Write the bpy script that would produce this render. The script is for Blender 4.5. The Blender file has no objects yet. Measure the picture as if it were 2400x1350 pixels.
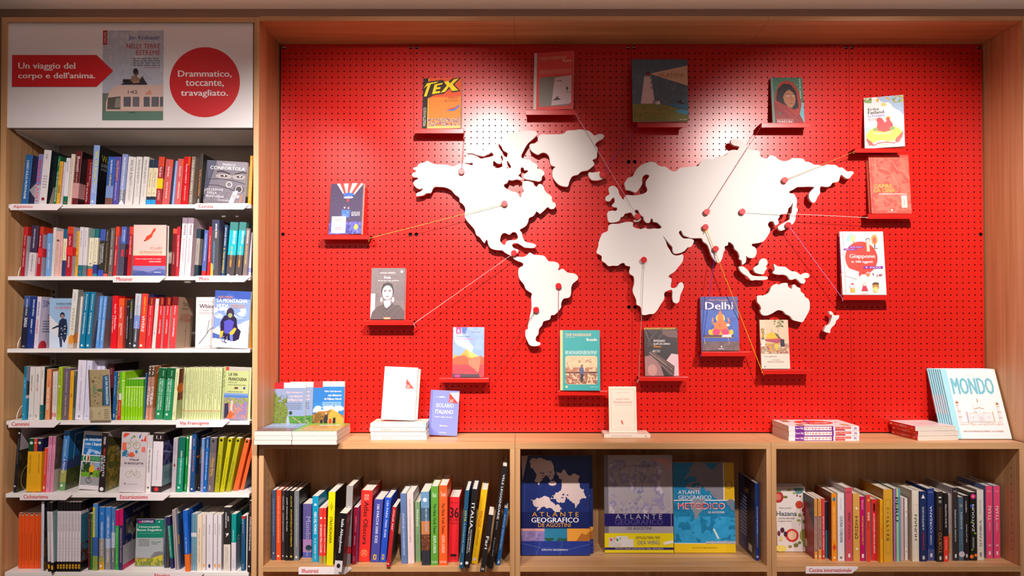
import bpy, bmesh, math, random
from mathutils import Matrix, Vector
random.seed(7)
PI = math.pi
SC = bpy.context.scene
COL = SC.collection

# ---------------------------------------------------------------- camera
F_PX, CX, CY, TH = 1800.0, 1212.0, 727.0, math.radians(0.9)
CAM_Y, CAM_Z = -3.0, 1.5
cam_d = bpy.data.cameras.new('camera')
cam = bpy.data.objects.new('camera', cam_d)
COL.objects.link(cam)
cam.location = (0, CAM_Y, CAM_Z)
cam.rotation_euler = (PI / 2 + TH, 0, 0)
cam_d.sensor_width = 36
cam_d.lens = F_PX / 2400 * 36
cam_d.shift_x = (1200 - CX) / 2400
cam_d.shift_y = (CY - 675) / 2400
cam_d.clip_end = 50
SC.camera = cam

# ---------------------------------------------------------------- world, exposure
w = bpy.data.worlds.new('shop_ambient')
SC.world = w
w.use_nodes = True
w.node_tree.nodes['Background'].inputs[0].default_value = (1.0, 0.82, 0.76, 1)
w.node_tree.nodes['Background'].inputs[1].default_value = 0.12
SC.view_settings.view_transform = 'Standard'
SC.view_settings.look = 'None'
SC.view_settings.gamma = 1
SC.view_settings.use_curve_mapping = False
SC.view_settings.exposure = 0.0

# ---------------------------------------------------------------- lights (ceiling track spots of the shop, then two added fill lights)
def spot(name, loc, aim, power, size, blend, rad=0.03, col=(1, 0.93, 0.88)):
    d = bpy.data.lights.new(name, 'SPOT')
    d.energy = power; d.spot_size = math.radians(size); d.spot_blend = blend
    d.shadow_soft_size = rad; d.color = col
    o = bpy.data.objects.new(name, d); COL.objects.link(o)
    o.location = loc
    o.rotation_euler = (Vector(aim) - Vector(loc)).to_track_quat('-Z', 'Y').to_euler()
    return o
spot('track_spot', (-0.14, -1.75, 2.77), (-0.48, 0.25, 1.62), 300, 58, 0.9)
spot('track_spot', (1.40, -1.75, 2.77), (1.42, 0.25, 1.64), 265, 58, 0.9)
spot('track_spot', (-1.05, -1.75, 2.77), (-1.52, 0.0, 0.98), 215, 80, 1.0)
spot('track_spot', (0.55, -1.75, 2.77), (0.42, 0.0, 0.66), 145, 48, 0.9)
spot('track_spot', (2.1, -1.75, 2.77), (1.66, 0.0, 0.60), 85, 40, 0.9)
spot('track_spot', (-0.75, -1.75, 2.77), (-0.60, 0.0, 0.66), 120, 46, 0.9)
ad = bpy.data.lights.new('ceiling_fill', 'AREA')  # added soft fill for the ambient level, not a visible lamp
ad.shape = 'RECTANGLE'; ad.size = 4.5; ad.size_y = 1.6; ad.energy = 13; ad.color = (1, 0.92, 0.88)
ao = bpy.data.objects.new('ceiling_fill', ad); COL.objects.link(ao)
ao.location = (0.1, -3.6, 2.75)
ao.rotation_euler = (math.radians(38), 0, 0)
ud = bpy.data.lights.new('added_ceiling_wash', 'AREA')          # added light, unseen behind the furniture's top edge, to brighten the ceiling
ud.shape = 'RECTANGLE'; ud.size = 5.0; ud.size_y = 0.04; ud.energy = 9; ud.color = (1, 0.70, 0.58)
uo = bpy.data.objects.new('added_ceiling_wash', ud); COL.objects.link(uo)
uo.location = (0.3, 0.03, 2.715); uo.rotation_euler = (PI, 0, 0)

# ---------------------------------------------------------------- helpers
def P(px, py, y):
    """point of the plane Y = y that shows at photo pixel px, py"""
    c, s = math.cos(TH), math.sin(TH)
    dx = px - CX
    dy = F_PX * c + (py - CY) * s
    dz = F_PX * s - (py - CY) * c
    t = (y - CAM_Y) / dy
    return Vector((dx * t, y, CAM_Z + dz * t))
def PX(px, y, py=755): return P(px, py, y).x
def PZ(py, y, px=1212): return P(px, py, y).z
def lin(c): return c / 12.92 if c <= 0.04045 else ((c + 0.055) / 1.055) ** 2.4
def rgb(h):
    h = h.strip('#')
    if len(h) == 3: h = ''.join(c * 2 for c in h)
    return tuple(lin(int(h[i:i + 2], 16) / 255) for i in (0, 2, 4)) + (1,)
_m = {}
def mat(h, rough=0.45, metal=0.0, spec=0.5):
    k = (h, rough, metal, spec)
    if k in _m: return _m[k]
    m = bpy.data.materials.new('paint_' + h)
    m.use_nodes = True
    b = m.node_tree.nodes['Principled BSDF']
    b.inputs['Base Color'].default_value = rgb(h)
    b.inputs['Roughness'].default_value = rough
    b.inputs['Metallic'].default_value = metal
    b.inputs['Specular IOR Level'].default_value = spec
    _m[k] = m
    return m
def paper():
    if 'paper' in _m: return _m['paper']
    m = bpy.data.materials.new('paper_pages'); m.use_nodes = True
    nt = m.node_tree; b = nt.nodes['Principled BSDF']
    b.inputs['Roughness'].default_value = 0.8
    tc = nt.nodes.new('ShaderNodeTexCoord'); mp = nt.nodes.new('ShaderNodeMapping')
    mp.inputs['Scale'].default_value = (900, 1, 1)
    n = nt.nodes.new('ShaderNodeTexNoise'); n.inputs['Scale'].default_value = 1.0; n.inputs['Detail'].default_value = 1
    r = nt.nodes.new('ShaderNodeValToRGB')
    r.color_ramp.elements[0].position = 0.3; r.color_ramp.elements[0].color = rgb('b8ab9c')
    r.color_ramp.elements[1].position = 0.6; r.color_ramp.elements[1].color = rgb('ece2d6')
    nt.links.new(tc.outputs['Object'], mp.inputs[0]); nt.links.new(mp.outputs[0], n.inputs[0])
    nt.links.new(n.outputs[0], r.inputs[0]); nt.links.new(r.outputs[0], b.inputs['Base Color'])
    _m['paper'] = m
    return m
def wood(axis='x'):
    k = 'wood' + axis
    if k in _m: return _m[k]
    m = bpy.data.materials.new('oak_laminate_' + axis); m.use_nodes = True
    nt = m.node_tree; b = nt.nodes['Principled BSDF']; L = nt.links
    b.inputs['Roughness'].default_value = 0.5
    tc = nt.nodes.new('ShaderNodeTexCoord'); mp = nt.nodes.new('ShaderNodeMapping')
    lo, hi = 1.3, 42.0
    mp.inputs['Scale'].default_value = {'x': (lo, hi, hi), 'z': (hi, hi, lo), 'y': (hi, lo, hi)}[axis]
    n = nt.nodes.new('ShaderNodeTexNoise'); n.inputs['Scale'].default_value = 1.0; n.inputs['Detail'].default_value = 6
    n.inputs['Distortion'].default_value = 0.6
    n2 = nt.nodes.new('ShaderNodeTexNoise'); n2.inputs['Scale'].default_value = 0.22; n2.inputs['Detail'].default_value = 3
    mx = nt.nodes.new('ShaderNodeMath'); mx.operation = 'MULTIPLY_ADD'; mx.inputs[1].default_value = 0.55
    mv = nt.nodes.new('ShaderNodeMath'); mv.operation = 'MULTIPLY'; mv.inputs[1].default_value = 0.45
    r = nt.nodes.new('ShaderNodeValToRGB')
    r.color_ramp.elements[0].position = 0.32; r.color_ramp.elements[0].color = rgb('b08050')
    r.color_ramp.elements[1].position = 0.66; r.color_ramp.elements[1].color = rgb('dcae82')
    e = r.color_ramp.elements.new(0.5); e.color = rgb('ca9868')
    bp = nt.nodes.new('ShaderNodeBump'); bp.inputs['Strength'].default_value = 0.05; bp.inputs['Distance'].default_value = 0.001
    L.new(tc.outputs['Object'], mp.inputs[0]); L.new(mp.outputs[0], n.inputs[0]); L.new(mp.outputs[0], n2.inputs[0])
    L.new(n2.outputs[0], mv.inputs[0]); L.new(n.outputs[0], mx.inputs[0]); L.new(mv.outputs[0], mx.inputs[2])
    L.new(mx.outputs[0], r.inputs[0]); L.new(r.outputs[0], b.inputs['Base Color'])
    L.new(n.outputs[0], bp.inputs['Height']); L.new(bp.outputs[0], b.inputs['Normal'])
    _m[k] = m
    return m
def red_paint():
    if 'red' in _m: return _m['red']
    m = bpy.data.materials.new('red_powder_coat'); m.use_nodes = True
    nt = m.node_tree; b = nt.nodes['Principled BSDF']; L = nt.links
    b.inputs['Base Color'].default_value = (0.66, 0.014, 0.008, 1)
    b.inputs['Roughness'].default_value = 0.27
    b.inputs['Specular IOR Level'].default_value = 0.42
    tc = nt.nodes.new('ShaderNodeTexCoord')
    n = nt.nodes.new('ShaderNodeTexNoise'); n.inputs['Scale'].default_value = 600
    bp = nt.nodes.new('ShaderNodeBump'); bp.inputs['Strength'].default_value = 0.08; bp.inputs['Distance'].default_value = 0.0005
    L.new(tc.outputs['Object'], n.inputs[0]); L.new(n.outputs[0], bp.inputs['Height']); L.new(bp.outputs[0], b.inputs['Normal'])
    _m['red'] = m
    return m

def mottle(cols, scale, rough, seed):
    k = ('mottle', tuple(cols), round(scale), rough)
    if k in _m: return _m[k]
    m = bpy.data.materials.new('mottled_ink'); m.use_nodes = True
    nt = m.node_tree; b = nt.nodes['Principled BSDF']; L = nt.links; out = nt.nodes['Material Output']
    b.inputs['Roughness'].default_value = rough
    tc = nt.nodes.new('ShaderNodeTexCoord')
    mp = nt.nodes.new('ShaderNodeMapping'); mp.inputs['Location'].default_value = (seed * 3.1, seed * 1.7, seed * .9)
    L.new(tc.outputs['Object'], mp.inputs[0])
    n = nt.nodes.new('ShaderNodeTexNoise'); n.inputs['Scale'].default_value = scale; n.inputs['Detail'].default_value = 5; n.inputs['Roughness'].default_value = .62
    n2 = nt.nodes.new('ShaderNodeTexNoise'); n2.inputs['Scale'].default_value = scale * .75; n2.inputs['Detail'].default_value = 4; n2.inputs['Distortion'].default_value = .5
    r = nt.nodes.new('ShaderNodeValToRGB'); els = r.color_ramp.elements
    N = len(cols)
    els[0].position = .36; els[0].color = rgb(cols[0]); els[1].position = .64; els[1].color = rgb(cols[-1])
    for i in range(1, N - 1):
        e = els.new(.36 + .28 * i / (N - 1)); e.color = rgb(cols[i])
    a = nt.nodes.new('ShaderNodeMapRange'); a.inputs[1].default_value = .462; a.inputs[2].default_value = .468
    tr = nt.nodes.new('ShaderNodeBsdfTransparent'); mx = nt.nodes.new('ShaderNodeMixShader')
    L.new(mp.outputs[0], n.inputs[0]); L.new(tc.outputs['Object'], n2.inputs[0])
    L.new(n.outputs[0], r.inputs[0]); L.new(r.outputs[0], b.inputs['Base Color'])
    L.new(n2.outputs[0], a.inputs[0]); L.new(a.outputs[0], mx.inputs[0]); L.new(tr.outputs[0], mx.inputs[1]); L.new(b.outputs[0], mx.inputs[2])
    L.new(mx.outputs[0], out.inputs[0])
    _m[k] = m
    return m

class MB:
    """collects faces with a material each, links them as one mesh object"""
    def __init__(s): s.v = []; s.f = []; s.m = []; s.mats = []
    def mi(s, m):
        if m not in s.mats: s.mats.append(m)
        return s.mats.index(m)
    def face(s, pts, m):
        b = len(s.v); s.v += [tuple(p) for p in pts]; s.f.append(tuple(range(b, b + len(pts)))); s.m.append(s.mi(m))
    def box(s, x0, x1, y0, y1, z0, z1, m):
        b = len(s.v)
        s.v += [(x, y, z) for z in (z0, z1) for (x, y) in ((x0, y0), (x1, y0), (x1, y1), (x0, y1))]
        for f in ((3, 2, 1, 0), (4, 5, 6, 7), (0, 1, 5, 4), (1, 2, 6, 5), (2, 3, 7, 6), (3, 0, 4, 7)):
            s.f.append(tuple(b + i for i in f)); s.m.append(s.mi(m))
    def tube(s, p0, p1, r, m, n=6):
        p0, p1 = Vector(p0), Vector(p1); d = (p1 - p0).normalized()
        a = d.orthogonal().normalized(); c = d.cross(a); b = len(s.v)
        for p in (p0, p1):
            for i in range(n):
                t = 2 * PI * i / n; s.v.append(tuple(p + (a * math.cos(t) + c * math.sin(t)) * r))
        k = s.mi(m)
        for i in range(n):
            j = (i + 1) % n; s.f.append((b + i, b + j, b + n + j, b + n + i)); s.m.append(k)
        s.f.append(tuple(b + i for i in reversed(range(n)))); s.m.append(k)
        s.f.append(tuple(b + n + i for i in range(n))); s.m.append(k)
    def extrude(s, pts, m, ax=1, a0=0, a1=1):
        """convex outline pts (two coords) pulled along axis ax"""
        def q(p, a):
            r = list(p); r.insert(ax, a); return tuple(r)
        n = len(pts); b = len(s.v); k = s.mi(m)
        s.v += [q(p, a0) for p in pts] + [q(p, a1) for p in pts]
        for i in range(n):
            j = (i + 1) % n; s.f.append((b + i, b + j, b + n + j, b + n + i)); s.m.append(k)
        s.f.append(tuple(b + i for i in reversed(range(n)))); s.m.append(k)
        s.f.append(tuple(b + n + i for i in range(n))); s.m.append(k)
    def mesh(s, name):
        me = bpy.data.meshes.new(name); me.from_pydata(s.v, [], s.f)
        for m in s.mats: me.materials.append(m)
        me.polygons.foreach_set('material_index', s.m); me.update()
        return me
    def build(s, name, parent=None, bevel=0):
        me = s.mesh(name)
        o = bpy.data.objects.new(name, me); COL.objects.link(o)
        if parent: o.parent = parent
        if bevel:
            bm = bmesh.new(); bm.from_mesh(me)
            bmesh.ops.recalc_face_normals(bm, faces=bm.faces)
            bm.to_mesh(me); bm.free()
            bv = o.modifiers.new('edge', 'BEVEL'); bv.width = bevel; bv.segments = 2; bv.limit_method = 'ANGLE'
        return o
def empty(name, loc=(0, 0, 0)):
    o = bpy.data.objects.new(name, None); COL.objects.link(o); o.location = loc; o.empty_display_size = 0.05
    return o
def tag(o, label, cat, group=None, kind=None):
    if label: o['label'] = label
    if cat: o['category'] = cat
    if group: o['group'] = group
    if kind: o['kind'] = kind
    return o

# ---------------------------------------------------------------- lettering and flat print
_t = {}
def text_geo(s, bold=0.0):
    """unit-box geometry of a string in the built-in face: verts 0..1 x 0..1, faces, aspect"""
    k = (s, bold)
    if k in _t: return _t[k]
    c = bpy.data.curves.new('lettering', 'FONT'); c.body = s; c.resolution_u = 2; c.offset = bold
    if '\n' in s: c.align_x = 'CENTER'
    o = bpy.data.objects.new('lettering', c)
    COL.objects.link(o)
    dg = bpy.context.evaluated_depsgraph_get()
    me = bpy.data.meshes.new_from_object(o.evaluated_get(dg))
    vs = [(v.co.x, v.co.y) for v in me.vertices]; fs = [tuple(p.vertices) for p in me.polygons]
    bpy.data.objects.remove(o); bpy.data.curves.remove(c); bpy.data.meshes.remove(me)
    if not vs:
        _t[k] = ([], [], 1); return _t[k]
    x0 = min(v[0] for v in vs); x1 = max(v[0] for v in vs); y0 = min(v[1] for v in vs); y1 = max(v[1] for v in vs)
    w_, h_ = max(x1 - x0, 1e-6), max(y1 - y0, 1e-6)
    _t[k] = ([((x - x0) / w_, (y - y0) / h_) for x, y in vs], fs, w_ / h_)
    return _t[k]

class Print:
    """flat ink in layers on a panel of size w x h; to3(u, v, n) places it"""
    def __init__(s, W, H, to3, base=0.0003, step=0.00006, rough=0.45):
        s.W, s.H, s.to3, s.n, s.step, s.rough = W, H, to3, base, step, rough
        s.mb = MB()
    def poly(s, pts, col):
        s.n += s.step
        s.mb.face([s.to3(x * s.W, y * s.H, s.n) for x, y in pts], mat(col, s.rough))
    def geo(s, vs, fs, col):
        s.n += s.step; b = len(s.mb.v); k = s.mb.mi(mat(col, s.rough))
        s.mb.v += [tuple(s.to3(x * s.W, y * s.H, s.n)) for x, y in vs]
        for f in fs: s.mb.f.append(tuple(b + i for i in f)); s.mb.m.append(k)
    def run(s, art):
        for it in art.split(';'):
            it = it.strip()
            if not it: continue
            a = it.split(' ')
            k = a[0]
            if k == 'r':
                x0, y0, x1, y1 = map(float, a[1:5]); s.poly([(x0, y0), (x1, y0), (x1, y1), (x0, y1)], a[5])
            elif k in 'ce':
                x, y, rx = map(float, a[1:4])
                ry, col = (rx * s.W / s.H, a[4]) if k == 'c' else (float(a[4]), a[5])
                nn = 72 if rx * s.W > .06 else 24; s.poly([(x + rx * math.cos(t * 2 * PI / nn), y + ry * math.sin(t * 2 * PI / nn)) for t in range(nn)], col)
            elif k == 'o':      # ring
                x, y, rx, tk = map(float, a[1:5]); q = s.W / s.H
                vs = []
                for t in range(24):
                    cc, ss = math.cos(t * PI / 12), math.sin(t * PI / 12)
                    vs += [(x + rx * cc, y + rx * q * ss), (x + (rx - tk) * cc, y + (rx - tk) * q * ss)]
                s.geo(vs, [(2 * i, (2 * i + 2) % 48, (2 * i + 3) % 48, 2 * i + 1) for i in range(24)], a[5])
            elif k == 'p':
                v = list(map(float, a[2:])); pts = list(zip(v[0::2], v[1::2]))
                from mathutils.geometry import tessellate_polygon
                fs = tessellate_polygon([[Vector((x, y, 0)) for x, y in pts]])
                s.geo(pts, fs, a[1])
            elif k == 'q':      # ragged coastline polygon
                v = list(map(float, a[2:])); pts = list(zip(v[0::2], v[1::2])); rnd = random.Random(len(pts) * 7 + int(v[0] * 99))
                for lv in range(3):
                    out = []
                    for p, q2 in zip(pts, pts[1:] + pts[:1]):
                        dx, dy = q2[0] - p[0], q2[1] - p[1]; rr = rnd.uniform(-.26, .26)
                        out += [p, ((p[0] + q2[0]) / 2 - dy * rr, (p[1] + q2[1]) / 2 + dx * rr)]
                    pts = out
                pts = [(min(max(x, 0), 1), min(max(y, 0), 1)) for x, y in pts]
                from mathutils.geometry import tessellate_polygon
                s.geo(pts, tessellate_polygon([[Vector((x, y, 0)) for x, y in pts]]), a[1])
            elif k == 'l':      # stroke: l col width x y x y ...
                wd = float(a[2]); v = list(map(float, a[3:])); pts = [Vector((x * s.W, y * s.H)) for x, y in zip(v[0::2], v[1::2])]
                vs, fs = [], []
                for p, q in zip(pts, pts[1:]):
                    d = (q - p).normalized() * wd * s.W / 2; nn = Vector((-d.y, d.x)); b = len(vs)
                    for z in (p - d * .6 + nn, p - d * .6 - nn, q + d * .6 - nn, q + d * .6 + nn): vs.append((z.x / s.W, z.y / s.H))
                    fs.append((b, b + 1, b + 2, b + 3))
                s.geo(vs, fs, a[1])
            elif k == 'm':      # rows of small unreadable print: m x0 y0 x1 y1 col rows
                x0, y0, x1, y1 = map(float, a[1:5]); nr = int(a[6]); vs, fs = [], []
                rh = (y1 - y0) / nr; rnd = random.Random(int(x0 * 999 + y0 * 77))
                for r_ in range(nr):
                    x = x0
                    while x < x1 - 0.01:
                        wl = min(rnd.uniform(.03, .11), x1 - x); b = len(vs); yb = y0 + r_ * rh + rh * .25
                        vs += [(x, yb), (x + wl, yb), (x + wl, yb + rh * .45), (x, yb + rh * .45)]; fs.append((b, b + 1, b + 2, b + 3))
                        x += wl + .018
                s.geo(vs, fs, a[5])
            elif k == 'n':      # mottled picture area: n x0 y0 x1 y1 count size col col ...
                x0, y0, x1, y1 = map(float, a[1:5]); cnt = int(a[5]); sz = float(a[6]); cols = a[7:]
                rnd = random.Random(len(art) * 3 + cnt); q = s.W / s.H
                if cnt >= 18 and sz >= .03:
                    s.n += s.step
                    s.mb.face([s.to3(x * s.W, y * s.H, s.n) for x, y in ((x0, y0), (x1, y0), (x1, y1), (x0, y1))], mottle(cols, .62 / (sz * s.W), s.rough, len(art) % 17))
                    continue
                for col in cols:
                    s.n += s.step; km = s.mb.mi(mat(col, s.rough))
                    for bi_ in range(cnt // len(cols)):
                        vs = []
                        cx_, cy_ = rnd.uniform(x0, x1), rnd.uniform(y0, y1); nn = 6
                        for t in range(nn):
                            rr = sz * rnd.uniform(.5, 1.2); an = t * 2 * PI / nn
                            vs.append((min(max(cx_ + rr * math.cos(an), x0), x1), min(max(cy_ + rr * q * .7 * math.sin(an), y0), y1)))
                        b = len(s.mb.v); s.mb.v += [tuple(s.to3(x * s.W, y * s.H, s.n + (bi_ % 30) * 6e-6)) for x, y in vs]
                        s.mb.f.append(tuple(range(b, b + nn))); s.mb.m.append(km)
                    s.n += 30 * 6e-6
            elif k in 'tT':     # t x0 y0 x1 y1 col words (T = heavy)
                x0, y0, x1, y1 = map(float, a[1:5]); vs, fs, _ = text_geo(' '.join(a[6:]))
                dd = .028 * (y1 - y0) * s.H / s.W if k == 'T' else 0
                for sg in ((-1, 1) if dd else (0,)):
                    s.geo([(x0 + x * (x1 - x0) + sg * dd, y0 + y * (y1 - y0)) for x, y in vs], fs, a[5])
            elif k in 'dDuU':   # running down / up a spine: d v0 v1 u0 u1 col words
                v0, v1, u0, u1 = map(float, a[1:5]); vs, fs, _ = text_geo(' '.join(a[6:]))
                if k in 'dD': pts = [(u0 + y * (u1 - u0), v1 - x * (v1 - v0)) for x, y in vs]
                else: pts = [(u1 - y * (u1 - u0), v0 + x * (v1 - v0)) for x, y in vs]
                dd = .025 * (u1 - u0) * s.W / s.H if k in 'DU' else 0
                for sg in ((-1, 1) if dd else (0,)): s.geo([(u, v + sg * dd) for u, v in pts], fs, a[5])
        return s
    def build(s, name, parent):
        return s.mb.build(name, parent) if s.mb.v else None

# ---------------------------------------------------------------- a book
def book(W, D, H, col='ffffff', spine='', front='', back='', bands=(), cover=None, hard=False, belly=None, rough=0.42, rc=0.0015, name='book', xs=1.0):
    """spine on -Y, front cover on +X; origin at the spine's lower corner on -X. bands: (v0, v1, colour[, wrap])"""
    t = 0.0022 if hard else 0.0007
    t = min(t, W * 0.2)
    rc = min(rc, W * 0.3)
    root = empty(name)
    cuts = sorted({0.0, 1.0} | {b[0] for b in bands} | {b[1] for b in bands})
    prof = [(0, D), (0, rc), (rc * .3, rc * .3), (rc, 0), (W - rc, 0), (W - rc * .3, rc * .3), (W, rc), (W, D),
            (W - t, D), (W - t, t), (t, t), (t, D)]
    spine_edges = (1, 2, 3, 4, 5)
    mb = MB(); cover = cover or col
    for a, b in zip(cuts, cuts[1:]):
        cs = col; cf = cover; mid = (a + b) / 2
        for bd in bands:
            if bd[0] <= mid <= bd[1]:
                cs = bd[2]
                if len(bd) < 4 or bd[3]: cf = bd[2]
        z0, z1 = a * H, b * H; n = len(prof)
        for i in range(n):
            j = (i + 1) % n
            p, q = prof[i], prof[j]
            m = mat(cs, rough) if i in spine_edges else (mat(cf, rough) if i < 8 else mat('e4dcd0', .7))
            mb.face([(p[0], p[1], z0), (p[0], p[1], z1), (q[0], q[1], z1), (q[0], q[1], z0)], m)
    mc = mat(cover, rough)
    for z, fl in ((0, 1), (H, 0)):
        for idx in ((0, 1, 10, 11), (1, 2, 3, 10), (3, 4, 9, 10), (4, 5, 6, 9), (6, 7, 8, 9)):
            pts = [(prof[i][0], prof[i][1], z) for i in idx]
            mb.face(pts if fl else pts[::-1], mc)
    mb.build('cover', root)
    ins = 0.003 if hard else 0.0004
    pg = MB(); pg.box(t, W - t, t, D - (0.003 if hard else 0.0006), ins, H - ins, paper()); pg.build('pages', root)
    if belly:
        v0, v1, bc = belly; e = 0.0006; bb = MB(); m = mat(bc, .5)
        for (x0, x1, y0, y1) in ((-e, W + e, -e, 0), (-e, 0, 0, D * .98), (W, W + e, 0, D * .98)): bb.box(x0, x1, y0, y1, v0 * H, v1 * H, m)
        bb.build('paper_band', root)
    off = 0.0009 if belly else 0.0002
    if spine:
        Print(W, H, lambda u, v, n: (u, -n, v), off, rough=rough).run(spine).build('spine_print', root)
    if front:
        Print(D * xs, H, lambda u, v, n: (W + n, u, v), off, rough=rough).run(front).build('cover_print', root)
    if back:
        Print(D, H, lambda u, v, n: (-n, D - u, v), off, rough=rough).run(back).build('back_print', root)
    return root

# ================================================================ the room
XR = 2.02
def struct(mb, name, bevel=0):
    o = mb.build(name, bevel=bevel); o['kind'] = 'structure'; return o
BY = 0.253                      # face of the pegboard
Z_TOP = PZ(38, 0); Z_CNT = PZ(1037.5, 0); Z_CB = PZ(1052.5, 0)
wall_shade_m = mat('6a5244', .8)  # wall colour darkened to carry the shade above the furniture
m = MB(); m.box(-2.6, 3.2, 0.44, 0.5, 0, 2.912, wall_shade_m); struct(m, 'wall_back')
m = MB(); m.box(-2.6, 3.2, -4.6, 0.5, 2.912, 2.96, mat('e6dcd4', .9)); struct(m, 'ceiling')
m = MB(); m.box(-2.6, 3.2, -4.6, 0.5, -0.04, 0, mat('a08c78', .5)); struct(m, 'floor')

# ---------------------------------------------------------------- tall bookcase
XL0 = -1.275; XL1 = PX(9.5, 0); XP0 = PX(592, 0, 700); XP1 = PX(604.3, 0, 700)
WX, WZ = wood('x'), wood('z')
bk = tag(empty('bookcase', (0, 0, 0)), 'tall oak bookcase with white metal shelves beside the red wall', 'bookcase')
DB = 0.315
for x0, x1, nm in ((XL0 - .75, XL1, 0), (XP0, XP1, 1)):
    m = MB()
    if nm == 0: x0 = XL1 - 0.022
    m.box(x0, x1, 0, DB + .02, 0, Z_TOP - .004, WZ); m.build('side_panel', bk, .0008)
m = MB(); m.box(XL1, XP0, 0, DB, PZ(52.5, 0), Z_TOP - .004, WX); m.build('top_panel', bk, .0008)
m = MB(); m.box(XL1, XP0, DB, DB + .012, 0, PZ(52.5, 0), mat('b8aca2', .6)); m.build('back_panel', bk)
m = MB(); m.box(XL1, XP0, 0.01, DB, 0, 0.08, WX); m.build('plinth', bk)
steel = mat('d8cec8', .45)
for x in (PX(118, .30, 755), XP0 - 0.075):
    m = MB(); m.box(x, x + .028, DB - .016, DB, .08, PZ(303, .3), steel); r_ = m.build('upright_rail', bk)
    m = MB(); z = .1
    while z < PZ(300, .3):
        m.box(x + .010, x + .017, DB - .0168, DB - .0155, z, z + .013, mat('1a1412', .8)); z += .025
    s_ = m.build('slot', r_); s_['kind'] = 'stuff'
SHY = (479, 647.5, 817.5, 986.5, 1157, 1341)
SHZ = [PZ(y, 0.004) for y in SHY]
white = mat('f2ebe8', .35)
XS0, XS1 = PX(17, 0.004), PX(586, 0.004)
for z in SHZ + [PZ(303, 0.03)]:
    m = MB(); top = z == PZ(303, .03)
    y0 = 0.03 if top else 0.004
    m.box(XS0, XS1, y0, DB - .017, z - .004, z, white)
    if not top: m.box(XS0, XS1, y0, y0 + .004, z - .0155, z - .004, white)
    s_ = m.build('shelf', bk, .0012)
    for x in (XS0 + .002, XS1 - .005):
        b_ = MB(); b_.extrude([(y0 + .01, z - .004), (DB - .017, z - .004), (DB - .017, z - .045), (y0 + .02, z - .012)], white, 0, x, x + .003)
        b_.build('bracket', s_)
for k, wh in ((1, 'second'), (2, 'third'), (3, 'fourth')):      # wire book ends by the side panel
    m = MB(); xx = PX(45.5, .06); zz = SHZ[k]
    pts = [Vector((0, -.05 * math.cos(q * PI / 14), .052 * math.sin(q * PI / 14) + .0015)) for q in range(15)]
    for a_, b_ in zip(pts, pts[1:]): m.tube(a_, b_, .0014, white, 5)
    o = m.build('bookend'); o.location = (xx, .10, zz)
    tag(o, f'arched white wire bookend at the outer end of the {wh} row of books', 'bookend', 'wire bookends')
# header board
hs = tag(empty('header_sign', (0, 0, 0)), 'white header board with red arrow, poster and red disc above the tall bookcase', 'sign')
hx0, hx1, hz0, hz1 = PX(10, 0.004, 180), PX(592, 0.004, 180), PZ(299, 0.004), PZ(53, 0.004)
m = MB(); m.box(hx0, hx1, .006, .024, hz0, hz1, mat('efe8ea', .22)); m.build('board', hs, .001)
HW, HH = hx1 - hx0, hz1 - hz0
def hu(px): return round((px - 10) / 582, 4)
def hv(py): return round((299 - py) / 246, 4)
T3 = lambda u, v, n: (hx0 + u, .006 - n, hz0 + v)
pr = Print(HW, HH, T3, base=.0022)
pr.run(f"p d4101c {hu(28)} {hv(129)} {hu(226)} {hv(129)} {hu(265)} {hv(166)} {hu(226)} {hv(203.5)} {hu(28)} {hv(203.5)};"
       f"T {hu(43)} {hv(166)} {hu(176)} {hv(147)} fbeeee Un viaggio del;T {hu(43)} {hv(188)} {hu(223)} {hv(170)} fbeeee corpo e dell'anima.")
pr.build('arrow_print', hs)
pr = Print(HW, HH, T3)
pr.run(f"c {hu(479.5)} {hv(192.5)} {82.5/582:.4f} d4101c;T {hu(417)} {hv(182)} {hu(542)} {hv(165)} fbeeee Drammatico,;"
       f"T {hu(435)} {hv(204)} {hu(524)} {hv(188)} fbeeee toccante,;T {hu(424)} {hv(229)} {hu(534)} {hv(210)} fbeeee travagliato.")
pr.build('disc_print', hs)
px0, px1, pz0, pz1 = 240, 382.5, 281.5, 71
pr = Print((px1 - px0) / 582 * HW, (pz0 - pz1) / 246 * HH, lambda u, v, n: (hx0 + hu(240) * HW + u, .006 - n, hz0 + hv(281.5) * HH + v))
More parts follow.
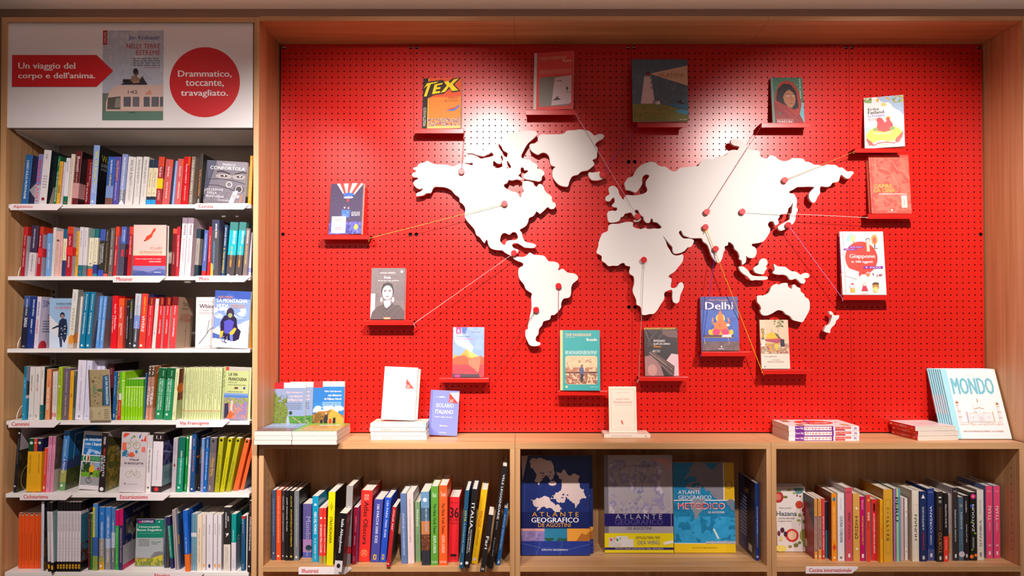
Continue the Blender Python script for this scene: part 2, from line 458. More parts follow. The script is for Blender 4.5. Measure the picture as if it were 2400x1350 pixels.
pr.run("r 0 0 1 1 b9bccb;n 0 .45 1 1 60 .12 c6c6d2 aeb6c6 bcb8c4 d0ccd4;r 0 0 .07 .1 3c4440;r 0 .84 .07 1 b01028;u .86 .98 .02 .055 f0dada EXPLOITS;"
       "t .42 .885 .94 .945 303c98 Jon Krakauer;t .39 .8 .94 .85 b81c2c NELLE TERRE;t .55 .725 .94 .78 b81c2c ESTREME;m .5 .6 .94 .7 74707c 4;t .68 .578 .94 .595 b05060 NUOVA EDIZIONE;"
       "r 0 .1 1 .3 6a7466;p d8b8ac .06 .1 .06 .2 .12 .33 .24 .39 1 .395 1 .1;p 5a544e .08 .12 .09 .25 .3 .265 .3 .12;p 8a8678 .2 .14 .22 .24 .3 .25 .3 .14;r .31 .25 1 .27 e0c0b4;r .33 .145 .62 .265 dcb8ac;r .35 .15 .47 .26 5c5c66;r .5 .15 .61 .26 6a6870;"
       "r .68 .15 .78 .26 5c5c66;r .81 .15 .93 .26 64626c;r .95 .15 1 .26 5c5c66;r 0 0 1 .1 5c7c6c;r .3 .1 1 .12 d8b0a4;t .42 .295 .58 .33 4c403c 142;p 3c3c44 .42 .075 .5 .09 .58 .09 .5 .08;"
       "p d89070 .7 .29 .78 .34 .82 .29;p 262430 .3 .395 .36 .42 .56 .43 .66 .47 .74 .395;p 1c1a20 .33 .42 .34 .455 .46 .455 .5 .42;p 8c6a54 .46 .43 .48 .49 .56 .5 .6 .46 .66 .49 .68 .48 .6 .43;p b08468 .5 .43 .62 .44 .66 .42 .5 .41;c .55 .53 .045 5c3c30;c .545 .548 .04 201618;p 262430 .6 .43 .66 .48 .74 .4 .66 .4")
pr.build('poster', hs)

# shelf tickets
def ticket(px0, py0, px1, py1, text, tx0, tx1, flap, where, y=-0.0015, tilt=0.0):
    x0, x1 = P(px0, py0, y).x, P(px1, py0, y).x; z1, z0 = PZ(py0, y), PZ(py1, y); h = z1 - z0
    o = tag(empty('shelf_ticket', (x0, y, z0)), (f'white slanted shelf ticket reading {text} {where}' if not where.startswith('!') else 'white slanted shelf ticket ' + where[1:]), 'shelf label')
    o.rotation_euler = (0, tilt, 0)
    W = x1 - x0; mm = MB(); wm = mat('f4e8ea', .25)
    mm.extrude([(0, 0), (W - h * .95, 0), (W, h * .8), (W, h), (0, h)], wm, 1, -.0012, 0)
    mm.box(0.004, W - .004, 0, .0032 + flap, h, h + .001, wm)
    mm.build('plate', o)
    u0, u1 = (tx0 - px0) / (px1 - px0), (tx1 - px0) / (px1 - px0)
    Print(W, h, lambda u, v, n: (u, -.0012 - n, v)).run(f"T {u0} .24 {u1} .82 d8343c {text}").build('lettering', o)
ticket(24, 478.5, 147, 492.5, 'Alpinismo', 32, 77, .0, 'under the topmost row of books')
ticket(458, 477, 584, 491, 'Corona', 466, 500, .0, '!under the monochrome eyes book in the topmost row')
ticket(265, 647, 388, 662, 'Messner', 273.5, 311, .0, '!under the peach wingsuit book in the second row')
ticket(459, 646.5, 586, 661, 'Moro', 468, 490, .0, '!under the turquoise books in the second row')
ticket(20, 986, 141.5, 1002, 'Cammini', 28, 69, .0, 'under the green guidebook row')
ticket(413, 985, 538, 1002, 'Via Francigena', 422, 490, .0, 'under the pale green series', tilt=-.012)
ticket(47, 1156.5, 169, 1172, 'Cicloturismo', 56, 113, .0, 'under the cycling books')
ticket(273, 1156.5, 398, 1173, 'Escursionismo', 282, 347, .0, 'under the cycling books')
ticket(355, 1341, 478, 1357, 'Nautica', 363, 399, .0, 'under the sailing books')
ticket(700, 1330, 824, 1346, 'Illustrati', 708, 746, .0, 'on the oak shelf of illustrated books')
ticket(1888, 1328.5, 2011, 1344, 'Cucina internazionale', 1896, 1995, .0, 'on the oak shelf of cookery books')

# ---------------------------------------------------------------- oak niche
XN1 = PX(2395.5, 0, 50)
for a, b, t_ in ((608, 1204.6, 'nearest the poster board'), (1205.4, 1800, 'above the lighthouse book'), (1800.6, 2395, 'above the portrait book')):
    x0, x1 = PX(a, 0, 44), PX(b, 0, 44)
    m = MB(); m.box(x0, x1, 0, BY + .03, PZ(48.8, 0), Z_TOP, WX)
    o = m.build('canopy_panel', bevel=.0008)
    tag(o, f'oak canopy board over the red pegboard {t_}', 'panel', 'oak canopy boards')
m = MB(); m.box(XN1, XN1 + .022, 0, BY + .06, Z_CNT, Z_TOP, WZ); o = m.build('end_panel', bevel=.0008)
tag(o, 'upright oak panel closing the niche beside the white colouring books', 'panel')

ZS_T, ZS_B = PZ(1327.5, 0), PZ(1340.3, 0)
for a, b, i0, i1, t_ in ((606, 1206.8, 617.3, 1195, 'illustrated books'), (1207.4, 1808, 1219.3, 1797, 'blue atlases'), (1808.6, 2402, 1820.2, 2390.5, 'cookery books')):
    cb = tag(empty('low_cabinet'), f'low open oak cabinet holding the {t_}', 'cabinet', 'low oak cabinets')
    xa, xb, xi, xj = [PX(v, 0, 1200) for v in (a, b, i0, i1)]
    m = MB(); m.box(xa, xb, 0, BY + .065, Z_CB, Z_CNT, WX); m.build('top', cb, .0008)
    for q0, q1 in ((xa, xi), (xj, xb)):
        m = MB(); m.box(q0, q1, 0, .315, 0, Z_CB, WZ); s_ = m.build('side_panel', cb, .0008)
        m = MB(); inner = q1 if q0 == xa else q0; sg = 1 if q0 == xa else -1
        for yy in (.05, .262):
            z = ZS_T + .05
            while z < Z_CB - .08:
                m.box(min(inner, inner + sg * .0004), max(inner, inner + sg * .0004), yy, yy + .004, z, z + .004, mat('3a2416', .9)); z += .032
        p_ = m.build('peg_hole', s_); p_['kind'] = 'stuff'
    m = MB(); m.box(xi, xj, .31, .32, 0, Z_CB, WZ); m.build('back_panel', cb)
    m = MB(); m.box(xi, xj, 0.0, .31, ZS_B, ZS_T, WX); m.build('shelf', cb, .0008)
    m = MB(); m.box(xi, xj, 0.02, .31, .06, .082, WX); m.build('bottom_panel', cb)
    m = MB(); m.box(xi, xj, 0.03, .045, 0, .06, WX); m.build('plinth', cb)

# ---------------------------------------------------------------- red pegboard
PXS, PXE = PX(655.8, BY, 600), PX(2306, BY, 600)
pitch = (PXE - PXS) / 116
NR = 64; Z_B1 = PZ(104, BY); Z_B0 = Z_B1 - NR * pitch
RED = red_paint(); DARK = mat('1a0202', .8)
big = {}
cols = (22, 36, 36, 22)
names = ('nearest the oak bookcase', 'behind the Americas', 'behind Europe and Africa', 'beside the white colouring books')
c0 = 0
for bi, nc in enumerate(cols):
    rows_big = {0: {0: (0, 31, 63), 21: (0, 31, 63)}, 1: {0: (0, 31, 63), 35: (0, 19, 43, 61)}, 2: {0: (0, 19, 43, 61), 35: (0, 63)}, 3: {0: (0, 63), 21: (0, 31, 63)}}[bi]
    V, Fc, M = [], [], []
    for c in range(nc):
        for r in range(NR):
            cx_, cz_ = (c0 + c + .5) * pitch + PXS, Z_B1 - (r + .5) * pitch
            R_ = 0.0084 if r in rows_big.get(c, ()) else 0.0031
            h_ = pitch / 2; b = len(V)
            g = .0006
            xl = h_ - (g if c == 0 else 0); xr = h_ - (g if c == nc - 1 else 0)
            for dx, dz in ((1, 0), (1, 1), (0, 1), (-1, 1), (-1, 0), (-1, -1), (0, -1), (1, -1)):
                V.append((cx_ + dx * (xr if dx > 0 else xl), BY, cz_ + dz * h_))
            for k in range(8): V.append((cx_ + R_ * math.cos(k * PI / 4), BY, cz_ + R_ * math.sin(k * PI / 4)))
            for k in range(8): V.append((cx_ + R_ * math.cos(k * PI / 4), BY + .005, cz_ + R_ * math.sin(k * PI / 4)))
            for k in range(8):
                j = (k + 1) % 8
                Fc.append((b + k, b + 8 + k, b + 8 + j, b + j)); M.append(0)
                Fc.append((b + 8 + k, b + 16 + k, b + 16 + j, b + 8 + j)); M.append(1)
    x0, x1 = PXS + c0 * pitch + .0006, PXS + (c0 + nc) * pitch - .0006
    b = len(V)
    V += [(x, y, z) for y in (BY, BY + .005) for x, z in ((x0, Z_B0), (x1, Z_B0), (x1, Z_B1), (x0, Z_B1))]
    for f in ((0, 1, 5, 4), (1, 2, 6, 5), (2, 3, 7, 6), (3, 0, 4, 7)): Fc.append(tuple(b + i for i in f)); M.append(0)
    me = bpy.data.meshes.new('pegboard_panel'); me.from_pydata(V, [], Fc)
    me.materials.append(RED); me.materials.append(DARK); me.polygons.foreach_set('material_index', M); me.update()
    o = bpy.data.objects.new('pegboard_panel', me); COL.objects.link(o)
    tag(o, f'perforated red metal pegboard panel {names[bi]}', 'pegboard', 'red pegboard panels')
    c0 += nc
m = MB(); m.box(XP1, XN1, BY + .012, BY + .02, Z_CNT, Z_TOP - .03, mat('0c0808', .9)); struct(m, 'dark_gap_sheet')  # near-black sheet, its colour stands in for shade in the gap behind the holes

# ---------------------------------------------------------------- world map
YM = BY - 0.046
def cr(pts, n=4):
    out = []; N = len(pts)
    for i in range(N):
        p0, p1, p2, p3 = (Vector(pts[(i + k - 1) % N]) for k in range(4))
        for j in range(n):
            t = j / n
            out.append(0.5 * ((2 * p1) + (p2 - p0) * t + (2 * p0 - 5 * p1 + 4 * p2 - p3) * t * t + (3 * p1 - p0 - 3 * p2 + p3) * t ** 3))
    return out
A = (940, 280, 4.8); B = (1100, 520, 4.22); C = (1380, 320, 4.82); D = (1680, 320, 4.82); E = (1390, 500, 5.19); F = (1680, 540, 4.82)
def tr(o, s):
    v = list(map(float, s.replace(',', ' ').split()))
    return [(o[0] + a / o[2], o[1] + b / o[2]) for a, b in zip(v[0::2], v[1::2])]
MAPM = mat('eee6e2', .6)
def map_piece(outline, holes, label, spacers):
    cu = bpy.data.curves.new('map_piece', 'CURVE'); cu.dimensions = '2D'; cu.fill_mode = 'BOTH'; cu.extrude = .009; cu.bevel_depth = 0
    for ring in [outline] + holes:
        pts = cr(ring)
        sp = cu.splines.new('POLY'); sp.points.add(len(pts) - 1); sp.use_cyclic_u = True
        for k, p in enumerate(pts):
            q = P(p.x, p.y, YM); sp.points[k].co = (q.x, q.z, 0, 1)
    t = bpy.data.objects.new('tmp', cu); COL.objects.link(t)
    me = bpy.data.meshes.new_from_object(t.evaluated_get(bpy.context.evaluated_depsgraph_get()))
    bpy.data.objects.remove(t); bpy.data.curves.remove(cu)
    # stand the sheet upright: (x, y, z) -> (x, -z, y), front face on the camera side
    for v in me.vertices: v.co = (v.co.x, YM + .009 - v.co.z, v.co.y)
    me.materials.clear(); me.materials.append(MAPM)
    for p in me.polygons: p.use_smooth = False
    root = empty('map_piece', P(*spacers[0], YM))
    o = bpy.data.objects.new('plate', me); COL.objects.link(o); o.parent = root
    o.location = -root.location
    for px, py in spacers:
        q = P(px, py, YM) - root.location
        mm = MB(); mm.tube((q.x, .018, q.z), (q.x, BY - YM, q.z), .006, mat('9a9090', .5), 10); mm.build('spacer', root)
    tag(root, label, 'wall map', 'white map cut-outs on the red pegboard')
na = tr(A, """290 465 330 482 380 503 440 506 500 508 545 518 580 530 615 518 650 502 695 498 712 487 760 488 800 487 808 500 795 514 760 505 720 497 700 475 722 440 745 398
 790 395 850 412 900 440 950 430 1000 420 1040 402 1018 370 985 390 960 397 930 412 870 402 800 380 747 376 745 350 762 330 800 320 850 316 900 340 945 345
 975 335 985 318 1010 310 1060 275 1100 240 1150 200 1200 172 1300 142 1400 128 1500 130 1525 150 1530 172 1480 222 1430 265 1400 310 1380 350
 1355 400 1360 432 1400 448 1440 450 1480 480 1530 510 1535 552 1575 560 1610 595 1608 620 1585 645 1580 680 1550 696 1510 690 1460 680 1395 668 1378 645 1385 618 1430 582 1410 568 1388 572 1378 545
 1350 540 1345 575 1348 600 1320 628 1345 650 1362 668 1345 682 1300 674 1250 686 1212 680 1195 712 1160 730 1160 755 1190 780 1240 805 1295 820 1325 848 1335 872 1352 868 1355 832 1380 808 1368 770 1366 712 1395 692
 1440 695 1488 712 1500 742 1530 755 1545 730 1575 727 1602 752 1612 790 1645 830 1690 862 1697 900 1707 928 1735 940 1740 970 1720 1002 1680 1006 1650 986 1620 1012 1565 1060 1540 1042 1520 1038
 1508 1062 1480 1090 1440 1110 1428 1155 1400 1200 1340 1237 1338 1250 1360 1280 1368 1340""")
na += tr(B, """528 150 540 180 565 200 605 208 645 218 660 238 630 258 580 256 545 252 510 230 475 212 438 212 424 235 445 262 478 272 484 292 462 322 452 334 420 334 385 322 345 298 325 282 270 278 220 265 190 232
 178 184 165 180 152 208 130 190 100 150 70 130 58 95 38 58""")
na += tr(A, """745 1145 722 1105 715 1075 722 1000 692 950 660 925 655 882 605 842 560 792 500 765 440 758 380 758 355 785 335 825 290 828 250 852 185 862 170 848 180 826 215 812 238 792 240 774
 205 782 170 766 145 735 138 710 158 685 190 668 186 653 150 650 130 640 122 616 140 598 166 588 165 573 138 560 142 543 180 530 200 500 240 486 272 480""")
na_h = [tr(A, "1100 275 1130 305 1150 348 1195 375 1196 402 1190 450 1238 530 1200 550 1150 530 1095 546 1050 540 1035 500 1045 465 1080 492 1125 492 1132 445 1120 420 1140 385 1112 330 1094 292"),
        tr(B, "306 165 318 128 350 108 395 126 430 101 465 110 480 150 460 178 400 182 368 192 350 228 322 214 306 190")]
map_piece(na, na_h, 'white cut-out of the northern American continent with a ragged Arctic coast', [(1000, 415), (1130, 450), (1250, 460), (1200, 350), (1180, 540)])
map_piece(tr(A, """1600 165 1560 175 1538 210 1540 250 1500 268 1460 275 1443 300 1460 345 1490 372 1540 396 1570 380 1605 372 1640 385 1665 420 1675 470 1690 515 1738 534 1708 562 1703 630 1722 675 1762 722 1800 745
 1860 756 1882 742 1897 690 1930 637 1990 620 2030 585 2100 570 2150 532 2175 505 2165 478 2155 455 2200 430 2205 380 2212 325 2185 285 2210 250 2270 215 2285 185 2262 165 2220 165 2175 180 2140 148 2100 125
 2020 112 1950 120 1870 125 1840 152 1800 165 1700 168 1640 168"""), [], 'large white island cut-out shaped like Greenland', [(1330, 340), (1325, 410)])
map_piece(tr(A, "2105 615 2118 594 2150 597 2200 592 2235 588 2250 630 2282 652 2258 672 2200 685 2150 680 2120 655"), [], 'small white Iceland cut-out with a red pin at its tip', [(1392, 414)])
map_piece(tr(B, """430 340 470 343 530 347 568 330 600 303 640 325 700 330 745 340 782 388 830 392 872 405 890 435 880 478 925 464 970 500 1040 512 1072 540 1070 572 1025 610 1008 650 1005 712 985 748 930 762 908 810
 905 850 850 915 810 925 795 965 735 985 720 1022 690 1060 682 1110 660 1140 660 1178 700 1196 700 1216 650 1230 600 1220 575 1180 555 1130 558 1070 580 1058 580 1020 600 930 615 850 612 740 618 708 560 668
 540 620 500 570 485 520 490 460 530 432 525 405 480 388 440 365"""), [], 'white cut-out of the southern American continent', [(1270, 640), (1260, 780)])
eu = tr(C, """470 457 500 445 520 400 550 360 590 325 640 300 710 285 750 295 780 322 810 336 870 344 910 375 950 393 990 390 1030 355 1100 345 1200 335 1238 330 1262 290 1300 258 1350 254 1400 256 1432 235 1480 221 1530 216 1575 187""")
eu += tr(D, """60 222 100 200 150 158 200 150 235 152 254 118 232 107 195 100 165 78 158 45 175 30 230 30 290 45 328 90 358 138 400 152 450 154 486 176 486 218 520 240 565 248 590 220 620 212 660 225 700 260 760 278 812 268 850 246
 900 245 962 248 986 262 1000 282 1052 290 1100 318 1150 320 1200 332 1240 316 1300 320 1342 322 1382 350 1422 352 1470 392 1530 393 1546 415 1525 437 1500 470 1470 475 1438 455 1405 432 1390 462 1380 500 1350 517
 1310 522 1280 560 1240 568 1180 562 1165 592 1165 640 1140 680 1110 740 1078 743 1045 700 1042 652 1070 610 1102 573 1050 565 980 568 912 570 870 596 824 618 826 640 870 648 895 690 906 730 900 790 916 830 895 878
 888 935 870 975 835 1005 790 1035 758 1054 715 1062 690 1022 740 985 782 960 822 935 826 890 845 860 852 800 860 745 836 788 810 812 800 855 770 875 720 882 705 915 690 935 698 968 694 985 665 1003 650 985 640 962
 605 958 580 985 582 1010 603 1045 596 1085 570 1130 545 1165 510 1192 450 1205 400 1213 400 1236""")
eu += tr(F, """435 195 452 240 432 298 400 312 360 306 330 287 333 320 325 362 290 384 280 342 254 322 256 290 235 240 202 210 190 170 160 140 130 133 125 165 90 183 90 218 75 250 65 300 40 355""")
eu += tr(E, """1515 600 1480 570 1455 540 1432 492 1412 430 1390 382 1340 342 1322 305 1270 302 1190 300 1150 285 1102 265 1078 216 1060 211 1044 235 1068 275 1100 303 1175 308 1215 320 1226 345 1195 402 1150 416 1110 458 1050 485
 990 487 970 450 965 408 930 370 890 320 848 268 885 342 905 402 932 442 960 490 1000 512 1052 508 1088 500 1099 540 1085 592 1040 650 990 710 930 750 921 775 956 800 945 880 960 908 1012 900 1040 860 1070 838 1096 855
 1101 900 1080 952 1060 1000 1050 1062 1030 1090 1000 1093 973 1070 965 1020 965 950 950 930 910 940 867 970 865 1040 820 1112 780 1180 738 1220 690 1225 622 1238 594 1220 580 1140 533 1110 525 1050 490 972 485 920
 501 850 495 770 450 740 442 700 453 650 400 635 378 604 340 610 300 636 240 636 190 641 150 605 108 575 105 520 50 486 45 460 66 400 70 350 100 270 120 240 178 213 190 150 232 128 310 127 400 105 482 110 485 155 520 180
 580 190 635 178 680 192 740 183 800 186 834 168 800 127 770 108 735 104 728 78 712 60 700 76 694 105 668 116 640 105 615 70""")
eu += tr(C, """620 912 595 893 575 868 558 832 540 826 522 832 524 852 545 880 560 918 545 930 510 903 478 858 440 865 408 872 392 900 362 914 348 945 310 965 250 970 222 958 211 900 210 868 225 845 268 836 302 840 322 824 318 802
 290 798 265 786 266 770 290 742 293 710 280 688 262 702 240 727 200 728 187 700 205 670 235 650 226 612 225 580 248 560 285 558 315 578 335 610 345 650 390 714 402 688 430 662 500 665 560 660 620 645 656 620 661 588
 645 550 648 500 684 450 670 430 640 430 614 450 600 490 600 540 570 590 530 633 500 622 460 608 420 600 414 578 402 530 420 498 440 470""")
map_piece(eu, [], 'very large white cut-out joining Europe, Asia and Africa', [(1480, 460), (1600, 440), (1720, 400), (1850, 400), (1740, 560), (1450, 570), (1540, 560), (1540, 680)])
map_piece(tr(C, "505 950 520 940 570 935 594 918 582 945 560 960 520 962"), [], 'tiny white islet cut-out in the Mediterranean gap under a red pin', [(1491, 516)])
map_piece(tr(F, "250 415 272 405 310 415 350 450 380 492 420 513 500 518 560 520 578 538 560 555 500 562 440 560 395 566 370 545 340 515 300 490 265 455"), [], 'thin curved white island cut-out below south-east Asia', [(1752, 634)])
map_piece(tr(F, "415 432 440 405 468 390 480 350 512 319 550 321 573 350 570 385 555 405 568 430 545 460 530 492 490 492 440 476 424 455"), [], 'pear-shaped white island cut-out above the thin curved island', [(1786, 624)])
map_piece(tr(F, "645 380 690 405 770 412 805 435 840 460 890 465 930 490 950 502 990 482 1030 485 1048 510 1030 535 990 542 1002 570 985 600 950 595 925 570 890 545 850 558 820 550 800 520 760 500 700 500 650 490 635 475 655 440"), [], 'ragged white island cut-out just above Australia', [(1848, 638)])
map_piece(tr(F, """455 790 455 750 480 735 540 732 590 700 610 650 640 620 680 602 700 618 730 600 780 592 804 605 805 632 846 662 855 622 880 612 910 640 940 652 950 690 985 720 1000 755 1035 775 1051 830 1045 900 1010 970 970 1034 920 1028
 860 1010 830 970 780 945 755 915 720 903 680 905 620 940 560 962 510 950 490 910 500 880 485 840 462 815"""), [], 'white Australia cut-out above the mosque book', [(1800, 700), (1870, 710)])
map_piece(tr(F, "1270 925 1285 912 1310 930 1320 955 1350 960 1381 958 1378 990 1350 1020 1335 1060 1300 1095 1282 1130 1280 1155 1250 1155 1215 1140 1212 1125 1235 1080 1270 1060 1295 1000 1300 960 1275 945"), [], 'slim white New Zealand cut-out under the white and red book', [(1955, 748)])

# pins and threads
PINM = mat('d8141c', .3)
PIN = {}
for k, (px, py, where) in {'alaska': (1081, 401.5, 'near the Arctic coast of Alaska and Canada'), 'usa': (1182, 477, 'in the middle of North America'), 'panama': (1204.5, 593, 'on the narrow bridge of Central America'),
        'brazil': (1309, 670, 'on the eastern bulge of South America'), 'chile': (1256.5, 726, 'on the lower west of South America'), 'congo': (1509.5, 608.5, 'in the centre of Africa'),
        'italy': (1495, 507, 'over the Mediterranean'), 'iceland': (1412, 408, 'at the tip of Iceland'), 'kazakh': (1657, 496.5, 'in central Asia with a red thread'), 'nepal': (1654, 532, 'above India with a yellow thread'),
        'india': (1678, 583, 'on southern India'), 'siberia': (1840, 421.7, 'in eastern Siberia'), 'china': (1740.5, 495.5, 'in China with a white thread'), 'japan': (1848.5, 527, 'on Japan')}.items():
    y0 = YM if k != 'italy' else YM
    p = P(px, py, YM - .016)
    o = empty('map_pin', (p.x, YM, p.z))
    m = MB(); n = 20
    m.extrude([(.0125 * math.cos(i * 2 * PI / n), .0125 * math.sin(i * 2 * PI / n)) for i in range(n)], PINM, 1, -.015, -.008); m.build('head', o, .001)
    m = MB(); m.tube((0, -.008, 0), (0, 0.004, 0), .003, mat('aa8888', .3, 1), 8); m.build('shank', o)
    tag(o, f'round red map pin {where}', 'pin', 'red pins on the white map')
    PIN[k] = Vector((p.x, YM - .011, p.z))

# metal ledges on the pegboard
LY = BY - .068
LEDGE = {}
def ledge(k, l, r, t, b, what):
    x0, x1, z1, z0 = PX(l, LY, t), PX(r, LY, t), PZ(t, LY), PZ(b, LY)
    o = empty('wall_ledge', (x0, LY, z0)); W = x1 - x0; H = z1 - z0
    m = MB()
    m.box(0, W, 0, BY - LY - .001, H - .002, H, RED); m.box(0, W, 0, .002, 0, H - .002, RED)
    m.build('tray', o, .0006)
    m = MB(); m.box(0.002, W - .002, BY - LY - .003, BY - LY - .0005, -.004, H - .002, RED); m.build('back_flange', o)
    for xx in (W * .15, W * .85):
        m = MB(); m.tube((xx, BY - LY - .0015, H * .5), (xx, BY - LY + .008, H * .5), .0022, RED); m.build('hook', o)
    tag(o, f'narrow red metal ledge carrying the {what}', 'shelf', 'red metal ledges on the pegboard')
    LEDGE[k] = (x0, x1, z0, z1)
ledge('tex', 969.7, 1086.6, 301, 312.5, 'orange comic book with yellow lettering')
ledge('roma', 1232, 1349, 257, 269.2, 'coral book with a grey photograph')
ledge('islanda', 1494.8, 1611.3, 286.5, 298.5, 'lighthouse picture book')
ledge('phaidon', 1785, 1899.8, 287.5, 299, 'book with a portrait in a red shawl')
ledge('fatland', 2004, 2117, 347.5, 357.8, 'white book with the yellow boat')
ledge('cina', 2034, 2149, 501.5, 513, 'coral red book with gold title')
ledge('giappone', 1976, 2092.6, 692, 703.3, 'white book with the red speech bubble')
ledge('usa', 749, 867.3, 550, 561, 'dark book with a striped balloon')
ledge('frida', 851, 969.4, 750.5, 762, 'grey book with a portrait of a woman')
ledge('patagonia', 1028.7, 1146, 886, 896.6, 'light blue book with red mountains')
ledge('brasile', 1307, 1425, 915.8, 927, 'turquoise book with a square photograph')
ledge('ebano', 1497.6, 1614, 883, 893, 'brown and black photographic paperback')
ledge('delhi', 1644, 1760.7, 824, 835, 'blue book with an orange deity')
ledge('moschea', 1788, 1906, 866.3, 877, 'cream book with the painted mosque')
def thread(a, side, k, col, words, r=.0009):
    x0, x1, z0, z1 = LEDGE[k]
    p = PIN[a]; x = x1 if side > 0 else x0
    q = Vector((x, LY + .004, z0 + .006))
    d = (q - p).normalized(); p2 = p + Vector((d.x, 0, d.z)).normalized() * .012
    o = MB(); mm = mat(col, .7); o.tube(p2, q, r, mm, 6)
    rnd = random.Random(a)
    for s_, e in ((p2, 1), (q, -1)):       # knots with loose ends
        for _ in range(2):
            o.tube(s_, s_ + Vector((rnd.uniform(-.011, .011), -.002, rnd.uniform(-.018, .004))), r * .9, mm, 5)
        o.tube(s_ - Vector((.003, 0, 0)), s_ + Vector((.003, 0, 0)), r * 2.2, mm, 6)
    t = o.build('thread'); tag(t, words, 'thread', 'coloured threads from pins to ledges')
thread('alaska', 1, 'tex', 'd04038', 'red thread from the Alaska pin up to the orange comic ledge')
thread('usa', 1, 'usa', '9cc848', 'yellow-green thread from North America to the balloon book ledge')
thread('panama', 1, 'frida', 'd8ccd0', 'pale grey thread from Central America to the grey portrait book')
thread('brazil', -1, 'brasile', 'd82848', 'red thread from eastern South America down to the turquoise book')
thread('chile', 1, 'patagonia', '1c1014', 'black thread from lower South America to the light blue book')
thread('congo', -1, 'ebano', 'b8a090', 'beige thread hanging from central Africa to the brown paperback')
thread('italy', 1, 'roma', 'd4c0d8', 'pale lilac thread from the Mediterranean up to the coral book')
thread('iceland', -1, 'islanda', '5038b0', 'violet thread from Iceland up to the lighthouse book')
thread('kazakh', -1, 'phaidon', 'c03038', 'dark red thread from central Asia to the red shawl book')
thread('siberia', -1, 'fatland', 'a8983c', 'olive thread from Siberia to the yellow boat book')
thread('china', -1, 'cina', 'f0e8e0', 'white thread from China to the gold-titled coral book')
thread('japan', -1, 'giappone', 'c898e0', 'lilac thread from Japan to the speech bubble book')
thread('nepal', -1, 'moschea', 'f0b400', 'yellow thread from above India to the mosque book', .0013)
thread('india', -1, 'delhi', '4838b8', 'blue thread from southern India to the orange deity book')

# ================================================================ books standing spine out
def ydep(py, z): return (CAM_Z - z) * F_PX / (py - 755) - 3.0
LABELS = []
def row(data, z, y0, shelf, dep=.145, vary=.006, contact=True):
    prev = None; rnd = random.Random(shelf); recs = []
    for ln in data.strip().split('\n'):
        f = [s.strip() for s in ln.split('|')] + [''] * 7
        g = f[0].split(); a, b, top, lean = map(float, g[:4]); col = g[4]
        y = y0 + rnd.uniform(0, vary); D = dep; kw = dict(bands=[], hard=False); 
        forced = False
        for op in f[3].split(','):
            q = op.split()
            if not q: continue
            if q[0] == 'b': kw['bands'].append((float(q[1]), float(q[2]), q[3]) + ((False,) if len(q) > 4 else ()))
            elif q[0] == 'cv': kw['cover'] = q[1]
            elif q[0] == 'B': kw['belly'] = (float(q[1]), float(q[2]), q[3])
            elif q[0] == 'h': kw['hard'] = True
            elif q[0] == 'dp': D = float(q[1])
            elif q[0] == 'y': y = float(q[1]); forced = True
            elif q[0] == 'Y': y = ydep(float(q[1]), z); forced = True
            elif q[0] == 'r': kw['rough'] = float(q[1])
        if prev and contact and not forced and 2 < a - prev[1] < 15:
            yc = prev[0] / ((a - CX) / F_PX) - 3.0 if a < CX else y
            if yc > y: y = min(yc - .001, y0 + .05)
        bot = 755 + (CAM_Z - z) * F_PX / (3 + y)
        X0, X1 = PX(a, y, bot), PX(b, y, bot)
        if prev and X0 < prev[0] + .0004:
            X0 = min(prev[0] + .0004, X1 - .004)
        W = X1 - X0
        hh = PZ(top, y) - z; dx = lean * (3 + y) / F_PX
        th = math.asin(max(-.6, min(.6, dx / hh)))
        W *= math.cos(th)
        H = (hh - W * abs(math.sin(th)) * (th > 0)) / math.cos(th)
        D = min(D, (.30 if shelf != 'x' else .3) - y)
        r = book(W, D, H, col, f[4], f[5], f[6], **kw)
        r.location = (X0, y, z + (W * math.sin(th) if th > 0 else 0) + .0004)
        r.rotation_euler = (0, th, 0)
        prev = (X1, b)
        recs.append((r, f[1], f[2]))
    n = len(recs); seen = {}
    labs = []
    for i, (r, s, d) in enumerate(recs):
        A_ = recs[i - 1][1] if i else None; B_ = recs[i + 1][1] if i < n - 1 else None
        if d.startswith('='): lab = d[1:]
        elif A_ and B_: lab = f'{d} between {A_} and {B_}, {shelf}'
        elif B_: lab = f'{d} at the end beside {B_}, {shelf}'
        else: lab = f'{d} at the end beside {A_}, {shelf}'
        labs.append(lab)
    ords = ['first', 'second', 'third', 'fourth', 'fifth', 'sixth', 'seventh', 'eighth', 'ninth', 'tenth', 'eleventh', 'twelfth', 'thirteenth', 'fourteenth', 'fifteenth', 'sixteenth']
    for lab in set(labs):
        idx = [i for i, l in enumerate(labs) if l == lab]
        if len(idx) > 1:
            for k, i in enumerate(idx):
                labs[i] = f'{recs[i][2]}, {ords[k]} of that run, {shelf}'
    for (r, s, d), lab in zip(recs, labs):
        LABELS.append(lab); tag(r, lab, 'book', 'books on the ' + shelf)

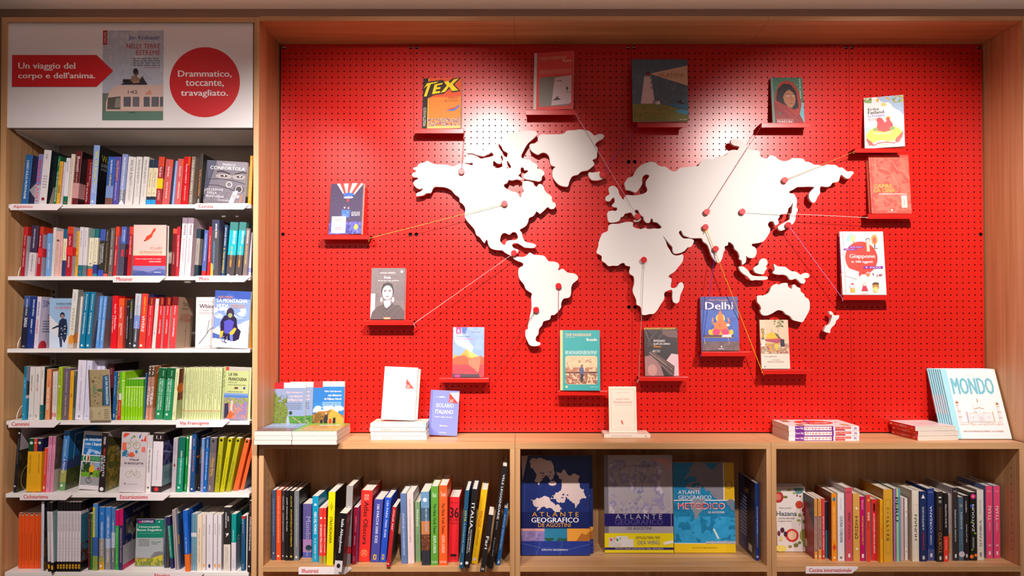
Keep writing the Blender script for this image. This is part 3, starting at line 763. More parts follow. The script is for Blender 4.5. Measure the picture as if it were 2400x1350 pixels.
BLK = '1c1618'
row("""
48.5 65 362 11 2462a0|blue|bright blue hardback with white capitals|cv 0c2450,h|D .12 .88 .3 .7 e4e8f0 LASSÙ SULLE MONTAGNE|p c8c4cc .0 .3 .3 .5 .6 .35 .6 .1 .2 .2
76.5 90 361 11 8884c4|lilac|lilac book with big red capitals|b 0 .42 b8b4cc|D .1 .88 .15 .85 e83820 PERCHÉ LASSÙ
90.5 108 351 12 dcd4d6|white|tall white hardback with dark jacket|cv 101828,h|D .84 .92 .35 .6 777 B. Hand;m .25 .3 .8 .55 a8a0a8 5;c .5 .11 .22 8c2030|p b0a498 .1 0 .25 .35 .5 .4 .55 0
122 130.5 366 11 0f6b3c|green|green book with white capitals||D .1 .7 .25 .75 e8f0e8 VOCI DAL VENTO DELLE MONTAGNE;d .8 .94 .3 .7 c8e0c8 guide
131 139 378 8 dfa22c|ochre|slim ochre book with black lettering||d .55 .9 .3 .7 5a3c14 Storia alpina;D .28 .46 .25 .75 3c2810 1848
140.5 145.3 380 8 ccc0cc|pale pink|very thin pale pink book||d .2 .8 .3 .7 b03040 racconti di cime
145.6 156.5 370 8 dcd8dc|white|white book with green foot|b 0 .19 0f6b50,r .18|d .7 .93 .35 .65 555 Gran Paradiso;c .5 .06 .16 e05040
157.3 166 361 9 dcc8b8|beige|beige slim paperback||d .15 .9 .35 .65 9a8070 Camminando sui sentieri antichi
166.5 181 354 11 641018|maroon|tall maroon hardback with pink patch|cv 1c0c10,h,B .13 .41 c89090|D .62 .9 .25 .75 f0d8d8 Bonatti;d .42 .6 .35 .65 e0c0c0 I miei ricordi
195.5 209 373 9 7c0c16|dark red|dark red paperback|r .2|d .45 .92 .55 .8 e0a0a0 Il monte Bianco;D .1 .5 .25 .5 f0dcdc LA SCALATA
210 224 340 9 8aa4dc|sky blue|tallest book, sky blue with yellow capitals|cv 0e0e16,dp .17,h|D .36 .9 .3 .85 dcd838 WALTER BONATTI;d .2 .36 .2 .8 d8dcea LE MIE SCALATE;c .45 .06 .16 e8e8f0|t .12 .74 .5 .86 d8d428 WA;t .12 .66 .4 .72 ddd LA VITA;t .12 .6 .4 .64 bbb E I MONTI
245 262 367 8 2c58b0|royal blue|royal blue book with brown foot|b 0 .15 7a5048,b .15 .4 7890c8|D .66 .94 .4 .65 e0e4f4 WALTER BONATTI;D .4 .63 .4 .65 e8d040 IN TERRE LONTANE
263.3 276 367 7 5048a4|violet|violet book with orange capitals||D .5 .92 .3 .7 f0a040 WALTER BONATTI;d .1 .47 .3 .6 d8d0f0 MONTAGNE DI UNA VITA
277 290 361 9 8c98cc|grey blue|grey blue glossy book|b 0 .3 808090,r .2|D .12 .94 .3 .7 f0f0f8 WALTER BONATTI LA MONTAGNA SCINTILLANTE;p e8e8f0 0 0 .5 .12 1 .02 1 0
291.3 309.5 367 9 e0dad8|white|thickest white paperback with grey capitals||D .42 .94 .35 .7 888084 WALTER BONATTI;d .1 .4 .4 .65 aaa0a4 UN MONDO PERDUTO
311.5 325 367 8 e0dad8|white|white paperback with grey capitals||D .45 .94 .35 .7 888084 WALTER BONATTI;d .18 .42 .4 .65 b8a8b8 UNA VITA
326.8 340 367 9 e0dad8|white|white paperback with grey capitals||D .45 .94 .35 .7 888084 WALTER BONATTI;d .18 .42 .4 .65 b8b0b0 I SOGNI
341 351.5 374 9 e4d6b4|cream|cream and navy paperback with cyan foot|b .82 1 1c2c48,b .12 .19 1c2c48,b 0 .12 1d9be0|d .4 .72 .35 .6 555 Nuto Revelli;m .35 .24 .65 .28 555 2
352 363.5 374 9 e4d6b4|cream|cream and navy paperback with cyan foot|b .82 1 1c2c48,b .12 .19 1c2c48,b 0 .12 1d9be0|d .4 .72 .35 .6 555 Nuto Revelli;m .35 .24 .65 .28 555 2
364 377 367 8 ac2028|red|red paperback with yellow paper band|b .8 1 d84020,cv 6a5048,B .34 .55 e8c800|D .58 .78 .3 .75 f0d0d0 Rock Stars;d .1 .3 .3 .7 f0c8c8 ALPINISMO
378.5 396 373 10 cc5454|coral|wide coral paperback with white lettering|cv 3a3448|D .62 .84 .4 .65 f4e0e0 Paolo Rumiz;D .14 .5 .4 .65 f4e0e0 SOLO IN DUE PIÙ;r .75 .84 1 1 e85020
400 408 377 9 94aee4|light blue|slim glossy light blue book|r .15|d .1 .9 .35 .65 e8ecf8 Vertigine azzurra
408.5 422.5 372 8 cc5454|coral|coral paperback with white lettering||D .62 .84 .4 .65 f4e0e0 Simone Kehl;D .14 .5 .4 .65 f4e0e0 L'UOMO LA MONTAGNA;r .75 .84 1 1 e85020
424 439.5 367 7 cc2026|glossy red|glossy red hardback|r .15,h|D .45 .85 .35 .6 f8e0e0 Stanley Calderò;d .1 .4 .35 .6 f0d0d0 alpinisti;r .7 .82 1 1 e85020
441 450 367 8 847468|grey brown|grey brown book with pale capitals||D .07 .93 .3 .7 ece4d8 CALA CIMENTI SOPRA I TETTI
458 468 360 8 382e2a|black brown|tall black brown hardback with orange capitals|cv 1a1414,dp .17,h|D .2 .7 .3 .7 e89030 OLTRE LA MONTAGNA;D .03 .14 .3 .7 f0e8e8 NAVE|e .45 .42 .12 .1 a88078
580 588 365 6 f09018|orange|=slim orange book leaning at the oak post, Alpinismo shelf||d .1 .9 .3 .7 f8d890 sentieri d'alta quota
""", SHZ[0], .028, 'Alpinismo shelf')

row("""
47.5 57 531 7 a01828|dark red|dark red book with photo jacket|cv b8b0bc,b .82 1 c02020|D .62 .82 .35 .65 f0d0d0 Mathias Carey;D .2 .55 .35 .65 f0d0d0 I MIEI MONTI
63 80 528 10 3c2c4c|dark purple|dark purple book with white foot|b 0 .47 cfc4c8,cv 241c30|D .56 .94 .4 .6 e0d8e4 VENTO DELLE PARETI;D .1 .42 .4 .6 5a5060 LE MIE ROCCE
83.5 95 531 6 ac1426|red|red book with bright red band|cv b0a8b8,b .85 1 d03018,B .4 .57 e02430|D .6 .82 .35 .65 f0d0d0 Ned Branden;D .26 .38 .3 .7 f0d0d0 SCALATE
106 118.5 547 4 6c9ad0|light blue|light blue paperback with white capitals|cv 3c80b8|D .2 .76 .35 .65 e8eef6 Dove osano i Sentieri
119 126 533 5 d4ccca|white|tall white slim book||d .3 .8 .3 .6 998 Catena delle Alpi
127 137.5 542 4 dcaca4|salmon|salmon pink book with small tree||d .25 .72 .35 .6 6a4848 Magna. Il Sentiero;e .5 .8 .25 .02 46403c;r .2 .775 1 .785 46403c
138 143 542 4 dcaca4|salmon|very thin salmon pink book||d .3 .66 .3 .6 6a4848 Magna
143.4 152.5 537 5 e0d4b4|cream|cream book with teal top and navy foot|b .8 1 0e5c80,b 0 .34 24386c|d .4 .72 .4 .65 667 Alta montagna
152.8 167 531 5 ac1626|red|red book with bright red band|cv b8b4c4,b .86 1 d03c18 n,B .42 .59 e0262c|D .62 .8 .35 .65 f0d0d0 Noel Marco;D .18 .4 .35 .6 f0d0d0 ALPINISMO EROI
174 181 542 5 dfa22c|ochre|ochre slim book||d .55 .95 .3 .6 6a4c1c vette;D .22 .48 .3 .7 3c2810 SENTIERO
181.5 190.6 532 5 d8d0d4|white|white paperback with teal foot|b 0 .23 0f7088|d .6 .92 .35 .65 667 Hervé Barmasse;c .5 .09 .16 e05040
191.5 201 533 5 d8d0d4|white|white paperback with slate foot|b 0 .23 5c7078|d .6 .92 .35 .65 667 Paolo Cognetti;c .5 .09 .16 e05040
203.5 215.5 536 6 e4dabe|cream|cream paperback with orange foot|b .81 1 5c8078,b .16 .22 5c8078,b 0 .16 f04a20|d .35 .72 .4 .6 667 Pareti di luna;c .5 .27 .2 888
216.3 225 536 6 e4dabe|cream|cream paperback with blue foot|b .81 1 1c6c70,b .06 .25 2c3c88,b 0 .06 288090|d .35 .75 .4 .6 667 Pareti di neve;c .5 .29 .2 888
228 241 537 6 30302c|charcoal|charcoal book with white serif title|b .76 1 4058b0,b 0 .14 3850b8|D .3 .7 .52 .8 e4e0e4 TI GRANDI ENIGMI DEI;D .26 .68 .2 .42 e4e0e4 DELLA MONTAGNA
241.5 250.5 537 6 3a302a|dark brown|dark brown book with yellow lettering|b 0 .06 e05050|d .75 .95 .35 .6 ddd Andrea Loreni;D .1 .7 .35 .65 d8a83c Ti vivo se parlo di montagne
252 262 534 7 6c605c|taupe|taupe book with white capitals||d .6 .95 .35 .6 d8d0c8 ALESSANDRO GOGNA;D .24 .56 .35 .65 e8e0e0 TRIONFO VERTICALE;c .5 .08 .16 e05050
264 272 531 7 be1c28|crimson|crimson book with orange top|b .82 1 e84020,cv 9088a8|D .62 .8 .35 .6 f4dcdc Reinhold Guide;D .22 .54 .35 .6 f4dcdc L'AVVENTURA BIANCA
276 288 531 8 4c4c60|slate|slate book with blue top and red figure|b .66 1 4468c0,cv 182848|D .7 .94 .5 .8 e4e8f4 ALEX HONNOLD;d .72 .94 .2 .4 c8d0e8 mano nel vuoto;r .3 .4 .75 .54 d83048|r .05 .4 .15 .56 c02030
296 306.5 531 6 c41c26|crimson|crimson book with white capitals|b .85 1 e84420 n,cv c8c4cc|D .45 .8 .35 .65 f4dcdc Ian Guidance ESCURSI
400 410 536 5 7a0a14|deep red|deep red paperback partly in shade|b .9 1 e05030|D .25 .5 .35 .6 e0b8b8 LA MONTAGNA
410.5 418 531 4 c41c2c|crimson|crimson slim paperback|cv 8c0c18|D .2 .82 .35 .7 f4d0d4 SUL MARE DI MONTAGNE
418.5 431 510 8 e4d6de|white|tall white paperback with pale red title|b .9 1 9a8494|D .7 .88 .4 .8 7a6c78 MESSNER;D .25 .66 .4 .7 e8a8b8 SPOSTARE LE MONTAGNE
431.8 445.5 510 8 e4d6de|white|tall white paperback with dark shadowed cover|b .9 1 9a8494 n,cv b49ca4|D .7 .88 .4 .8 7a6c78 MESSNER;D .25 .66 .4 .7 e0a0b0 SALVATE LE MONTAGNE|t .4 .7 .62 .8 2c2428 M
453.5 463 536 7 9c948c|taupe|taupe paperback with dark green ends|b .8 1 14303c,b 0 .25 14303c|d .3 .68 .3 .6 3a3a3c Dolomiti il sogno
471.5 481 539 7 5460a4|slate blue|slate blue paperback with red foot|b 0 .13 e82430|D .35 .92 .35 .65 e4e4f4 Una Reyes VOLANO LE MONTAGNE
484.5 492 531 5 dc2028|scarlet|scarlet slim paperback||D .3 .82 .35 .7 f8dcdc Stefano Unici COPERTA
493 510 515 3 4c4650|charcoal|thick charcoal paperback with cyan title|b .82 1 383858,h|D .68 .93 .5 .75 f0f0f4 SIMONE MORO;D .12 .62 .3 .5 48b0e0 I SOGNI NON SONO IN DISCESA;p d0a838 0 0 .35 0 .3 .22 0 .24
517.5 525 527 8 28486c|steel blue|steel blue paperback with yellow title||d .6 .95 .3 .7 f0f0f4 SIMONE MORO;D .08 .55 .2 .7 e8c428 IL TEAM INVISIBILE
529 548 520 10 4e4648|turquoise|wide turquoise and grey paperback|b .4 .85 28b4c4,b .85 1 468684,r .25|D .6 .84 .5 .8 f0f4f8 SIMONE MORO;D .18 .56 .35 .6 f0a838 HO VISTO L'ABISSO;c .3 .03 .15 e8d8dc
550.5 566.5 520 10 4e4648|turquoise|narrower turquoise and grey paperback|b .4 .85 28b4c4,b .85 1 468684,r .25|D .6 .84 .5 .8 f0f4f8 SIMONE MORO;D .18 .56 .35 .6 f0a838 HO VISTO L'ABISSO;c .3 .03 .15 e8d8dc
568 578 535 8 786a6a|mauve grey|mauve grey paperback with yellow title||D .68 .95 .4 .7 f0ecec SIMONE MORO;D .25 .64 .4 .7 ecc848 DEVO PERCHÉ POSSO
581.5 587.5 545 4 d4cce4|pale lilac|very thin pale lilac book|b .1 .2 8890c8|
""", SHZ[1], .028, 'second white shelf')

row("""
47 61 693 9 1a1c34|midnight|midnight blue book fading to slate top|b .55 .8 2c3450,b .8 1 3c5490|D .62 .94 .4 .7 c8d0e4 SIMONE MORO;D .4 .58 .3 .85 d8dce8 NANGA;d .02 .05 .3 .7 ddd RCS
61.8 77.3 694 8 16307c|cobalt|cobalt blue book with white title|cv 0c1c50|D .62 .94 .5 .75 e4e8f4 SIMONE MORO;D .28 .56 .4 .65 e8ecf4 SIBERIA -71°
78.5 88 695 8 d4c8d8|lilac white|lilac white paperback with blue and red letters|cv c8bcd0|D .62 .9 .35 .75 4058a0 SIMONE MORO;D .28 .56 .3 .7 d05068 LA VOCE DEL GHIACCIO|t .1 .8 .95 .93 2c3c78 SIMONE;t .5 .68 .95 .77 c84858 LA VOCE;t .35 .58 .95 .66 c84858 DEL GHI;m .15 .3 .6 .55 606888 5;p c01c2c .55 0 .62 .25 .8 .42 .95 .3 .8 .2 .82 0;c .2 .02 .18 b81828
157.5 170.5 678 12 d8d4d0|bone white|tallest bone white hardback with gold lettering|cv a8a49c,h,dp .16,b 0 .12 c8b4a8|d .8 .94 .4 .6 888 KRAKAUER;D .3 .68 .35 .7 b89c58 EVEREST;e .6 .15 .5 .08 e0902c|e .1 .18 .14 .09 d88420
179.5 184.5 695 9 e0d0cc|cream|very thin cream book||
185.3 197 684 12 1478a0|teal|teal hardback with white title|h,r .3|D .68 .96 .4 .65 dce8f0 PALMGREN ROM;D .25 .63 .35 .65 f0f4f8 LE MONTAGNE ROSA;c .5 .05 .2 d8e8f0
199.3 211 684 12 1478a0|teal|second teal hardback showing rocky jacket|h,r .3,cv 787480|D .68 .96 .4 .65 dce8f0 PALMGREN ROM;D .25 .63 .35 .65 f0f4f8 LE MONTAGNE ROSA;c .5 .05 .2 d8e8f0|p 4a3c3c .1 .1 .2 .5 .5 .6 .5 .0 .1 0
223.3 231.5 694 10 5c98e0|azure|azure slim paperback||d .6 .95 .35 .7 dce8fa Carla Perrotti;d .15 .55 .35 .7 e8f0fa SILENZI PARALLELI
232.5 240.5 694 10 5c98e0|azure|azure slim paperback showing brown jacket|cv 8c7878|d .6 .95 .35 .7 dce8fa Carla Perrotti;d .15 .55 .35 .7 e8f0fa SILENZI PARALLELI|r 0 .55 .6 1 7880a0
258.3 271.5 693 5 e01826|vivid red|glossy vivid red book with white script|r .15|D .66 .84 .45 .7 f8e0e0 Paolo Fini;D .36 .62 .5 .8 f8e4e4 Il Monte Rosso;d .3 .62 .15 .4 f4d0d0 e il suo vento
274 286.5 699 4 de4c3c|coral red|coral red paperback with white capitals|r .3,b .85 1 e85828|D .6 .82 .35 .65 f8e8e0 Ettore Paulin;D .26 .5 .5 .75 f8e8e0 QUATTORDICI VOLTE;d .42 .5 .2 .42 f8e8e0 OTTOMILA
293 299.3 703 4 20222c|ink black|thin ink black paperback||D .2 .66 .3 .65 dcdce0 DOVE IL VENTO GRIDA PIÙ FORTE;c .5 .86 .2 ccc
300.2 308 700 4 363234|soot grey|soot grey paperback with small yellow author||d .75 .95 .3 .6 d8d040 GIANNI BANDINI;d .6 .74 .3 .6 ccc BANDIERE;c .5 .1 .2 eee
309.5 323.3 688 7 44424a|dusky|dusky book fading to white top|b .36 .6 7c90d0,b .6 .8 b8bccc,b .8 1 c4c4d0|d .6 .95 .35 .6 5a5c6c Kilian Jornet;D .12 .5 .35 .65 f0f0f8 TUTTO È POSSIBILE;c .4 .05 .2 e4e4ec
324.2 339 688 8 e63a2a|tomato red|tomato red book with large white title|cv 2c3474|D .62 .94 .4 .65 f0c030 ELISABETH REVOL;D .3 .6 .25 .7 f8ecec VIVERE;c .4 .05 .2 f8d8d8
340 352 696 8 de2830|scarlet|scarlet book with dark red head|b .84 1 7c1018 n|D .65 .82 .4 .65 f8e0e0 Doug Scott;D .25 .6 .45 .65 f8e0e0 OGRE il tremendo impossibile;r .5 .85 .8 .98 c05020
355 363.5 700 9 d8d2ce|grey white|grey white slim book||d .3 .9 .35 .6 aaa098 Karakorum 1954;c .5 .3 .16 8090c0
364.5 376.3 696 8 de2028|scarlet|scarlet book with dark red head|b .83 1 7c1018,cv ccc0c0|D .65 .82 .4 .65 f8e0e0 Joe Simpson;D .28 .56 .4 .65 f8e0e0 LA MORTE SOSPESA;r .5 .85 .8 .98 c05020
380.3 392.5 696 8 de2028|scarlet|scarlet book with dark red head|b .83 1 7c1018,cv ccc0c0|D .65 .82 .4 .65 f8e0e0 Joe Simpson;D .28 .56 .4 .65 f8e0e0 LA MORTE SOSPESA;r .5 .85 .8 .98 c05020
396 410.5 695 8 de3c40|rose red|rose red book showing tan jacket|b .83 1 741018 n,cv bc9a80|D .65 .82 .4 .65 f8e0e0 Mark Synnott;D .22 .58 .4 .65 f8e4e4 LA SALITA IMPOSSIBILE|t .3 .82 .6 .92 5a4438 Mark;t .25 .74 .65 .8 5a4438 Synnott;t .2 .6 .8 .68 c05048 LA SALITA;t .15 .52 .85 .59 c05048 IMPOSSIBILE;l 3c2c28 .008 .6 .5 .58 .02;e .58 .33 .03 .015 701818
583 589.5 697 3 d88c28|amber|=thin amber book against the oak post, third white shelf||
""", SHZ[2], .028, 'third white shelf')

cam8 = ""
for i, (a, b) in enumerate(((282.5, 290.5), (291, 297.3), (297.8, 303.8), (304.2, 310), (310.4, 316), (316.4, 321.8), (322.2, 327.8), (328.2, 333.3))):
    cam8 += f"{a} {b} {871 if i == 0 else 889} 2 8ecc14|lime|lime green guide with white title|{'b .83 1 5ca81c' if i else ''},r .3|D {.3 + .02 * (i % 3)} .76 .3 .7 eef8dc {['CAMMINO','TOSCANA','MARCHE','UMBRIA','SICILIA','LIGURIA','PIEMONTE','SARDEGNA'][i]};r 0 .8 1 .815 e8f8c8;d .04 .08 .3 .7 d8ecb0 {40+i}\n"
via = ""
vt = ['CAMMINO MATERANO', 'CAMMINO PRIMITIVO', 'CAMMINO DI SAN BENEDETTO', 'CAMMINI', 'CAMMINO PORTOGHESE', 'CAMMINO DELLE TERRE MUTATE', 'DI QUI PASSÒ FRANCESCO', 'DI QUI PASSÒ FRANCESCO', 'GUIDA AL CAMMINO DI SANTIAGO', 'GUIDA ALLA VIA DEGLI DEI', 'GUIDA ALLA VIA', 'GUIDA ALLE VIE', 'SARDEGNA A PIEDI', 'LA VIA FRANCIGENA DEL SUD', 'LA VIA DI FRANCESCO']
ed = (425, 430.8, 437.6, 441, 446.5, 452, 458.5, 465, 471.5, 477, 482.5, 488, 493, 498, 506.8, 516)
for i in range(15):
    via += f"{ed[i] + .25} {ed[i+1] - .25} {862 if i % 3 else 861} 5 c6cc94|pale green|pale green trail guide|cv b4bc80|d {.5 - .1 * (i % 3)} .94 .35 .7 4c5438 {vt[i]};d .06 .16 .35 .7 5a6044 Terre;r .2 .165 .8 .18 d06040\n"
row(f"""
50.5 57.8 859 5 1c90bc|cyan|cyan guide with mountain photo cover|b .8 1 187088,cv 2c88b0|d .6 .75 .3 .6 cce CAI;c .5 .1 .14 e8f4f8|r 0 .42 1 1 8c8ca4;p 3c3c44 0 .45 0 .75 .4 .62 .6 .8 1 .6 1 .45;r 0 .4 1 .46 d8d4d8
65.5 76.8 860 4 dcd4d0|white|white paperback with red and black print||D .66 .84 .35 .6 4a4040 BERNARD;D .54 .66 .35 .6 c84850 OLLIER;d .04 .1 .3 .7 888 terre
77.6 90.6 860 4 dcd4d0|white|thicker white paperback with red and black print||D .7 .86 .4 .65 4a4040 BERNARD;D .54 .69 .4 .65 c84850 OLLIER;d .04 .1 .3 .7 888 terre
91.5 99.3 860 4 dcd4d0|white|white paperback with deep teal foot|b 0 .28 0c6468,cv 2a3434|d .78 .94 .3 .7 666 Werner;c .5 .14 .2 e05040
105 115.5 865 4 e0905c|peach|peach book with heavy white title|r .4,cv b06840|D .64 .78 .4 .7 e05030 TUTTO A;D .2 .64 .25 .75 f0ece8 ANDARE A PIEDI
121 126.6 871 2 ddd0d0|pinkish white|thin pinkish white guide||d .3 .9 .35 .65 705858 GUIDA AL CAMMINO;r .2 .06 .8 .14 e06068
127 131.7 871 2 ddd0d0|pinkish white|thin pinkish white guide||d .3 .9 .35 .65 705858 GUIDA AL CAMMINO;r .2 .06 .8 .14 e06068
132.3 142 860 4 a4b82c|olive green|olive green paperback|r .3|d .65 .92 .35 .6 5a6c1c ENRICO BRIZZI;c .4 .63 .2 e8e8d0;d .28 .6 .35 .6 6c7c28 BUON VIAGGIO;o .4 .14 .2 .06 e04828
144.5 159.5 863 4 685868|plum grey|plum grey paperback with spaced serif||D .52 .93 .4 .6 c0b4c0 REBECCA SOLNIT;D .08 .48 .4 .6 d8b8a8 STORIA DEL CAMMINARE
160.2 168.8 869 4 eca414|amber|amber paperback with small black title||d .6 .9 .4 .6 8c5c10 Alan Fournel;D .46 .54 .3 .75 7c4c10 I SOG;c .4 .03 .14 704408
169.5 174.6 870 3 5c6c68|slate green|very thin slate green book||r .3 .25 .8 .9 2c3430
175 194 844 7 e0d8e8|white|tall wide white paperback||d .7 .92 .4 .55 a098a8 VIANDANTE;D .15 .66 .4 .6 b0a0b8 STORIA del MONDO in 500 CAMMINATE;c .5 .06 .12 889
196 208.5 845 7 d8d4ec|lilac|tall lilac white paperback||d .75 .92 .4 .6 606080 VIAGGI;c .5 .06 .12 88a
225.5 243 845 2 d8d4ec|lilac|=tall lilac white book standing behind the old photo booklet, Cammini shelf|y .075|d .75 .92 .4 .6 606080 VIAGGI
249.5 262 852 5 60202c|wine|=dark wine coloured book rising behind the blue one, Cammini shelf|y .085,cv 2c1018,dp .2|d .8 .92 .4 .6 c08090 vie
262.5 270.3 871 4 1c5c98|blue|blue paperback with small white letters|r .35|d .5 .9 .35 .55 d8e4f0 Robert Macfarlane;d .05 .12 .3 .7 e0e8f0 E
270.8 275.3 872 5 284468|navy|thin navy book with gold waves||n 0 0 1 1 40 .3 b89c48 d0b860 1c3458
275.8 282 873 4 5cac24|green|thin green book with white and red foot|b .42 .56 d8ccd0,b 0 .42 c81c28|d .1 .38 .3 .7 f0c8c8 sentieri
{cam8.strip()}
334 339 875 4 2c6c9c|blue|thin blue book behind the lime guides|y .045|
340 347 858 8 a87868|patterned brown|brown patterned book with white letters|b 0 .22 cc8c74,b .8 1 4c3c2c n|D .83 .99 .2 .7 e0d4cc ITA;n .1 .3 1 .62 40 .3 d0b0b0 dcc8c8 745060;D .28 .4 .3 .7 e8dcdc 1.1;D .04 .07 .3 .7 e8dcdc TC
347.4 355 858 8 a87868|patterned brown|brown patterned book beside orange edge|b 0 .22 cc8c74,b .8 1 4c3c2c n,cv c0642c|D .83 .99 .2 .7 e0d4cc ITA;n .1 .3 1 .62 40 .3 d0b0b0 dcc8c8 745060;D .28 .4 .3 .7 e8dcdc 1.1|t .1 .86 .5 .99 e0d4cc A
363 381 862 9 1f8454|forest green|forest green guide with white capitals|b .78 1 0c5830 n|d .84 .95 .55 .7 b8dcc8 FRANCO;D .18 .8 .5 .7 d8ece0 TURISTI DELLA DOMENICA;D .18 .8 .22 .42 d8ece0 A MILANO E DINTORNI;c .4 .1 .16 b8dcc4
382.5 401 862 9 1f8454|forest green|forest green guide with white capitals|b .78 1 0c5830 n|d .84 .95 .55 .7 b8dcc8 FRANCO;D .18 .8 .5 .7 d8ece0 TURISTI DELLA DOMENICA;D .18 .8 .22 .42 d8ece0 A MILANO E DINTORNI;c .4 .1 .16 b8dcc4
402.3 411 864 9 d2d4a4|cream green|cream green guide with sunset cover|cv 7c3828|d .6 .94 .35 .6 5c6440 CAMMINO DI SANTIAGO;d .06 .16 .35 .7 5a6044 Terre|e .15 .62 .2 .1 e87020;r 0 0 1 .38 b8c088
{via.strip()}
580.5 585.5 862 4 ccd09c|cream|=thin cream guide beside the oak post, Cammini shelf||d .5 .94 .35 .6 5c6440 CAMMINO
""", SHZ[3], .028, 'Cammini shelf')

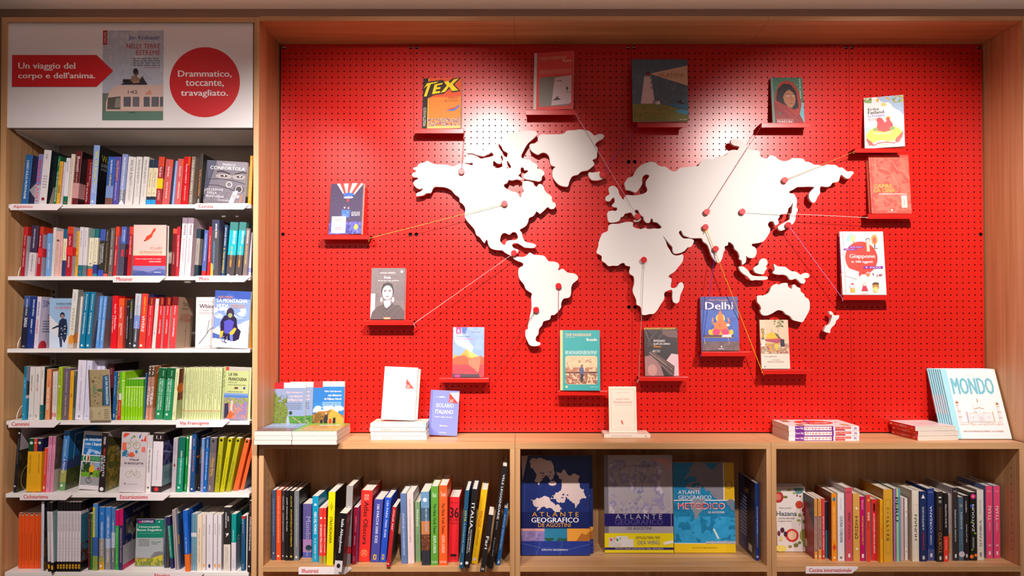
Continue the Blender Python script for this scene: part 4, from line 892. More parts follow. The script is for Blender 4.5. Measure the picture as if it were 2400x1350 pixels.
row("""
30.7 38 1006 10 1e1820|black|tall deep black spined book with grey cover|cv b8a8b0,dp .25,y .02,b 0 .67 342c20,b 0 1 1e1820 n|c .5 .94 .3 ccc;d .45 .85 .4 .6 999 STORIA DELLA BICICLETTA;c .4 .1 .3 ccc|t .25 .9 .6 .92 544850 UNA STORIA;t .2 .83 .9 .88 544850 STORIA EROICA;t .2 .74 .9 .79 544850 DEL CICLISMO;n 0 .02 1 .66 50 .12 3c3420 4c4424 2c2418;o .3 .2 .22 .02 a89058
61.5 75 1028 5 0e4428|dark green|dark green book wrapped in a tall yellow band|B .01 .76 e8a810|c .5 .92 .28 c8d8c8;d .35 .7 .35 .6 7c5c10 GRAN TOUR ITALIA
76 83 1028 3 d8442c|orange red|orange red book wrapped in yellow band|B .01 .76 e8a810|c .5 .92 .28 f0d8c8
83.4 95 1028 3 1c1c48|navy|navy book wrapped in yellow band|B .01 .76 e8a810|c .5 .92 .28 e8d8b8;d .35 .72 .35 .6 7c5c10 GRAN TOUR EUROPA
98.5 106 1050 5 e44430|coral|coral paperback shorter than its neighbours||d .6 .92 .35 .6 f0c0b0 PAGINE;D .4 .58 .35 .6 f4dcd4 LA CORSA;r .3 .07 .7 .13 f4dcd4
106.5 115 1023 6 dc8cac|pink|pink slim paperback|b .85 1 c47898|d .35 .7 .35 .6 6c4860 UN'ALTRA BICICLETTA;d .08 .2 .35 .6 a06c88 edizioni
116 124 1023 6 dc8cac|pink|pink slim paperback showing brown cover|b .85 1 c47898 n,cv 5c4840|d .35 .7 .35 .6 6c4860 UN'ALTRA BICICLETTA|r 0 0 1 .4 b0a8a0;n 0 .4 1 .8 20 .1 4c3c34 6c5848
138 152 1009 11 4480c0|sky blue|blue guide with green hill foot|cv 1c6cac,dp .2,b 0 .14 6c9c60,b .14 .34 a8a458,b .34 .5 4860a8 n,r .35|D .56 .85 .3 .65 a8ccec MONTAGNE;D .3 .53 .3 .65 f0f0f0 A PEDALI;c .5 .92 .18 504868;c .4 .08 .2 e8f0e4|r 0 0 1 .4 4c5430;n 0 .02 1 .36 30 .12 5c6430 3c4424 6c6c34;p 344878 0 .36 0 .5 .4 .56 .7 .5 1 .56 1 .36;l c8dcec .015 .2 .5 .2 .93 1 .93;t .3 .72 1 .8 8cb8e0 MONTAGNE;t .35 .62 1 .7 8cb8e0 A PEDALI
230 245.5 1014 8 281c20|black|black book with red and white title|dp .19,cv 6c6c34,r .35|D .8 .93 .35 .65 e8e4e4 STRADA;D .62 .74 .45 .72 f04428 CICLO;D .26 .62 .45 .72 f4f0f0 ATLANTE;D .34 .62 .12 .4 f4f0f0 d'EUROPA;c .5 .05 .3 e8e0e0|r 0 .8 1 1 b8b0b4;p 4c4828 0 .8 0 .95 .5 .85 1 .75 1 .6;n 0 .02 1 .75 60 .1 7c7c34 5c6028 c09838 8c7c48;t .45 .76 .9 .82 d84838 CIC;t .35 .66 .95 .73 dcd8d0 ATLA;t .35 .57 .95 .64 dcd8d0 d'EUR
340.5 352.5 1022 5 e0d8dc|white|white spined book lettered for hikers|b .78 1 c8c0c4|D .35 .76 .3 .65 4c4448 PER L'ESCURSIONISTA;c .5 .08 .2 666
354 378 1015 5 e4d8de|black capped|thick white book with black head and foot|b .86 1 281c20,b 0 .1 302428,cv 7ca0a4,dp .17|t .3 .9 .75 .96 f4f0f4 1.1;d .2 .7 .4 .55 a098a8 Passeggiate;c .5 .05 .2 e02c38|r 0 .45 1 .86 342c5c;n 0 .45 1 .85 20 .06 6c6c9c 504c80;l b0b8d8 .02 0 .7 1 .55;t .2 .36 .8 .42 c8d8dc JULIANA;m .1 .2 .7 .34 6c8c94 3
401 411 1027 5 b0a6b4|grey lilac|grey lilac slim paperback|b 0 .7 bcb0b8|d .4 .95 .35 .6 706474 TRAVERSATA DELLE ALPI;p 8c2c34 .2 .48 .8 .48 .5 .54
412.3 427 1024 7 0c8868|emerald|emerald green guide with white capitals|b .62 1 086450|D .15 .75 .4 .65 d8f0e4 GUIDA CURIOSA DELLE DOLOMITI;c .4 .08 .2 a8d8c4
431.5 437 1021 5 108c30|bright green|thin bright green guide||c .5 .96 .4 e8d8d8;D .48 .62 .3 .7 c8ecc8 LIGURIA;D .05 .14 .3 .7 c8ecc8 CAI
437.6 442.6 1022 6 e4dcdc|white|thin white guide||D .5 .78 .3 .7 504040 25 NORD;d .1 .45 .3 .7 908080 itinerari nel Piemonte
445 455 1014 5 1c4c84|deep blue|deep blue guide with orange lettering|cv 203c64,r .35,dp .16|D .78 .9 .35 .6 e8a060 ALPI;D .34 .7 .35 .65 f08048 Passo a Due fra le montagne;c .4 .05 .2 d8e0e8|n 0 .05 .6 .6 16 .1 3c2c2c 6c5c58 e07030;r 0 .05 .5 .3 5c504c
462 468.5 1022 7 201c1a|brown black|brown black slim book||d .5 .8 .35 .6 c8c0b8 Trekking Ferrate;e .5 .06 .25 .012 888
469 475.7 1028 3 7c88bc|lilac blue|lilac blue slim book with gold letters|b .8 1 5c88c0|D .6 .8 .3 .8 d8a838 Monti;D .35 .58 .3 .6 d8a850 Parole
476.2 484 1024 6 1060b0|strong blue|strong blue book with white letter C|b .8 1 1c4c88|d .8 .95 .4 .65 c8dcf0 DAVIDE SAPIENZA;D .22 .72 .4 .65 ecf0f8 IL PASTORE ALTO MARE;c .4 .08 .28 ecf0f8;c .5 .08 .18 1060b0
485 500.5 1026 7 6c5e5e|grey brown|grey brown guide with yellow Rosa title|b .72 1 5c5458|D .3 .62 .5 .75 ecb83c Monte Rosa;d .28 .62 .25 .42 d8a840 il paradiso delle Alpi;c .5 .94 .18 1c1818;d .04 .12 .3 .5 ddd VERSANTE
502 513 1025 11 a4a018|olive|olive guide with black print|r .35|c .5 .95 .28 1c1c14;d .18 .42 .55 .75 50500c Vie normali;d .18 .68 .25 .5 50500c nelle Dolomiti di Brenta
515 525 1026 19 b8b010|yellow olive|leaning yellow olive guide with black print|r .35|c .5 .95 .28 1c1c14;d .14 .64 .35 .6 50500c Prealpi Gardesane Occidentali
529 539.5 1026 24 a4a018|olive|steeply leaning olive guide with black print|r .35|c .5 .95 .28 1c1c14;d .18 .56 .35 .6 50500c 3000 nelle Dolomiti
546 557 1028 28 f0602c|orange|steeply leaning orange guide|r .35|c .5 .95 .28 1c1c14;d .2 .7 .35 .6 b03c14 Escursioni e Ferrate
563 571 1028 28 f0602c|orange|steeply leaning orange guide by the post|r .35,cv 38344c|c .5 .95 .28 1c1c14;d .2 .7 .35 .6 b03c14 Escursioni nel parco
""", SHZ[4], .024, 'cycling shelf')

orn = ""
for i, (a, b) in enumerate(((42.3, 49), (49.6, 56), (56.6, 66), (66.6, 79.8), (80.6, 89.5), (90.2, 94.5))):
    orn += f"{a} {b} 1203 0 f0581a|orange|{'wide ' if i == 3 else ''}orange walking guide with black tag|y .046,r .35,cv e85018|r .3 .95 .8 1 181414;r .35 .955 .75 .98 d8c8c0;d .15 .{60 + i} .35 .62 a83808 {['Dintorni di Torino','Escursioni in Biella','Escursioni in Val di Fassa','Escursioni ad anello Dolomiti','Escursioni in Val Pusteria','Escursioni'][i]}\n"
cms = ""
for i, (a, b) in enumerate(((133, 138.8), (139.8, 145.6), (146.6, 152.4), (153.6, 159.6), (160.8, 166.8), (168, 174), (175, 181), (182, 188.6))):
    cms += f"{a} {b} 1177 0 e0d6dc|white|white spined magazine with black ends and yellow square|y .008,b .87 1 181214,b 0 .145 1c1618,cv d8d0d4|d .58 .85 .35 .65 5c5458 CAMMINI & SENTIERI;m .4 .22 .6 .5 b8b0b4 6;r .15 .045 .85 .105 f0b010;r .38 .06 .62 .09 1c1618{'|r 0 .13 1 .82 3c7c98;n 0 .13 1 .4 30 .12 8c4838 6c3c34 3c3438;t .12 .86 1 .95 302428 CAMMINI' if i == 7 else ''}\n"
row(f"""
{orn.strip()}
95.3 102 1176 0 d8d0dc|pale grey|tall pale grey hardback with photo cover|y .014,cv 283038,dp .2,h|d .2 .8 .35 .6 a8a0c0 le dolomiti viste dal cielo|r 0 0 1 .25 6c4c28;n 0 .0 1 .6 20 .2 34404c 8c6428 1c2c4c
112 117.5 1178 -4 e0d6dc|white|white spined magazine tilting toward the orange guides|y .008,b .87 1 181214,b 0 .145 1c1618,dp .1|d .58 .85 .35 .65 5c5458 CAMMINI & SENTIERI;r .15 .045 .85 .105 f0b010
119.5 125.5 1178 -5 e4dade|white|white spined magazine pulled forward past the edge|y -.006,b .87 1 181214,b 0 .145 1c1618,dp .11,cv 8ca4ac|d .58 .85 .35 .65 5c5458 CAMMINI & SENTIERI;r .15 .045 .85 .105 f0b010
{cms.strip()}
206 211 1204 0 641c24|wine|thin wine coloured guide|y .03|d .3 .9 .35 .6 c09098 Escursioni
211.5 216 1204 0 1c7434|green|thin green guide|y .03|d .3 .9 .35 .6 a0d0a8 Sentieri
216.5 228 1181 0 4c88c8|alpine blue|tall blue and yellow striped alpine guide|y .022,dp .24,b 0 .22 8c9c44 n,cv 1c4484,b .22 .5 3c5ca8 n,r .35|r 0 .5 .45 .95 d8c828;d .55 .9 .1 .35 5c6cb0 TREKKING
229.5 244 1189 0 2c78c8|photo blue|photo blue guide with rocky foot|y .032,dp .2,b 0 .12 d8a01c n,b .12 .2 a8a04c n,b .2 .5 94887c n,r .35|D .22 .76 .35 .7 f0f0f4 PASSEGGIATE NELLE ALPI;r .3 .88 .7 .92 7898d8;c .4 .06 .22 f0e8d8
246 258.5 1189 0 3c80d0|photo blue|photo blue guide with grey scree foot|y .032,dp .2,b 0 .35 98908c n,b .35 .5 a0b0d0 n,r .35|D .12 .86 .35 .7 f4f0f4 I SENTIERI DELLA GRANDE GUERRA
260 269.2 1190 0 4878b8|photo blue|photo blue guide with snowy foot|y .032,dp .2,b 0 .35 6c706c n,b .35 .6 b0bcd4 n,r .35|D .12 .8 .35 .7 f4f0f4 I SENTIERI PER LA LIBERTÀ
269.7 277 1196 0 34a83c|green|green ski touring guide with magenta head|y .03,b .74 1 c80c5c,dp .17|D .1 .7 .35 .65 dcf0dc Scialpinismo in Lombardia
277.7 287.5 1193 0 3c2c68|purple|purple ski touring guide with magenta head|y .028,b .73 1 c80c5c n,cv 14205c,dp .22|D .12 .68 .35 .65 f0d8a0 Scialpinismo IN VAL CAMONICA|r 0 0 1 .08 c80c4c;n .1 .1 .9 .8 30 .1 3c3430 6c6458 98948c;r 0 .08 .7 .4 a8a4ac;t .35 .84 .95 .92 dcdce4 Scialpinismo
384.5 389 1212 0 38506c|dull blue|thin dull blue map|y .055|n 0 0 1 .4 10 .3 5c4434
390 396 1214 0 4c3c34|brown|thin brown map|y .055|
399.5 406.5 1212 -10 108070|teal|teal map with purple ends tilting back|y .045,b .83 1 302458,b 0 .2 2c2864,dp .1|D .24 .82 .3 .7 dcf0ec Sardinien Süd Sardegna Sud
410 413.5 1196 -8 a89ca0|ash grey|thin ash grey map tilting back|y .03,dp .1|
415 418.5 1194 -9 b4a8a8|ash grey|second thin ash grey map tilting back|y .03,dp .1|
420.5 424.5 1204 -8 304c74|dusky blue|thin dusky blue map with yellow speck|y .04,dp .1|r .3 .45 .8 .62 d8902c
434 445 1197 -7 1460c4|vivid blue|vivid blue book with orange foot|y .01,b 0 .28 f07020,h|D .3 .56 .35 .6 e8f0fc La Sirenetta;d .58 .8 .4 .6 90b0e8 Christoph Ransmayr
446.5 450.3 1205 0 6c9ab0|steel|thin steel blue book with white patch|b 0 .6 84b0c4|D .1 .58 .3 .7 2c5468 SE VUOI LA NON FARE IN BARCA;r 0 .6 1 .67 e4dce0
451 455.3 1205 0 6c9ab0|steel|thin steel blue book with white patch|b 0 .6 84b0c4|D .1 .58 .3 .7 2c5468 SE VUOI LA NON FARE IN BARCA;r 0 .6 1 .67 e4dce0
456 460.5 1205 0 6c9ab0|steel|thin steel blue book with white patch|b 0 .6 84b0c4|D .1 .58 .3 .7 2c5468 SE VUOI LA NON FARE IN BARCA;r 0 .6 1 .67 e4dce0
461.3 472 1207 0 e8d2b8|sand|sand coloured paperback with long title|y .02|D .15 .75 .4 .65 8c7c6c Nei mari della Groenlandia
472.8 481.5 1207 0 ded0cc|white|white nautical handbook with orange mark||D .62 .84 .4 .6 444 MANUALE;r .3 .06 .7 .12 f0a040
483.3 498 1206 0 e0d6dc|white|wide white nautical handbook with blue mark||D .64 .82 .42 .55 5c5458 MANUALE DEL;d .35 .6 .44 .54 a098a0 vele;r .35 .05 .65 .11 2c3474
499.5 508.5 1207 0 e0d6dc|white|white nautical handbook with orange mark||D .64 .84 .4 .6 5c5458 MANUALE;r .3 .06 .7 .12 f0a040
509.8 518.3 1207 0 e0d6dc|white|white nautical handbook with orange mark||D .64 .84 .4 .6 5c5458 MANUALE;r .3 .06 .7 .12 f0a040
523.5 539.5 1189 0 e0d4c8|black headed|thick black headed book with white bird|y .012,b .42 1 2c2828,dp .19,cv 58585c,r .3|D .78 .86 .55 .75 ddd ARTHUR;D .68 .92 .25 .45 e8e8e8 CONAN DOYLE;p e8e8e8 .3 .53 .7 .57 .75 .6 .5 .59 .3 .6 .45 .56;d .15 .38 .5 .65 b0a090 AVVENTURA;d .12 .38 .25 .4 b0a090 NELL'ARTICO
541.5 552.5 1205 0 dcd2dc|teal headed|white book with teal upper half|b .5 1 08908c,y .016,dp .17,cv 8894a8|D .52 .72 .35 .55 c8ece8 MEDITERRANEO;d .05 .2 .4 .6 99a isole|t .1 .52 .6 .6 c8e4e4 DI V
565 574.5 1210 0 145078|petrol|petrol blue slim book|b .95 1 a83038,y .02|d .7 .95 .3 .5 c8d8e0 BETH;d .5 .85 .5 .7 a04850 Navigatore;D .04 .12 .35 .6 c8d8e0 Einaudi
576.5 579 1206 1 e4dcd4|cream|very thin cream booklet|y .02|
579.5 587 1174 4 2c2024|black|tall black book lettered about sea fortunes|y .004,r .3|D .3 .78 .3 .75 e8e0e0 ATLANTE DELLE FORTUNE DI MARE;d .84 .96 .3 .6 a06070 atlante;c .5 .08 .3 ccc
""", SHZ[5], .018, 'lowest white shelf')

# ---------------------------------------------------------------- oak cabinets
row("""
636 645.8 1149 0 3c4864|slate blue|slate blue hardback with small title|Y 1310,h|D .35 .88 .35 .6 8c98b0 ATLANTE DELLE ISOLE REMOTE;c .5 .1 .18 b0b8c8
646.8 658 1149 0 d84c20|burnt orange|burnt orange hardback with small title|Y 1310,h|D .25 .92 .35 .6 f0b898 ATLANTE DEI LUOGHI MISTERIOSI;c .5 .06 .2 f4d8c8
659.3 667 1150 0 34282e|dark plum|dark plum hardback with small title|Y 1310,h|D .72 .92 .35 .65 d0c8c8 OLIVIER LE CARRER;D .27 .68 .35 .65 d0c8c8 ATLANTE DEI LUOGHI MALEDETTI;c .5 .06 .2 ccc
667.8 676 1150 0 100e10|black|black hardback with white script|Y 1311,h|D .42 .9 .3 .7 d8d4d4 Judith Schalansky Paradisi;c .5 .06 .2 ccc
676.9 687.7 1151 0 14100e|black|black hardback with yellow capitals|Y 1311,h|D .2 .74 .35 .7 e8c020 ATLANTE DELLE CITTÀ PERDUTE;d .77 .93 .35 .6 d8b840 AUDE;c .5 .06 .2 e0c040
688.7 700.3 1151 0 707478|mid grey|mid grey hardback with black cover|Y 1311,h,cv 100e10,dp .17|D .2 .75 .4 .6 d0d0d0 ATLANTE DEI PAESI SOGNATI;d .77 .92 .4 .6 c8c8c8 Dominique;c .5 .05 .2 ddd|m .3 .84 .6 .9 5c5860 2
709.5 730.5 1181 0 5c5490|purple|purple book lettered Mondo on shaded cover|Y 1304,b .1 .34 a87cb0 n,b 0 .1 4c58a8 n,cv 4c4888,r .3|D .35 .76 .35 .85 9c94b8 Mondo;c .65 .18 .34 1c3448;n .42 .12 .9 .24 10 .1 3c6c50 6c7c6c;d .02 .1 .4 .6 aac lp
731.5 746 1163 0 1898c0|cyan|cyan book with heavy white capitals|Y 1314,r .3,dp .19|c .5 .87 .2 c8ecf4;D .42 .76 .3 .7 f0f8fc GIRO DEL MONDO;d .12 .36 .35 .65 e0f4fa IN 52 WEEKEND;d .04 .1 .4 .6 dff lp
747 757.2 1191 0 e43c34|tomato|tomato red book with rainbow foot|Y 1318,r .3,b .0 .14 d89830|c .5 .82 .25 f8d8d4;D .2 .7 .3 .7 f8e8e4 IN VIAGGIO TRA I COLORI;r .1 0 .3 .14 3c9cc8;r .45 0 .6 .14 6cb040;r .75 0 .9 .14 a83c78
757.7 763.8 1191 0 e43c34|tomato|half hidden tomato red book with rainbow foot|Y 1318,r .3,b .0 .14 a8b030|c .5 .82 .25 f8d8d4;D .2 .7 .3 .7 f8e8e4 IN VIAGGIO TRA I COLORI
764.5 780.5 1153 5 ecdc0c|yellow|yellow hardback with black circle logo|Y 1322,r .3,dp .2,cv 1c2020|o .5 .8 .25 .05 4c4810;d .74 .86 .42 .6 4c4810 lonely;D .3 .66 .3 .7 5c5810 STRAORDINARIA
805.5 821 1139 6 9c9696|silver grey|silver grey hardback with thin title|Y 1321,h,cv 4c2c24,b .14 .23 d82030,dp .21|D .3 .74 .35 .75 e4dcdc ITALIA DALL'ALTO;d .16 .2 .3 .7 f8dcdc folio|n 0 .2 1 1 30 .15 6c4030 3c241c 8c5c48
824 834 1189 5 8c1030|maroon|maroon and lilac booklet|Y 1320,r .3,cv 8c70b8|D .56 .84 .5 .7 d898a8 PROGRAMMA IL TUO VIAGGIO;D .34 .5 .4 .65 e8b8c4 TRENTINO PERÙ;d .06 .14 .3 .7 d8a0b0 guida
839.5 866 1149 7 e42c28|red|thick red hardback with black title|Y 1314,h,dp .22,cv a81c18|D .24 .84 .3 .72 3c1410 Atlas Obscura;t .3 .86 .7 .95 f0b8a0 ooo;o .5 .12 .32 .04 e89830;m .3 .09 .7 .16 f0a888 4
868 888.5 1170 9 46489c|indigo|indigo hardback with white capitals|Y 1315,h,dp .2|D .3 .92 .35 .65 e0e0f0 100 PARCHI 5000 IDEE;r .3 .04 .65 .12 e8b820;r .4 .055 .55 .105 46489c
890 904.5 1166 12 2450c4|vivid blue|vivid blue hardback with white capitals|Y 1315,h,dp .2|D .38 .95 .35 .65 e4e8f8 120 PAESI 7000 IDEE;r .3 .04 .65 .12 e8b820;r .4 .055 .55 .105 2450c4
905.5 914.5 1188 14 b81c24|crimson|=crimson book reading downward in white, leaning on the vivid blue one, Illustrati shelf|Y 1326,dp .14,cv 4c4438|D .6 .95 .3 .7 f4dce0 ITALIA 360°;c .4 .05 .2 f4dce0
940.5 955 1157 -3 5c74a4|denim|denim blue hardback with white serif|Y 1318,h,dp .2|D .5 .72 .3 .6 c8d0e0 ATLANTE DEI;D .12 .48 .35 .6 d8dce8 LUOGHI INASPETTATI
956 971 1156 -3 e0c8c4|blush white|blush white hardback with grey serif|Y 1318,h,dp .2|D .3 .92 .35 .55 8c7c7c ATLANTE DEI LUOGHI INSOLITI E CURIOSI
974 986 1177 -2 7c9c70|sage|sage green slim hardback|Y 1314,h|D .6 .88 .3 .7 dce8d8 Weekend;d .3 .45 .35 .6 5c7c54 Italia
988.5 1008 1153 -3 486078|dusk photo|glossy book with dusk landscape spine|Y 1322,r .25,b 0 .2 34343c,b .2 .42 6c4030,b .42 .6 c87c4c,b .78 1 6c94b8|c .5 .89 .25 d8e4ec;D .45 .8 .5 .75 a8c0d0 IL MIO GIRO DEL MONDO;n 0 .2 1 .4 30 .15 8c4828 40282c c07038
1009.5 1027 1140 0 5c9c38|leaf green|leaf green hardback with gothic lettering|Y 1322,h,dp .23|t .25 .86 .75 .92 e0f0d0 Rock;D .4 .78 .35 .7 1c2c10 The New York Times;D .15 .37 .35 .7 e8f4e0 EXPLORER;t .1 .03 .9 .055 e8f4e0 TASCHEN
1028.5 1048 1138 0 f05c24|bright orange|bright orange hardback with gothic lettering|Y 1322,h,dp .23|t .2 .86 .8 .92 f8d8c8 Travel;D .4 .78 .35 .7 3c1408 The New York Times;D .15 .37 .35 .7 f8c8b0 EXPLORER;t .1 .03 .9 .055 f8e0d4 TASCHEN
1050 1074 1165 3 e0222c|signal red|signal red hardback with large black 36|Y 1314,h,dp .2|t .1 .9 .9 .93 5c1014 The New York Times;T .08 .68 .92 .84 3c0c10 36;t .05 .63 .95 .67 5c1014 HOURS;t .15 .58 .85 .61 5c1014 EUROPA;r .2 .08 .8 .12 2c0c10;t .15 .04 .85 .06 5c1014 TASCHEN
1076 1086 1149 14 1c5070|petrol|petrol hardback with yellow word|Y 1329,h,dp .2|D .6 .74 .3 .8 f0c828 CITTÀ;d .2 .58 .35 .65 b8d0dc LE 100 PIÙ BELLE DEL MONDO;c .4 .06 .3 d8d0d0
1088 1100.5 1146 18 1c181a|black|black hardback with large white Italia|Y 1328,h,dp .2,cv 14386c|D .5 .82 .25 .8 e8e4e4 ITALIA;D .2 .48 .5 .75 e0dcdc PATRIMONIO;D .18 .5 .15 .4 e0dcdc DELL'UMANITÀ;c .4 .06 .3 d8d0d0
1104.5 1120 1147 23 f0b810|golden yellow|golden yellow hardback with red word|Y 1319,h,dp .2|D .5 .72 .35 .75 c83c20 VIAGGI;d .45 .7 .15 .32 c06020 ON THE ROAD;d .25 .45 .3 .65 a87010 40 itinerari per scoprire;c .4 .06 .25 d8d0d0
1125 1136.5 1206 20 201c1e|ebony|short ebony book with large white Fari|Y 1338,dp .13|D .4 .62 .2 .8 f0ecec Fari;t .2 .03 .8 .07 f0ecec DIX
1144 1156 1092 33 1e1a1c|jet black|tallest jet black hardback with white capitals|Y 1330,h,dp .22|D .48 .92 .35 .75 e8e4e4 VELE LEGGENDARIE;d .38 .46 .35 .7 aaa John;d .12 .3 .4 .6 ccc Franco Pace
1163 1172 1190 19 1c60a0|ocean blue|ocean blue book squeezed by the oak side|Y 1322,dp .15|D .28 .88 .3 .65 b8cce0 BARCHE MEMORABILI;p d8e0e8 .2 .03 .8 .03 .6 .1
""", ZS_T, .09, 'Illustrati shelf', dep=.18, contact=False)
# black book about abandoned Italy, pulled over the shelf edge
r = book(.0285, .13, .222, '181416', "D .32 .9 .35 .7 f0ecec Italia Abbandonata;r 0 0 1 .19 d8d0d4;e .5 .1 .25 .04 2c2428;D .5 .6 .2 .3 b8b0b0 Fabio", "r 0 0 1 1 3c2c28;n 0 .05 1 .95 60 .12 6c4838 2c2430 8c6044 3c4468;t .1 .82 .6 .92 c8b8b0 Italia", rough=.3)
yy = ydep(1336.5, ZS_T); r.location = (PX(783.5, yy, 1336), yy - .002, ZS_T + .002); r.rotation_euler = (0, .09, 0)
tag(r, 'black book with white foot and leaf mark jutting over the Illustrati shelf edge', 'book', 'books on the Illustrati shelf')

